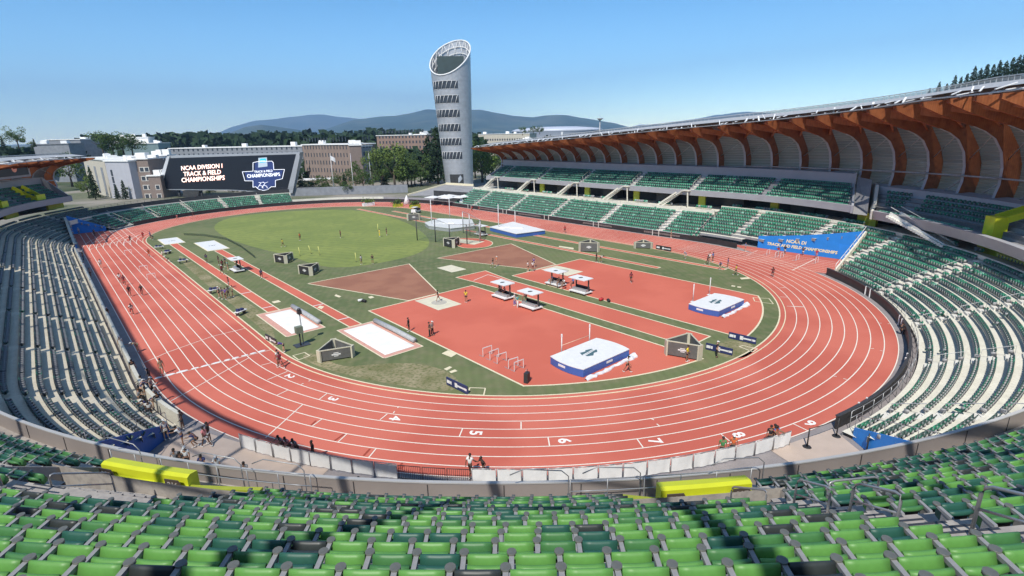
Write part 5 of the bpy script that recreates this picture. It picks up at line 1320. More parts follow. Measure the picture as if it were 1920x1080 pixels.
# ------------------------------------------------------------------ flagpoles
for i, (px, yb, yt, fl) in enumerate(((627, 363, 289, True), (664, 362, 289, False), (697, 353, 284, False))):
    p = (*G(px, yb), 0); zt_ = AR(px, yt, math.hypot(p[0]-CAM[0], p[1]-CAM[1]))[2]
    o = thing("flagpole", ("flagpole flying a white flag, leftmost of the three", "middle flagpole with its flag hanging furled", "bare flagpole, rightmost and nearest to light green tree")[i], "flagpole", (p[0], p[1], 0), 0, "flagpoles behind the far bend")
    mb = MB(); mb.cyl(0, 0, 0, zt_, .13, 8, r2=.06); mb.build("pole", WHT, o); mb = MB(); mb.cyl(0, 0, zt_, zt_+.25, .14, 8); mb.build("finial", WHT, o)
    if fl:
        mb = MB(); vs = []
        for a in range(7):
            for b in range(5): vs.append((cos(.4)*a*.28+.1, -sin(.4)*a*.28+.12*sin(a*1.4), zt_-.5-b*.42-.18*a))
        mb.add(vs, [(a*5+b, a*5+b+1, (a+1)*5+b+1, (a+1)*5+b) for a in range(6) for b in range(4)], 0, True); mb.build("flag", WHT, o)
    elif i == 1:
        mb = MB(); mb.tube([(.15, 0, zt_-.4), (.2, .05, zt_-1.6), (.16, 0, zt_-3)], .16, 6); mb.build("furled_flag", M("dull furled flag", (.25, .2, .28), .8, .3, 3), o)
# ------------------------------------------------------------------ plaza behind the far bend
PLZ = twotone("plaza paving and lawn", (.10, .12, .06), (.30, .27, .23), .035, (.22, .20, .17), s2=1.5)
mb = MB(); mb.flat([(-70, 104), (20, 98), (60, 75), (130, 60), (180, 180), (40, 260), (-120, 200)], -.04); struct(mb.build("plaza", PLZ))
mb = MB()
p = [(*G(700, 388), 0), (*G(862, 388), 0)]
q = [(*G(765, 366), 0), AR(836, 346, 225), AR(888, 349, 220), (*G(889, 376), .1), (*G(868, 377), .1), AR(826, 366, 199)]
mb = MB(); mb.add([tuple(a) for a in q], [(0, 1, 2, 3, 4, 5)]); mb.add([tuple(a) for a in q]+[(a[0], a[1], -.5) for a in q], [(i, (i+1) % 6, 6+(i+1) % 6, 6+i) for i in range(6)])
struct(mb.build("plaza_embankment", CONCG))
mb = MB(); a, b, c = (*G(765, 366), 0), AR(836, 346, 225), AR(888, 349, 220)
mb.bar(Vector(a)+Vector((0, 0, .2)), Vector(b)+Vector((0, 0, .2)), .5, .5); mb.bar(Vector(b)+Vector((0, 0, .3)), Vector(c)+Vector((0, 0, .3)), .5, 1.0)
tag(mb.build("parapet_wall", CREAM), "cream parapet edging the grey embankment below the tower", "wall")
mb = MB(); a, b = (*G(545, 368), 0), (*G(765, 361), 0); mb.bar((a[0], a[1], 1.6), (b[0], b[1], 1.6), .3, 3.2)
tag(mb.build("glass_screen_wall", GRYB), "long grey screen wall running behind the flagpoles to the embankment", "wall")
mb = MB(); a, b = (*G(245, 369), 0), (*G(330, 361), 0)
BL2 = M("purple blue event fence", (.10, .11, .30), .6, .4, 1)
mb.bar((a[0], a[1], 3.8), (b[0], b[1], 3.8), .2, 1.2); tag(mb.build("event_fence", BL2), "purple blue fence panels along the walkway left of the video board", "fence")
mb = MB(); a, b = G(500, 387), G(690, 382)
fw_ = MB(); sweep(fw_, st('F', 16, 52, 3), rect(50.5, 50.8, 0, 1.5), closed=True); tag(fw_.build("planter_wall", CONC), "low pale wall curving beyond the far bend past the green seats", "wall")
# green and white bush tub at the head of the bend, planters
for i, (px, py, sx) in enumerate(((688, 384, 2.6), (745, 386, 2.0), (778, 388, 2.2))):
    g = G(px, py, 1.0); o = thing("planter_bush", ("light green clipped bush in white tub beside the far bend", "dark green bush left of a white cone tent", "dark green bush right of a white cone tent")[i], "bush", (g[0]+3, g[1]+5, 0))
    mb = MB(); mb.box(0, 0, 0, sx*1.5, 1.4, 1.0); mb.build("tub", WHT if i == 0 else YELD, o)
    rr = random.Random(i); mb = MB(); leafquads(mb, [Vector((rr.gauss(0, .4)*sx, rr.gauss(0, .5), 1.5+rr.gauss(0, .35))) for _ in range(260)], .22, rr); mb.build("foliage", LEAF[2] if i == 0 else LEAF[0], o)
for i, (px, py) in enumerate(((815, 387), (828, 386), (842, 388), (855, 388), (846, 384), (866, 386))):
    g = G(px, py); o = thing("parasol", "white square parasol, %s from the left in the dark plaza terrace" % ORD[i], "parasol", (g[0]+1.5+(i % 2)*2, g[1]+3, 0), .3, "white parasols on the terrace")
    mb = MB(); mb.box(0, 0, 2.5, 4.2, 4.2, .08); mb.box(0, 0, 2.581, 4.2, 4.2, .5, top=.06); mb.build("canopy", WHT, o); mb = MB(); mb.cyl(0, 0, 0, 2.5, .05, 6); mb.build("pole", METAL, o)
mb = MB(); a, b = G(800, 384), G(872, 389); mb.bar((a[0]+9, a[1]+9, 1.7), (b[0]+9, b[1]+5, 1.7), .3, 3.4); tag(mb.build("terrace_wall", DARK), "dark terrace wall behind the white parasols", "wall")
for i, (px, py) in enumerate(((762, 385), (867, 388))):
    g = G(px, py); o = thing("cone_tent", "small pointed white tent %s" % ("between the two bushes on the plaza" if i == 0 else "at right end of the parasol terrace"), "tent", (g[0]+2, g[1]+3, 0)); mb = MB(); mb.cyl(0, 0, 0, 3.0, 1.3, 10, r2=.05); mb.build("canvas", WHT, o)
# ------------------------------------------------------------------ people
def fk(lean=0, lh=0, lk=0, rh=0, rk=0, ls=0, le=10, rs_=0, re=10, drop=0, out=.05, head=0, sidearm=.10):
    """joint positions of a figure 1.76 m tall facing +Y; angles in degrees, + swings forward"""
    J = {}; T = lambda y, z, a: (y*cos(a)-z*sin(-a), y*sin(-a)+z*cos(a))
    pz = .93-drop; L = rad(lean)
    def up(x, y, z): yy, zz = T(y, z, L); return Vector((x, yy, pz+zz))
    J['pel'] = up(0, 0, 0); J['wai'] = up(0, 0, .17); J['che'] = up(0, .01, .36); J['nec'] = up(0, .0, .53)
    J['hea'] = up(0, .03, .60)+Vector((0, .02*head, 0)); J['top'] = up(0, .045, .73)+Vector((0, .04*head, 0))
    for s, sx, h, k, sh, el in (('l', -1, lh, lk, ls, le), ('r', 1, rh, rk, rs_, re)):
        hp = up(sx*.095, 0, -.03); a = rad(h); kn = hp+Vector((sx*out*.4, sin(a)*.43, -cos(a)*.43)); b = rad(h-k); an = kn+Vector((0, sin(b)*.42, -cos(b)*.42))
        J[s+'hip'] = hp; J[s+'kne'] = kn; J[s+'ank'] = an; f = b*.6; J[s+'toe'] = an+Vector((sx*.02, .15*cos(f), -.05+.15*sin(f)))
        sp = up(sx*.175, .0, .47); a = rad(sh)+L*.3; eb = sp+Vector((sx*sidearm*.6, sin(a)*.28, -cos(a)*.28)); b = a+rad(el); wr = eb+Vector((sx*.02, sin(b)*.25, -cos(b)*.25)); pa = wr+Vector((0, sin(b)*.07, -cos(b)*.07))
        J[s+'sho'] = sp; J[s+'elb'] = eb; J[s+'wri'] = wr; J[s+'pal'] = pa; d = (pa-wr).normalized(); n = Vector((0, d[2], -d[1]))
        for i, (o, ln) in enumerate(((-.027, .062), (-.009, .075), (.009, .07), (.027, .055))):
            b1 = pa+n*o*.6+d*.01; J[s+'f%da' % i] = b1+n*o*.5+d*ln*.55; J[s+'f%db' % i] = b1+n*o*.5+d*ln+Vector((-sx*.018, 0, 0))
        J[s+'tha'] = wr+n*.035+d*.035+Vector((-sx*.01, 0, 0)); J[s+'thb'] = wr+n*.05+d*.065+Vector((-sx*.018, 0, 0))
    return J
def skinmesh(name, J, chain, radii):
    idx = {}; vs = []; es = []
    for a, b in chain:
        for q in (a, b):
            if q not in idx: idx[q] = len(vs); vs.append(J[q])
        es.append((idx[a], idx[b]))
    me = bpy.data.meshes.new("sk"); me.from_pydata([tuple(v) for v in vs], es, []); ob = bpy.data.objects.new("sk", me); COL.objects.link(ob)
    md = ob.modifiers.new("s", 'SKIN'); sv = me.skin_vertices[0].data
    for q, i in idx.items():
        r = radii.get(q, radii.get(q[1:], .02))
        r = r if isinstance(r, tuple) else (r, r); sv[i].radius = r; sv[i].use_root = (i == 0)
    su = ob.modifiers.new("u", 'SUBSURF'); su.levels = 1; su.render_levels = 1
    dg = bpy.context.evaluated_depsgraph_get(); m2 = bpy.data.meshes.new_from_object(ob.evaluated_get(dg)); m2.name = name
    for p_ in m2.polygons: p_.use_smooth = True
    bpy.data.objects.remove(ob); bpy.data.meshes.remove(me)
    if not m2.materials: m2.materials.append(SKIN[0])
    return m2
BR = {'pel': (.13, .095), 'wai': (.115, .085), 'che': (.145, .10), 'nec': .052, 'hea': (.075, .085), 'top': (.07, .08), 'hip': .088, 'kne': .056, 'ank': .038, 'toe': .036, 'sho': .058, 'elb': .04, 'wri': .027, 'pal': (.036, .018)}
for i in range(4): BR['f%da' % i] = .010; BR['f%db' % i] = .008
BR['tha'] = .012; BR['thb'] = .009
BCH = [('pel', 'wai'), ('wai', 'che'), ('che', 'nec'), ('nec', 'hea'), ('hea', 'top')]
for s in 'lr':
    BCH += [('pel', s+'hip'), (s+'hip', s+'kne'), (s+'kne', s+'ank'), (s+'ank', s+'toe'), ('che', s+'sho'), (s+'sho', s+'elb'), (s+'elb', s+'wri'), (s+'wri', s+'pal'), (s+'wri', s+'tha'), (s+'tha', s+'thb')]
    for i in range(4): BCH += [(s+'pal', s+'f%da' % i), (s+'f%da' % i, s+'f%db' % i)]
POSES = {'stand': dict(ls=6, rs_=-4, lh=3, rh=-3, le=14, re=12), 'walk': dict(lh=24, lk=8, rh=-20, rk=14, ls=-24, rs_=24, le=18, re=22, lean=4), 'run': dict(lh=52, lk=58, rh=-26, rk=48, ls=-38, rs_=42, le=85, re=85, lean=12),
         'hips': dict(ls=-22, rs_=-22, le=70, re=70, lh=4, rh=-4, sidearm=.3), 'bend': dict(lean=62, lh=12, rh=-6, lk=10, ls=60, rs_=70, le=8, re=10, drop=.02), 'sit': dict(lh=84, lk=82, rh=78, rk=86, ls=35, rs_=30, le=40, re=46, drop=.46, lean=6),
         'lean': dict(lean=24, ls=55, rs_=60, le=30, re=24, lh=-4, rh=6), 'point': dict(ls=5, rs_=78, re=8, lh=6, rh=-6), 'crouch': dict(lean=38, lh=70, lk=95, rh=55, rk=100, ls=50, rs_=50, le=20, re=30, drop=.36)}
PM = {}
for nm, kw in POSES.items():
    J = fk(**kw); mn = min(J[q][2] for q in ('lank', 'rank', 'ltoe', 'rtoe'))-.03
    for q in J: J[q] = J[q]-Vector((0, 0, mn))
    B_ = skinmesh("body", J, BCH, BR)
    J2 = dict(J)
    for s in 'lr':
        J2[s+'slv'] = J[s+'sho'].lerp(J[s+'elb'], .62); J2[s+'thi'] = J[s+'hip'].lerp(J[s+'kne'], .52); J2[s+'shn'] = J[s+'kne'].lerp(J[s+'ank'], .93)
    J2['hem'] = J['pel'].lerp(J['wai'], .15); J2['col'] = J['che'].lerp(J['nec'], .62)
    SH = skinmesh("shirt", J2, [('hem', 'wai'), ('wai', 'che'), ('che', 'col'), ('che', 'lsho'), ('lsho', 'lslv'), ('che', 'rsho'), ('rsho', 'rslv')], {'hem': (.15, .115), 'wai': (.135, .105), 'che': (.162, .12), 'col': .075, 'sho': .075, 'slv': .062})
    ST = skinmesh("shorts", J2, [('pel', 'lhip'), ('lhip', 'lthi'), ('pel', 'rhip'), ('rhip', 'rthi'), ('pel', 'hem')], {'pel': (.145, .11), 'hip': .103, 'thi': .088, 'hem': (.14, .105)})
    PT = skinmesh("trousers", J2, [('pel', 'lhip'), ('lhip', 'lkne'), ('lkne', 'lshn'), ('pel', 'rhip'), ('rhip', 'rkne'), ('rkne', 'rshn'), ('pel', 'hem')], {'pel': (.145, .11), 'hip': .103, 'kne': .075, 'shn': .06, 'hem': (.14, .105)})
    c = J['hea'].lerp(J['top'], .62)
    def ball(mb, c, r, sc, n=10, mi=0, zmin=-1):
        vs = []; k = 6
        for j in range(k+1):
            t = pi*j/k
            for i in range(n): a = 2*pi*i/n; vs.append(c+Vector((sin(t)*cos(a)*sc[0], sin(t)*sin(a)*sc[1], max(cos(t), zmin)*sc[2]))*r)
        mb.add(vs, [(j*n+i, (j+1)*n+i, (j+1)*n+(i+1) % n, j*n+(i+1) % n) for j in range(k) for i in range(n)], mi, True)
    mb = MB(); ball(mb, c+Vector((0, -.018, .018)), .108, (.93, 1.0, 1.0), zmin=-.15); HR = mb.mesh("hair", SKIN[2])
    mb = MB(); ball(mb, c+Vector((0, -.005, .03)), .112, (1, 1.05, .9), zmin=-.1); mb.box(c[0], c[1]+.13, c[2]+.02, .15, .13, .012); CP = mb.mesh("cap", SKIN[2])
    mb = MB()
    for sx in (-1, 1): mb.box(sx*.033, c[1]+.083, c[2]-.012, .022, .012, .012); 
    mb.box(0, c[1]+.098, c[2]-.05, .02, .03, .035); mb.box(0, c[1]+.088, c[2]-.075, .045, .01, .008); 
    for sx in (-1, 1): mb.box(sx*.083, c[1]-.005, c[2]-.045, .016, .035, .05)
    FA = mb.mesh("face_features", SKIN[2])
    mb = MB()
    for s in 'lr':
        a, t = J[s+'ank'], J[s+'toe']; mb.tube([a+Vector((0, -.05, -.05)), a+Vector((0, 0, -.045)), t+Vector((0, .02, 0))], .048, 8, r2=.042)
    SO = mb.mesh("shoes", SKIN[2])
    PM[nm] = (B_, SH, ST, PT, HR, CP, FA, SO)
CL = {k: M("cloth "+k, c, .8, .06, 8) for k, c in dict(white=(.72, .72, .70), black=(.02, .02, .024), red=(.50, .035, .04), yellow=(.72, .58, .03), green=(.06, .28, .09), navy=(.03, .04, .13), blue=(.06, .17, .50), purple=(.10, .06, .30), orange=(.75, .17, .05), grey=(.24, .24, .25), khaki=(.38, .31, .20), teal=(.05, .32, .32), maroon=(.20, .03, .05), pink=(.65, .25, .25)).items()}
HAIRC = [M("hair black", (.015, .012, .01), .6, 0), M("hair brown", (.10, .055, .03), .6, 0), M("hair blond", (.40, .28, .12), .6, 0)]
def person(x, y, z, pose, yaw, shirt, legs, lt, skin, hat, label, group=None, sc=1.0):
    B_, SH, ST, PT, HR, CP, FA, SO = PM[pose]
    b = link("person", B_, None, (x, y, z), rad(yaw)); b.scale = (sc, sc, sc); tag(b, label, "person", group)
    def put(me, nm, mat):
        o = link(nm, me, b); o.material_slots[0].link = 'OBJECT'; o.material_slots[0].material = mat; return o
    b.material_slots[0].link = 'OBJECT'; b.material_slots[0].material = SKIN[skin]
    put(SH, "shirt", CL[shirt]); put(ST if lt == 's' else PT, "shorts" if lt == 's' else "trousers", CL[legs]); put(FA, "face_features", HAIRC[0]); put(SO, "shoes", CL['white'] if legs != 'black' or lt == 's' else CL['black'])
    if hat: put(CP, "cap", CL[hat])
    else: put(HR, "hair", HAIRC[0] if skin else HAIRC[1])
    return b
W_, K_ = 'white', 'black'
CROWD = [
 # home straight
 (190, 503, 'walk', 180, W_, 'grey', 's', 0, None, "person in white top walking in the outer lanes of the home straight, farthest back"),
 (226, 531, 'walk', 170, W_, 'red', 's', 1, None, "person in white top and red shorts at the back of the walking group"),
 (234, 535, 'walk', 175, 'maroon', 'red', 's', 2, None, "person in maroon top beside the white topped walker in the group"),
 (244, 556, 'walk', 180, K_, 'maroon', 's', 2, None, "person in black top ahead of the walking group, left of a pair"),
 (267, 554, 'walk', 165, K_, 'maroon', 's', 2, None, "person in black top walking right of the pair on the home straight"),
 (248, 590, 'run', 180, W_, 'red', 's', 2, None, "runner in white top and red shorts alone nearest on the home straight"),
 (305, 703, 'stand', 200, 'khaki', 'khaki', 's', 1, None, "person in khaki standing at the outer end of the white finish strips"),
 (259, 660, 'bend', 120, 'khaki', 'khaki', 's', 1, W_, "person bending forward in white cap on the outermost lane line"),
 (229, 658, 'stand', 150, W_, K_, 't', 0, W_, "person in white top and cap on the grey strip by stand"),
 (252, 705, 'stand', 200, K_, K_, 't', 1, None, "person in all black leaning on the wall beside shaded seats"),
 (284, 722, 'walk', 60, K_, K_, 's', 2, None, "dark clothed person stepping off the track beside the finish line"),
 (287, 740, 'stand', 240, 'grey', K_, 't', 0, W_, "person in grey top and pale cap standing beside the finish entrance"),
 (276, 752, 'stand', 80, K_, 'grey', 't', 1, None, "person in black top in the press cluster, rear left"),
 (268, 746, 'lean', 300, 'navy', K_, 't', 0, W_, "person in navy top and white cap in the press cluster"),
 (262, 757, 'sit', 280, 'grey', K_, 't', 0, None, "person in grey top seated at the near end of the shaded stand"),
 (286, 768, 'bend', 200, 'navy', W_, 's', 0, W_, "person in navy bending over with a white cap near blue ramp"),
 (284, 786, 'stand', 170, W_, K_, 's', 2, K_, "person in white top and black shorts just above the blue ramp"),
 (313, 824, 'stand', 200, W_, W_, 's', 0, W_, "person all in white with white cap on the grey apron by the fence"),
 (344, 806, 'hips', 70, K_, K_, 's', 2, None, "athlete in black with long hair on the grey corner of the track"),
 (344, 835, 'lean', 60, W_, 'navy', 's', 1, K_, "broad person in white striped top leaning over the rail"),
 (372, 838, 'crouch', 60, 'navy', K_, 's', 1, None, "person in navy sitting low against the outer rail"),
 (388, 838, 'walk', 30, 'pink', W_, 's', 2, None, "person in pale pink with white towel beside another at rail"),
 (394, 830, 'stand', 60, K_, W_, 's', 2, None, "athlete in black top behind the person with a white towel"),
 (523, 686, 'stand', 30, W_, 'grey', 's', 1, None, "person in white top and grey shorts on inner lane by kerb"),
 (527, 690, 'walk', 20, 'maroon', 'pink', 's', 2, None, "small person in maroon close beside the white topped one"),
 (533, 661, 'bend', 80, 'purple', K_, 's', 0, None, "person in purple bending on the grass behind the inner kerb"),
 # infield throws and mats
 (767, 622, 'stand', 40, K_, K_, 's', 2, None, "athlete in black standing on the left edge of red apron"),
 (806, 631, 'hips', 60, K_, K_, 't', 1, None, "person in long black clothes, left of a pair on red apron"),
 (811, 629, 'stand', 200, 'grey', K_, 't', 0, W_, "person in grey jacket, right of a pair on red apron"),
 (822, 566, 'walk', 60, K_, 'maroon', 's', 1, None, "athlete in black on the cream throwing circle pad"),
 (874, 567, 'stand', 130, 'yellow', K_, 's', 1, None, "person in yellow shirt on red apron right of the throwing circle pad"),
 (986, 575, 'stand', 60, 'green', 'teal', 't', 0, W_, "person in green top beside the nearer shade canopy"),
 (965, 573, 'stand', 200, W_, 'blue', 't', 0, W_, "person in white and blue between the two nearest shade canopies"),
 (970, 576, 'walk', 120, 'teal', W_, 't', 0, None, "person in teal and white trousers between the two nearest canopies"),
 (924, 502, 'walk', 200, K_, W_, 's', 1, None, "athlete in black top and white shorts beside the farther clay sector"),
 (931, 499, 'stand', 240, 'orange', 'maroon', 's', 0, W_, "person in orange red shirt on the edge of farther clay sector"),
 (990, 509, 'stand', 20, W_, K_, 's', 0, None, "person in white shirt, left of two by the far circle pad"),
 (999, 509, 'stand', 350, W_, 'maroon', 's', 1, None, "person in white shirt, right of two by the far circle pad"),
 (1001, 501, 'stand', 160, 'purple', 'navy', 's', 0, None, "person in purple shirt facing two people in white"),
 (1183, 530, 'walk', 120, 'maroon', K_, 's', 2, None, "athlete in maroon walking alone across the farther red apron"),
 (1118, 492, 'stand', 200, K_, K_, 's', 2, None, "person in black beside the grey three sided stand on javelin runway"),
 (1126, 492, 'bend', 180, W_, K_, 's', 1, None, "person bending forward in white shirt by the javelin runway"),
 (1176, 698, 'walk', 200, W_, K_, 's', 1, K_, "person in white shirt and black shorts at right end of near mat"),
 (1288, 678, 'hips', 200, 'yellow', K_, 's', 1, None, "person in yellow shirt in front of the near three sided stand"),
 (1343, 670, 'stand', 230, K_, K_, 't', 0, W_, "person dressed in black standing between two low sponsor boards"),
 (1059, 437, 'walk', 150, 'red', K_, 's', 2, None, "small person in red on the back straight"),
 # green throwing field
 (531, 463, 'walk', 60, 'yellow', K_, 's', 1, None, "leftmost person on the bright green field, yellow top"),
 (563, 451, 'stand', 30, 'orange', K_, 's', 1, None, "person in orange top left of centre on the bright green field"),
 (639, 446, 'stand', 90, 'maroon', K_, 's', 2, None, "person in maroon near the centre of the bright green field"),
 (712, 444, 'stand', 270, 'yellow', 'yellow', 't', 0, None, "tall person in pale yellow at right of the bright green field"),
 (725, 441, 'stand', 270, K_, K_, 's', 1, None, "person in black beside the pale yellow figure on green field"),
 (678, 496, 'stand', 30, W_, 'grey', 's', 1, None, "person in white shirt on near edge of bright green field"),
 (699, 495, 'stand', 330, K_, 'green', 's', 1, None, "person in black beside white shirted one on near field edge"),
 # runways
 (491, 523, 'walk', 170, 'navy', K_, 's', 2, None, "athlete in navy walking on the right hand runway"),
 (388, 493, 'stand', 140, 'navy', 'green', 's', 2, None, "person in navy between the two runways by the canopy crowd"),
 (411, 497, 'stand', 100, K_, 'grey', 's', 2, None, "person in black, back left of the canopy crowd"),
 (418, 505, 'stand', 200, 'maroon', K_, 's', 2, None, "person in maroon at the front of the canopy crowd"),
 (423, 500, 'hips', 60, 'navy', K_, 's', 1, None, "person in navy amid the canopy crowd"),
 (428, 507, 'stand', 250, 'teal', K_, 's', 0, None, "person in pale teal just left of the white canopy"),
 (417, 515, 'walk', 185, 'maroon', K_, 's', 2, W_, "person with white cap walking on the left hand runway"),
 (430, 540, 'stand', 90, 'maroon', W_, 's', 2, None, "person in maroon behind the near group beside left runway"),
 (412, 559, 'stand', 60, 'grey', K_, 's', 0, W_, "person in grey with white cap, leftmost of the near group"),
 (418, 561, 'stand', 100, 'navy', K_, 's', 1, None, "person in navy, second from left in the near group"),
 (424, 562, 'hips', 300, 'purple', K_, 's', 1, None, "person in purple, middle of the near group"),
 (429, 558, 'stand', 200, 'grey', K_, 's', 2, None, "person in grey behind the middle of the near group"),
 (437, 557, 'point', 270, 'khaki', K_, 's', 1, None, "person in khaki, rightmost of the near group"),
 (306, 486, 'stand', 100, W_, K_, 's', 0, None, "person in white shirt by the kerb with equipment behind"),
 (317, 492, 'crouch', 80, 'green', K_, 's', 1, W_, "person crouching in green beside the inner kerb"),
 (269, 448, 'walk', 180, 'red', 'red', 's', 2, None, "athlete in red on the curve lanes near the far kerb corner"),
 (283, 448, 'stand', 120, 'purple', K_, 's', 1, None, "person in purple, left of two at the far kerb corner"),
 (288, 450, 'crouch', 120, 'navy', K_, 's', 1, None, "person crouching in navy at the far kerb corner"),
 (280, 482, 'run', 175, 'orange', 'orange', 's', 2, None, "small athlete in orange running in the innermost lane"),
 (245, 454, 'run', 175, 'maroon', K_, 's', 2, None, "small athlete in maroon among the far hurdles"),
 (149, 440, 'stand', 150, W_, 'grey', 't', 0, W_, "person in white with white cap at the dark corner of far chute"),
 (178, 443, 'stand', 160, K_, K_, 't', 1, None, "tall person in black standing at the top of the far chute"),
 (157, 487, 'stand', 110, K_, K_, 't', 1, W_, "person in black by the pale wall at top of home straight"),
 (160, 505, 'sit', 100, W_, K_, 't', 1, None, "person in white sitting by the pale wall, farther of two"),
 # right bend and far straight
 (1326, 496, 'walk', 200, K_, K_, 's', 2, None, "athlete in black on the grass by the start of right bend"),
 (1336, 491, 'stand', 180, 'blue', K_, 's', 1, None, "person in blue on the innermost lane near the javelin runway end"),
 (1350, 505, 'crouch', 120, 'blue', K_, 's', 0, None, "person crouching in blue at the javelin runway end"),
 (1364, 503, 'stand', 200, 'purple', 'grey', 's', 1, None, "person in purple right of the crouching one in blue"),
 (1379, 516, 'walk', 200, 'yellow', K_, 's', 1, None, "person in yellow top walking on grass inside the right bend"),
 (1286, 485, 'crouch', 90, 'blue', W_, 's', 0, W_, "person crouching in light blue beside the inner edge of back straight"),
 (1448, 519, 'run', 110, 'maroon', K_, 's', 2, None, "athlete in maroon crouched low running in lanes of right bend"),
 (1397, 472, 'stand', 200, 'blue', 'navy', 's', 0, None, "person in light blue on outer lane beside the blue wall's left end"),
 (1459, 478, 'run', 100, 'red', W_, 's', 2, None, "hurdler in red, leftmost before the blue wall lettering"),
 (1471, 477, 'walk', 100, K_, W_, 's', 2, None, "athlete in black standing second from left before the blue wall"),
 (1505, 479, 'run', 100, K_, W_, 's', 1, None, "hurdler in black top clearing a hurdle before the blue wall"),
 (1530, 485, 'walk', 100, 'red', 'pink', 's', 1, None, "athlete in red, rightmost before the blue wall lettering"),
 (1579, 510, 'stand', 190, 'maroon', K_, 's', 2, None, "person in maroon standing at the chute end corner"),
 (1574, 516, 'sit', 190, K_, W_, 's', 1, None, "person sitting with white towel at the chute end corner"),
 (1688, 628, 'sit', 260, K_, K_, 't', 1, None, "person in black sitting by the boundary wall on right bend"),
 (1258, 446, 'stand', 200, 'khaki', K_, 's', 0, None, "person in khaki standing on outer lane of the back straight"),
 (885, 397, 'walk', 150, 'red', K_, 's', 2, None, "tiny red clad athlete at the far end of back straight"),
 (363, 407, 'walk', 200, K_, 'maroon', 's', 2, None, "tiny dark athlete on the far bend right of centre aisle"),
 (333, 413, 'walk', 200, 'pink', 'pink', 's', 1, None, "tiny pale athlete on the far bend nearest left chute"),
 (898, 395, 'run', 150, 'maroon', 'red', 's', 1, None, "second tiny red clad athlete at far end of back straight"),

 (270, 730, 'sit', 100, K_, K_, 't', 2, None, "person in black sitting at front of the shaded stand above the cluster"),
 (296, 757, 'stand', 230, 'grey', K_, 't', 0, W_, "person in grey with pale cap on the apron edge of cluster"),
 (300, 770, 'hips', 190, K_, 'khaki', 's', 1, None, "person in black top and khaki shorts on apron by cluster"),
 (279, 771, 'crouch', 120, 'navy', K_, 's', 1, W_, "person crouching in navy beside the pale wall above the ramp"),
 (205, 600, 'stand', 120, K_, 'grey', 't', 1, W_, "person in black with pale cap on grey strip halfway along stand"),
 (171, 520, 'walk', 160, 'grey', K_, 's', 1, None, "person in grey walking on grey strip beside the home straight"),
 (1330, 492, 'stand', 90, W_, K_, 's', 0, None, "person in white beside the athlete in black at javelin runway end"),
 # foreground track edge
 (882, 893, 'walk', 300, W_, K_, 's', 2, None, "shirtless looking pale topped athlete walking beside the black barriers"),
 (907, 893, 'run', 80, K_, K_, 's', 2, None, "athlete in black running along outermost lane with long shadow"),
]
for px, py, pose, yaw, a, b, lt, sk, hat, lab in CROWD:
    x, y = G(px, py); person(x, y, .02, pose, yaw, a, b, lt, sk, hat, lab)
NET_ = sheer('low net', (.03, .06, .035), .6, .8)
# people leaning on the near fence
for px, py, sh, pose, lab in ((495, 836, 'grey', 'lean', "person in grey leaning on the white fence, leftmost of four"), (506, 841, 'pink', 'lean', "person in pale pink leaning on the white fence, second of four"), (526, 841, 'grey', 'lean', "person in pale grey leaning on the white fence, third of four"),
                        (560, 850, K_, 'stand', "person in black printed shirt facing the track, rightmost of four"), (1380, 842, 'green', 'stand', "person in green top behind the near white fence"), (1397, 834, 'orange', 'stand', "person in orange with white cap behind the near white fence"),
                        (1459, 809, K_, 'stand', "person in black, leftmost of the orange and blue group"), (1468, 808, 'orange', 'stand', "person in orange with dark hair in the orange and blue group"), (1474, 812, 'red', 'lean', "person in red bending in the orange and blue group"), (1484, 816, 'blue', 'lean', "person in light blue leaning right in the group by fence")):
    x, y = G(px, py, 1.55); f_ = math.degrees(math.atan2(x, -(y+Y0))); x, y = P('N', f_, 47.5 if pose != 'lean' else 47.35); person(x, y, 0, pose, f_+(180 if pose == 'lean' else 150), sh, K_, 's', 2 if px < 1300 else 1, W_ if px == 1397 else None, lab)
for px, py, pose, sh, hat, lab in ((342, 872, 'sit', K_, None, "person in black sitting in the front row left of a white shirt"), (352, 872, 'stand', W_, W_, "person in white with a white cap standing among near front seats"), (331, 866, 'sit', 'grey', None, "person in grey sitting in the shaded near front seats"),
                        (407, 868, 'sit', W_, W_, "person in white cap sitting behind the near banners"), (457, 868, 'sit', 'grey', None, "person sitting in front of an open white panel"), (672, 896, 'sit', K_, None, "person whose dark head shows over the parapet cap"), (379, 866, 'sit', 'navy', None, "person in navy sitting beside the near banners")):
    x, y = G(px, py, 1.6); r_ = math.hypot(x, y+Y0); z_ = max(0, ZB0+DZ*(int((r_-50.4)/DR))); person(x, y, z_, pose, 150, sh, K_, 't', 1, hat, lab)
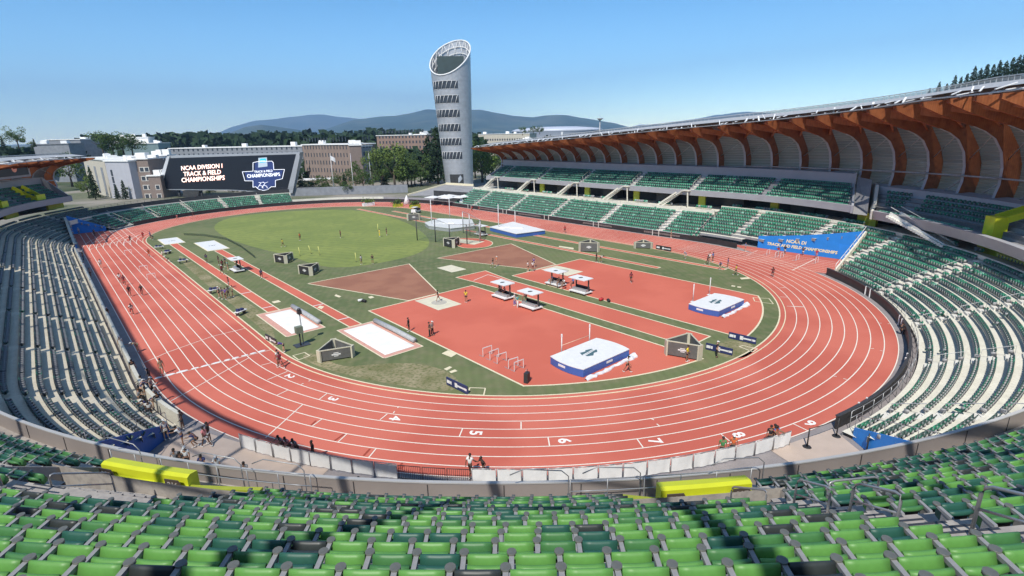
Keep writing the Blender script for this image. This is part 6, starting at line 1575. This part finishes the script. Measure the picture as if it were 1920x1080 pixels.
# ------------------------------------------------------------------ infield equipment
def hmat(x0, x1, y0, y1, h, lab):
    o = thing("landing_mat", lab, "landing mat", ((x0+x1)/2, (y0+y1)/2, 0), 0, "high jump landing mats"); L, Wd = x1-x0, y1-y0
    n = 8; pts = []
    for i in range(n+1): t = i/n*2-1; pts.append((L/2+.35*(1-t*t), t*Wd/2))
    for i in range(n+1): t = 1-i/n*2; pts.append((-L/2-.35*(1-t*t), t*Wd/2))
    MB().prism(pts, .03, h-.06).build("side_skirt", BLUEM, o); MB().prism([(a*1.004, b*1.006) for a, b in pts], h-.06, h).build("top_pad", WHT, o)
    mb = MB()
    TEAL = M("slate teal print", (.07, .14, .16), .6, .1, 3)
    e = [(-1.25, .1), (-.9, .55), (-.2, .42), (.1, .6), (.9, .45), (1.15, .0), (.7, -.3), (.2, -.25), (-.4, -.55), (-1.0, -.35)]
    mb.flat([(a*.9, b*1.25) for a, b in e], h+.004); c = mb.build("printed_crest", TEAL, o)
    mb = MB(); mb.flat([(-1.15, -.22), (1.0, .12), (.98, .42), (-1.1, .12)], h+.009); text_mb(mb, "T", .01, Matrix.Translation((0, 0, -5))); mb.build("crest_banner", WHT, c)
    mb = MB(); text_mb(mb, "CHAMPIONS", .27, frame((-.06, .11, h+.013), (1, .16, 0), (-.16, 1, 0))); mb.build("crest_lettering", TEAL, c)
    mb = MB(); mb.box(-L/2-.33, .3, h*.45, .06, .9, .22); mb.box(-L/2+L*.55, -Wd/2-.02, h*.45, .9, .05, .2); mb.build("maker_patch", WHT, o)
    return o
hmat(-17.1, -10.1, -70.2, -65.9, .85, "big white topped blue landing mat nearest the camera beside an upright pair")
hmat(7.6, 14.1, -70.4, -66.3, .8, "white topped blue landing mat on the farther red apron")
SH_ = M("translucent white sheeting", (.74, .75, .78), .3, .1, 5)
for (a, b, lab) in (((-17.4, -70.75), (-9.6, -70.6), "crumpled white plastic sheet rolled along the near mat's front edge"), ((7.6, -70.9), (14.6, -70.7), "crumpled white sheet rolled along front of the farther mat")):
    mb = MB(); n = 18; rs = random.Random(4); vs = []
    for i in range(n+1):
        t = i/n; x = a[0]+(b[0]-a[0])*t; y = a[1]+(b[1]-a[1])*t+rs.uniform(-.1, .1); w_ = .22+rs.uniform(-.05, .06)+(.12 if i > n-3 else 0)
        for k in range(7): q = pi*k/6; vs.append((x+rs.uniform(-.05, .05), y+cos(q)*w_, .02+sin(q)*w_*rs.uniform(.6, 1.1)))
    mb.add(vs, [(i*7+k, i*7+k+1, (i+1)*7+k+1, (i+1)*7+k) for i in range(n) for k in range(6)], 0, False); tag(mb.build("mat_cover", SH_), lab, "mat cover")
def uprights(p0, p1, h, lab, bar=1.3):
    a, b = G(*p0), G(*p1); o = thing("jump_stand", lab, "jump stand", ((a[0]+b[0])/2, (a[1]+b[1])/2, 0)); ox, oy = (a[0]+b[0])/2, (a[1]+b[1])/2
    for q in (a, b):
        mb = MB(); mb.box(q[0]-ox, q[1]-oy, 0, .5, .5, .06); mb.cyl(q[0]-ox, q[1]-oy, .06, h, .055, 8); mb.box(q[0]-ox, q[1]-oy, h-.35, .14, .1, .3); mb.build("upright", WHT, o)
    if bar: mb = MB(); mb.tube([(a[0]-ox, a[1]-oy, bar), (b[0]-ox, b[1]-oy, bar)], .03, 6); mb.build("crossbar", M("orange white bar", (.75, .5, .35), .5, .3, 1.5), o)
uprights((1053, 669), (1105, 649), 2.5, "pair of white uprights with a thin bar behind the near landing mat", 1.25)
uprights((1299, 566), (1330, 553), 2.5, "pair of white uprights behind the farther landing mat", None)
# pole vault pits
def vpit(pix, h, lab, blue):
    pts = [G(*p) for p in pix]; cx = sum(p[0] for p in pts)/len(pts); cy = sum(p[1] for p in pts)/len(pts)
    o = thing("vault_pit", lab, "landing mat", (cx, cy, 0), 0, "pole vault landing pits"); q = [(p[0]-cx, p[1]-cy) for p in pts]
    MB().prism(q, .03, h).build("foam_base", BLUEM if blue else GROLL, o); rs = random.Random(8)
    mb = MB(); mb.prism([(a*1.02, b*1.02) for a, b in q], h, h+.12); mb.build("cover", WHT, o)
    for k in range(3): mb = MB(); mb.box(q[0][0]*(.5-.3*k), q[0][1]*(.4-.3*k), h+.1, 2.2, 1.4, .22, rot=k, top=.7); mb.build("cover_fold", WHT, o)
vpit([(797, 424), (824, 416), (884, 418), (890, 430), (845, 435), (805, 430)], .8, "white covered vault pit seen through the throwing cage netting", False)
vpit([(919, 433), (962, 423), (1022, 439), (968, 446)], .85, "white covered vault pit with a blue side right of the throwing cage", True)
for px, yb, yt, lab in ((810, 426, 374, "tall white vault upright left of the throwing cage"), (844, 414, 368, "tall thin vault upright with flat head behind the first vault pit"), (935, 433, 383, "tall white vault upright at left corner of blue sided vault pit"), (966, 424, 396, "shorter white vault upright behind the blue sided pit")):
    g = G(px, yb); rg = math.hypot(g[0]-CAM[0], g[1]-CAM[1]); h = AR(px, yt, rg)[2]; o = thing("vault_upright", lab, "upright", (g[0], g[1], 0))
    mb = MB(); mb.box(0, 0, 0, .8, .8, .08); mb.build("base", METAL, o); mb = MB(); mb.cyl(0, 0, .08, h, .09, 8, r2=.07); mb.build("post", WHT, o)
# throwing cage
g = G(862, 452); cg = thing("throwing_cage", "tall netted throwing cage with grey posts at right edge of bright green field", "cage", (g[0], g[1], 0)); NET = sheer("cage netting", (.10, .16, .12), .80, .8)
cp = [(-6.0, 7.5, 5), (-4.2, 3.0, 5), (-3.6, -1.5, 4.2), (-1.0, -4.0, 4.2), (2.4, -4.0, 4.2), (4.6, -1.5, 4.2), (5.2, 3.2, 5), (6.5, 7.5, 5)]
for x, y, h in cp: mb = MB(); mb.cyl(x, y, 0, h, .11, 8); mb.build("post", DMETAL if x < 0 else METAL, cg)
for (a, b, h), (c, d, h2) in zip(cp, cp[1:]):
    mb = MB(); mb.add([(a, b, .05), (c, d, .05), (c, d, h2), (a, b, h)], [(0, 1, 2, 3)]); mb.build("net_panel", NET, cg)
    mb = MB(); mb.tube([(a, b, h), (c, d, h2)], .05, 6); mb.build("top_rail", METAL, cg)
area("cage_apron", smooth([G(*p) for p in [(842, 452), (860, 446), (900, 447), (921, 452), (925, 457), (915, 463), (885, 466), (862, 464)]]), RUNWAY, .008, CREAM, .18)
area("throwing_circle_pad", [G(*p) for p in [(848, 453), (862, 448), (909, 453), (889, 459)]], MATS["cream concrete pad"], .02)
# three-sided sponsor stands
PRN = M("sponsor panel grey", (.12, .12, .115), .6, .15, 2); PRN2 = M("sponsor panel dark", (.035, .035, .04), .5, .15, 2); TRIM = M("cream trim", (.55, .52, .40), .7, .05, 1)
def kiosk(px, py, side, h, ang, lab, mats=(PRN, PRN, PRN)):
    x, y = G(px, py); to = math.atan2(CAM[1]-y, CAM[0]-x); o = thing("sponsor_stand", lab, "sponsor stand", (x, y, 0), to+rad(ang), "three sided sponsor stands on the infield")
    R_ = side/math.sqrt(3); V = [(R_*cos(a), R_*sin(a)) for a in (0, 2*pi/3, 4*pi/3)]
    for i in range(3):
        a, b = V[i], V[(i+1) % 3]; d = Vector((b[0]-a[0], b[1]-a[1])).normalized(); a2 = Vector(a)+d*.28; b2 = Vector(b)-d*.28; n = Vector((d[1], -d[0]))
        mb = MB(); mb.bar((a2[0], a2[1], h/2+.06), (b2[0], b2[1], h/2+.06), .06, h-.14); p = mb.build("panel", mats[i], o)
        mid = (a2+b2)/2+n*.04; mb = MB(); f = frame((mid[0], mid[1], h*.52), (d[0], d[1], 0), (0, 0, 1))
        for w_, hh, dz in ((.9, .14, 0), (.5, .09, .17), (.42, .09, -.17)): mb.add([f @ Vector(q) for q in ((-w_/2, dz-hh/2, 0), (w_/2, dz-hh/2, 0), (w_/2, dz+hh/2, 0), (-w_/2, dz+hh/2, 0))], [(0, 1, 2, 3)])
        mb.build("printed_mark", WHT, p)
        mb = MB(); mb.bar((a2[0], a2[1], h), (b2[0], b2[1], h), .12, .09); mb.build("top_trim", TRIM, o)
        c = Vector(V[i]); mb = MB(); mb.box(c[0]*.9, c[1]*.9, 0, .16, .62, h+.04, rot=2*pi*i/3); mb.build("corner_post", TRIM, o)
    mb = MB(); mb.flat([(v[0]*.82, v[1]*.82) for v in V], .25); mb.build("floor", GROLL, o)
D2 = (PRN2, PRN, PRN)
kiosk(534, 491, 3.3, 1.5, 6, "three sided sponsor stand, upper left of the two on green field edge", (PRN, PRN2, PRN2)); kiosk(581, 513, 3.3, 1.5, 6, "three sided sponsor stand, lower right of the two on green field edge", (PRN, PRN2, PRN2))
kiosk(630, 668, 3.7, 1.25, 62, "low wedge shaped sponsor stand on worn grass below the sand pits"); kiosk(1283, 664, 3.7, 1.6, 50, "open topped three sided stand behind the person in yellow")
kiosk(848, 462, 3.4, 1.7, 8, "dark three sided sponsor stand in front of the throwing cage", (PRN2, PRN2, PRN2)); kiosk(776, 412, 3.6, 1.7, 60, "small three sided stand at far right rim of bright green field")
kiosk(1105, 470, 4.0, 1.8, 55, "grey three sided stand beside the javelin runway"); kiosk(1206, 464, 3.6, 1.2, 60, "grey three sided stand on inner edge of the back straight")
# low sponsor boards
def lboard(p0, p1, h, lab, mat):
    a, b = G(*p0), G(*p1); dx, dy = b[0]-a[0], b[1]-a[1]; L = math.hypot(dx, dy); o = thing("sponsor_board", lab, "sponsor board", ((a[0]+b[0])/2, (a[1]+b[1])/2, 0), math.atan2(dy, dx))
    mb = MB(); mb.box(0, 0, .04, L, .10, h); pn = mb.build("panel", mat, o); mb = MB()
    s_ = -1
    for t, w_, hh in ((-.38, .5, .3), (-.28, .25, .3), (-.02, .35, .42), (.2, 1.0, .16), (.4, .45, .2)): mb.box(t*L, s_*.056, .04+h/2-hh/2, w_, .01, hh)
    mb.build("printed_mark", WHT, pn); mb = MB(); mb.box(-L/2+.3, .25, 0, .06, .6, .05); mb.box(L/2-.3, .25, 0, .06, .6, .05); mb.build("foot", DMETAL, o)
NV = M("navy board", (.025, .035, .12), .5, .15, 1)
lboard((838, 721), (877, 740), .75, "navy sponsor board with white emblem on the near kerb grass", NV); lboard((1323, 655), (1373, 667), .7, "low dark sponsor board, nearer of two by right bend grass", NV); lboard((1366, 634), (1417, 646), .7, "low dark sponsor board, farther of two at corner of red apron", NV)
lboard((1230, 467), (1258, 472), .8, "black board with three pale emblems on the inner edge of back straight", BLACKW); lboard((499, 637), (519, 648), .7, "small dark framed board beside the inner kerb by long jump pit", PRN2)
# shade canopies on wheeled benches
def shelter(px, py, lab, rz=0):
    x, y = G(px, py, 2.25); o = thing("shade_canopy", lab, "shade canopy", (x, y, 0), rz, "wheeled bench canopies")
    mb = MB(); mb.box(0, 0, 2.2, 1.95, 3.0, .10); rf = mb.build("roof", WHT, o); mb = MB(); mb.flat([(.36*cos(t*pi/6), .3*sin(t*pi/6)) for t in range(12)], 2.306); mb.build("roof_emblem", PRN, rf)
    for a in (-1, 1): mb = MB(); mb.box(.35, a*1.15, .35, .14, .16, 1.85); mb.build("post", DMETAL, o)
    mb = MB(); mb.box(0, 0, .28, 1.7, 3.0, .12); mb.build("platform", WHT, o)
    mb = MB(); mb.box(-.1, 0, .40, .5, 2.6, .34); mb.build("bench", METAL, o); mb = MB(); mb.box(.42, 0, .42, .06, 2.6, .65); mb.build("bench_back", PRN2, o)
    for a in (-1, 1):
        for b in (-1, 1): mb = MB(); mb.tube([(a*.75-.06, b*1.2, .15), (a*.75+.06, b*1.2, .15)], .15, 10); mb.build("wheel", DMETAL, o)
for px, py, lab in ((942, 530, "white roofed bench canopy with seated people, left of nearest pair"), (994, 547, "white roofed bench canopy nearest the camera, right of nearest pair"), (1042, 508, "white roofed bench canopy overlapping the far circle pad"), (1089, 521, "white roofed bench canopy casting shadow on farther red apron"), (441, 485, "white roofed bench canopy between the long jump runways"), (901, 423, "small white roofed canopy beside the throwing cage")): shelter(px, py, lab)
for px, py, sh, lab in ((940, 549, W_, "person in white sitting left under the canopy by near strip"), (947, 553, 'pink', "person in pink sitting right under the canopy by near strip"), (985, 562, 'grey', "person in grey sitting under the nearest canopy"), (1036, 531, 'navy', "person in navy sitting under the canopy by far circle pad"), (1049, 535, K_, "person in black sitting right under the canopy by far circle pad"), (1058, 538, W_, "person in white sitting between the two farther canopies"), (1075, 537, 'blue', "person in blue sitting left of the rightmost canopy"), (446, 497, 'maroon', "person in maroon sitting under the runway canopy")):
    x, y = G(px, py, .4); person(x, y, .32, 'sit', 75, sh, K_, 's', 1, None, lab)
# hurdles
def hurdle(x, y, rz, lab, grp, h=1.0):
    o = thing("hurdle", lab, "hurdle", (x, y, 0), rz, grp)
    for a in (-1, 1): mb = MB(); mb.box(a*.58, 0, .03, .05, .05, h-.08); mb.build("upright", WHT, o); mb = MB(); mb.box(a*.58, .32, 0, .05, .7, .05); mb.build("foot", METAL, o)
    mb = MB(); mb.box(0, 0, h-.07, 1.2, .03, .09); mb.build("crossbar", WHT, o)
for i, (p, q) in enumerate((((906, 669.5), (922, 664)), ((919, 676), (935, 670)), ((933, 682.5), (949, 677)), ((955, 692), (970, 687)), ((965, 697), (981, 691)))):
    a, b = G(*p), G(*q); hurdle((a[0]+b[0])/2, (a[1]+b[1])/2, math.atan2(b[1]-a[1], b[0]-a[0]), "white hurdle standing on the near red apron, %s from the left" % ORD[i], "hurdles on the near red apron")
for i, (px, py) in enumerate(((237, 462), (246, 477), (273, 508), (290, 523))): x, y = G(px, py); x = -(R0+LW*(round((-x-R0)/LW-.5)+.5)); hurdle(x, y, 0, "white hurdle in middle lanes of home straight, %s counting from the far end" % ORD[i], "hurdles on the home straight")
for i, (px, py) in enumerate(((1456, 482), (1466, 483), (1495, 488), (1531, 493), (1440, 478))): x, y = G(px, py); hurdle(x, y, 0, "white hurdle before the blue wall, number %s from the right" % ORD[(3, 2, 1, 0, 4)[i]], "hurdles before the blue wall")
# camera stand, cart, case, posts
x, y = G(565, 646); o = thing("camera_stand", "green box camera unit on posts with tall mast between the pits", "camera stand", (x, y, 0))
mb = MB(); mb.box(-.15, -.3, 1.5, .75, .6, .75); mb.build("cabinet", M("grey green cabinet", (.16, .19, .14), .6, .1, 2), o); mb = MB(); mb.cyl(-.15, -.3, 0, 1.5, .09, 8); mb.build("leg", DMETAL, o)
mb = MB(); mb.cyl(.35, .3, 0, 3.7, .06, 8); mb.build("mast", GRYB, o); mb = MB(); mb.box(.35, .3, 3.45, .4, .5, .4); mb.cyl(.35, .3, 3.85, 4.05, .2, 8); mb.build("camera_head", PRN2, o); mb = MB(); mb.box(0, -.2, 0, 1.6, 1.2, .08); mb.build("base_plate", DMETAL, o)
x, y = G(780, 400); o = thing("utility_cart", "small white and dark utility cart parked on grass by far bend", "cart", (x, y, 0), .5)
mb = MB(); mb.box(0, 0, .45, 3.0, 1.5, .5); mb.box(-1.0, 0, .95, .9, 1.4, .35); mb.build("body", WHT, o); mb = MB(); mb.box(-.4, 0, 1.85, 1.7, 1.45, .08); mb.build("roof", WHT, o)
mb = MB()
for a in (-1.15, .4):
    for b in (-.65, .65): mb.box(a, b, .95, .06, .06, .95)
mb.build("roof_frame", DMETAL, o); mb = MB(); mb.box(.95, 0, .95, 1.3, 1.4, .55); mb.build("cargo", PRN2, o); mb = MB(); mb.box(-.3, 0, .95, .5, 1.2, .45); mb.build("seat", DMETAL, o)
for a in (-1, 1):
    for b in (-.78, .78): mb = MB(); mb.tube([(a, b-.12, .34), (a, b+.12, .34)], .34, 12); mb.build("wheel", DMETAL, o)
x, y = G(988, 717); o = thing("suitcase", "black wheeled suitcase standing on the corner of near red apron", "suitcase", (x, y, 0), .4)
mb = MB(); mb.box(0, 0, .06, .62, .4, .95, top=.93); mb.build("body", PRN2, o); mb = MB(); mb.tube([(-.16, 0, 1), (-.16, 0, 1.3), (.16, 0, 1.3), (.16, 0, 1)], .02, 6); mb.build("handle", METAL, o)
for a in (-1, 1): mb = MB(); mb.tube([(a*.24, -.03, .06), (a*.24, .03, .06)], .06, 8); mb.build("wheel", DMETAL, o)
for i, (px, py, rz_2) in enumerate(((563, 480, .2), (584, 476, .7), (600, 478, .3), (668, 491, 0), (708, 433, -.5))):
    x, y = G(px, py); o = thing("marker_stick", ("leftmost yellow marker stick on bright green field", "middle slanted yellow marker stick on bright green field", "right yellow marker stick of three on bright green field", "thin yellow stick near two people on field edge", "short slanted yellow stick by the pale yellow figure")[i], "marker stick", (x, y, 0))
    mb = MB(); mb.tube([(0, 0, 0), (-.5*rz_2, .1, 1.7)], .05, 6); mb.build("stick", M("yellow stick paint", (.72, .70, .22), .5, 0), o); mb = MB(); mb.cyl(0, 0, 0, .06, .14, 10); mb.build("foot", DMETAL, o)
KP = []
for i, (px, py, h) in enumerate(((1513, 838, 1.5), (1568, 818, 1.5), (1624, 849, 1.5))):
    x, y = G(px, py); KP.append((x, y)); o = thing("queue_post", "black rope post at the gap in the boundary wall, %s from the left" % ORD[i], "post", (x, y, 0), 0, "black rope posts")
    mb = MB(); mb.cyl(0, 0, .06, h, .05, 8); mb.build("pole", BLACKW, o); mb = MB(); mb.cyl(0, 0, 0, .06, .32, 12, r2=.26); mb.build("base", BLACKW, o)
mb = MB(); (a, b), (c, d) = KP[0], KP[1]; mb.tube([(a, b, 1.45), ((a+c)/2, (b+d)/2, 1.38), (c, d, 1.45)], .03, 6); tag(mb.build("queue_rope", BLACKW), "dark cord strung between two black posts above tan floor", "rope")
# white fence along the near bend
fcn = 0
for k in range(25):
    a0_, a1_ = -67.6+k*1.99, -67.6+(k+1)*1.99-.12
    blk = 8 <= k <= 10
    (x0, y0), (x1, y1) = P('N', a0_, 48.0), P('N', a1_, 48.0); L = math.hypot(x1-x0, y1-y0); rz = math.atan2(y1-y0, x1-x0)
    if blk:
        o = thing("crowd_barrier", "black barred crowd barrier on the near track edge, %s from the left" % ORD[k-8], "barrier", ((x0+x1)/2, (y0+y1)/2, 0), rz, "black crowd barriers")
        mb = MB(); mb.tube([(-L/2, 0, .1), (-L/2, 0, 1.1), (L/2, 0, 1.1), (L/2, 0, .1), (-L/2, 0, .12)], .03, 6); mb.build("frame", BLACKW, o); mb = MB()
        for i in range(12): mb.cyl(-L/2+L*(i+.5)/12, 0, .12, 1.1, .014, 5)
        tag(mb.build("bars", BLACKW, o), kind="stuff")
    else:
        fcn += 1; o = thing("fence_panel", "white cloth fence panel along near track edge, panel %d from the left" % fcn, "fence", ((x0+x1)/2, (y0+y1)/2, 0), rz, "white cloth fence panels")
        mb = MB(); n = 8; vs = []; rs = random.Random(k)
        for i in range(n+1):
            for z in (.08, .55, 1.12): vs.append((-L/2+L*i/n, rs.uniform(-.05, .05), z))
        mb.add(vs, [(i*3+j, i*3+j+1, (i+1)*3+j+1, (i+1)*3+j) for i in range(n) for j in range(2)], 0, True); mb.build("cloth", WHT, o)
        for a in (-1, 1): mb = MB(); mb.cyl(a*L/2, 0, 0, 1.2, .03, 6); mb.build("post", METAL, o)
        mb = MB(); mb.tube([(-L/2, 0, 1.17), (L/2, 0, 1.17)], .03, 6); mb.build("top_rail", METAL, o)
mb = MB(); pts_ = [G(*p) for p in ((345, 441), (385, 443), (425, 450), (452, 464), (478, 484))]
for p, q in zip(pts_, pts_[1:]): mb.bar((p[0], p[1], .3), (q[0], q[1], .3), .03, .5)
tag(mb.build("low_net_fence", NET_), "low dark green net fence on turf behind the far pit covers", "fence")
# gantry and tables at the top of the far chute
x, y = G(215, 424); o = thing("timing_gantry", "dark low truss over the top of the far straight chute", "gantry", (x, y, 0), -.35)
mb = MB()
for z in (2.2, 2.7): mb.tube([(-4, 0, z), (4, 0, z)], .06, 6)
for i in range(9): mb.tube([(-4+i, 0, 2.2), (-3.5+i if i < 8 else 4, 0, 2.7)], .04, 5)
mb.build("truss", DMETAL, o)
for a in (-4, 4): mb = MB(); mb.box(a, 0, 0, .14, .14, 2.7); mb.build("leg", DMETAL, o)
for i, (px, py) in enumerate(((299, 467), (344, 493), (402, 549), (452, 590), (315, 476))):
    x, y = G(px, py); o = thing("equipment_table", "low pale equipment table by the inner kerb, %s from the far end" % ORD[(0, 2, 3, 4, 1)[i]], "table", (x, y, 0), .2*i, "equipment tables along the inner kerb")
    mb = MB(); mb.box(0, 0, .5, 1.7, .7, .06); mb.build("top", WHT, o); mb = MB(); mb.box(-.6, 0, 0, .06, .5, .5); mb.box(.6, 0, 0, .06, .5, .5); mb.build("legs", DMETAL, o); mb = MB(); mb.box(.2, 0, .56, .5, .4, .25); mb.box(-.4, .1, .56, .3, .3, .35, rot=.4); mb.build("bags", CL['navy'], o)
for i, (px, py) in enumerate(((682, 641), (967, 583), (964, 577), (1127, 563), (1141, 566), (1160, 554))):
    pass
for i, (px, py, c_, lab) in enumerate(((1127, 564, 'red', "small red kit bag on the grass strip right of canopies"), (1141, 566, K_, "small black kit bag beside a red one on grass strip"), (683, 567, K_, "small dark kit bag on the turf below clay sector"), (676, 566, W_, "small white kit bag beside a dark one below clay sector"))):
    x, y = G(px, py); o = thing("kit_bag", lab, "bag", (x, y, 0), i); mb = MB(); mb.tube([(-.3, 0, .2), (-.1, 0, .24), (.15, 0, .24), (.32, 0, .19)], .2, 8); mb.build("bag", CL[c_], o); mb = MB(); mb.tube([(-.15, 0, .4), (0, 0, .52), (.15, 0, .4)], .02, 5); mb.build("handle", DMETAL, o)
# ------------------------------------------------------------------ air
mb = MB(); mb.box(0, 4000, -1.0, 24000, 30000, 1500)
hz = mb.build("haze", None)
hm = bpy.data.materials.new("haze air"); hm.use_nodes = True; n_ = hm.node_tree; n_.nodes.remove(n_.nodes["Principled BSDF"])
pv = n_.nodes.new("ShaderNodeVolumePrincipled"); pv.inputs["Density"].default_value = 9.0e-5; pv.inputs["Color"].default_value = (.42, .66, 1, 1); pv.inputs["Anisotropy"].default_value = 0.0
n_.links.new(pv.outputs[0], n_.nodes["Material Output"].inputs["Volume"])
hz.data.materials.clear(); hz.data.materials.append(hm); hz["kind"] = "stuff"; hz["label"] = "pale blue air haze over the whole scene"; hz["category"] = "haze"
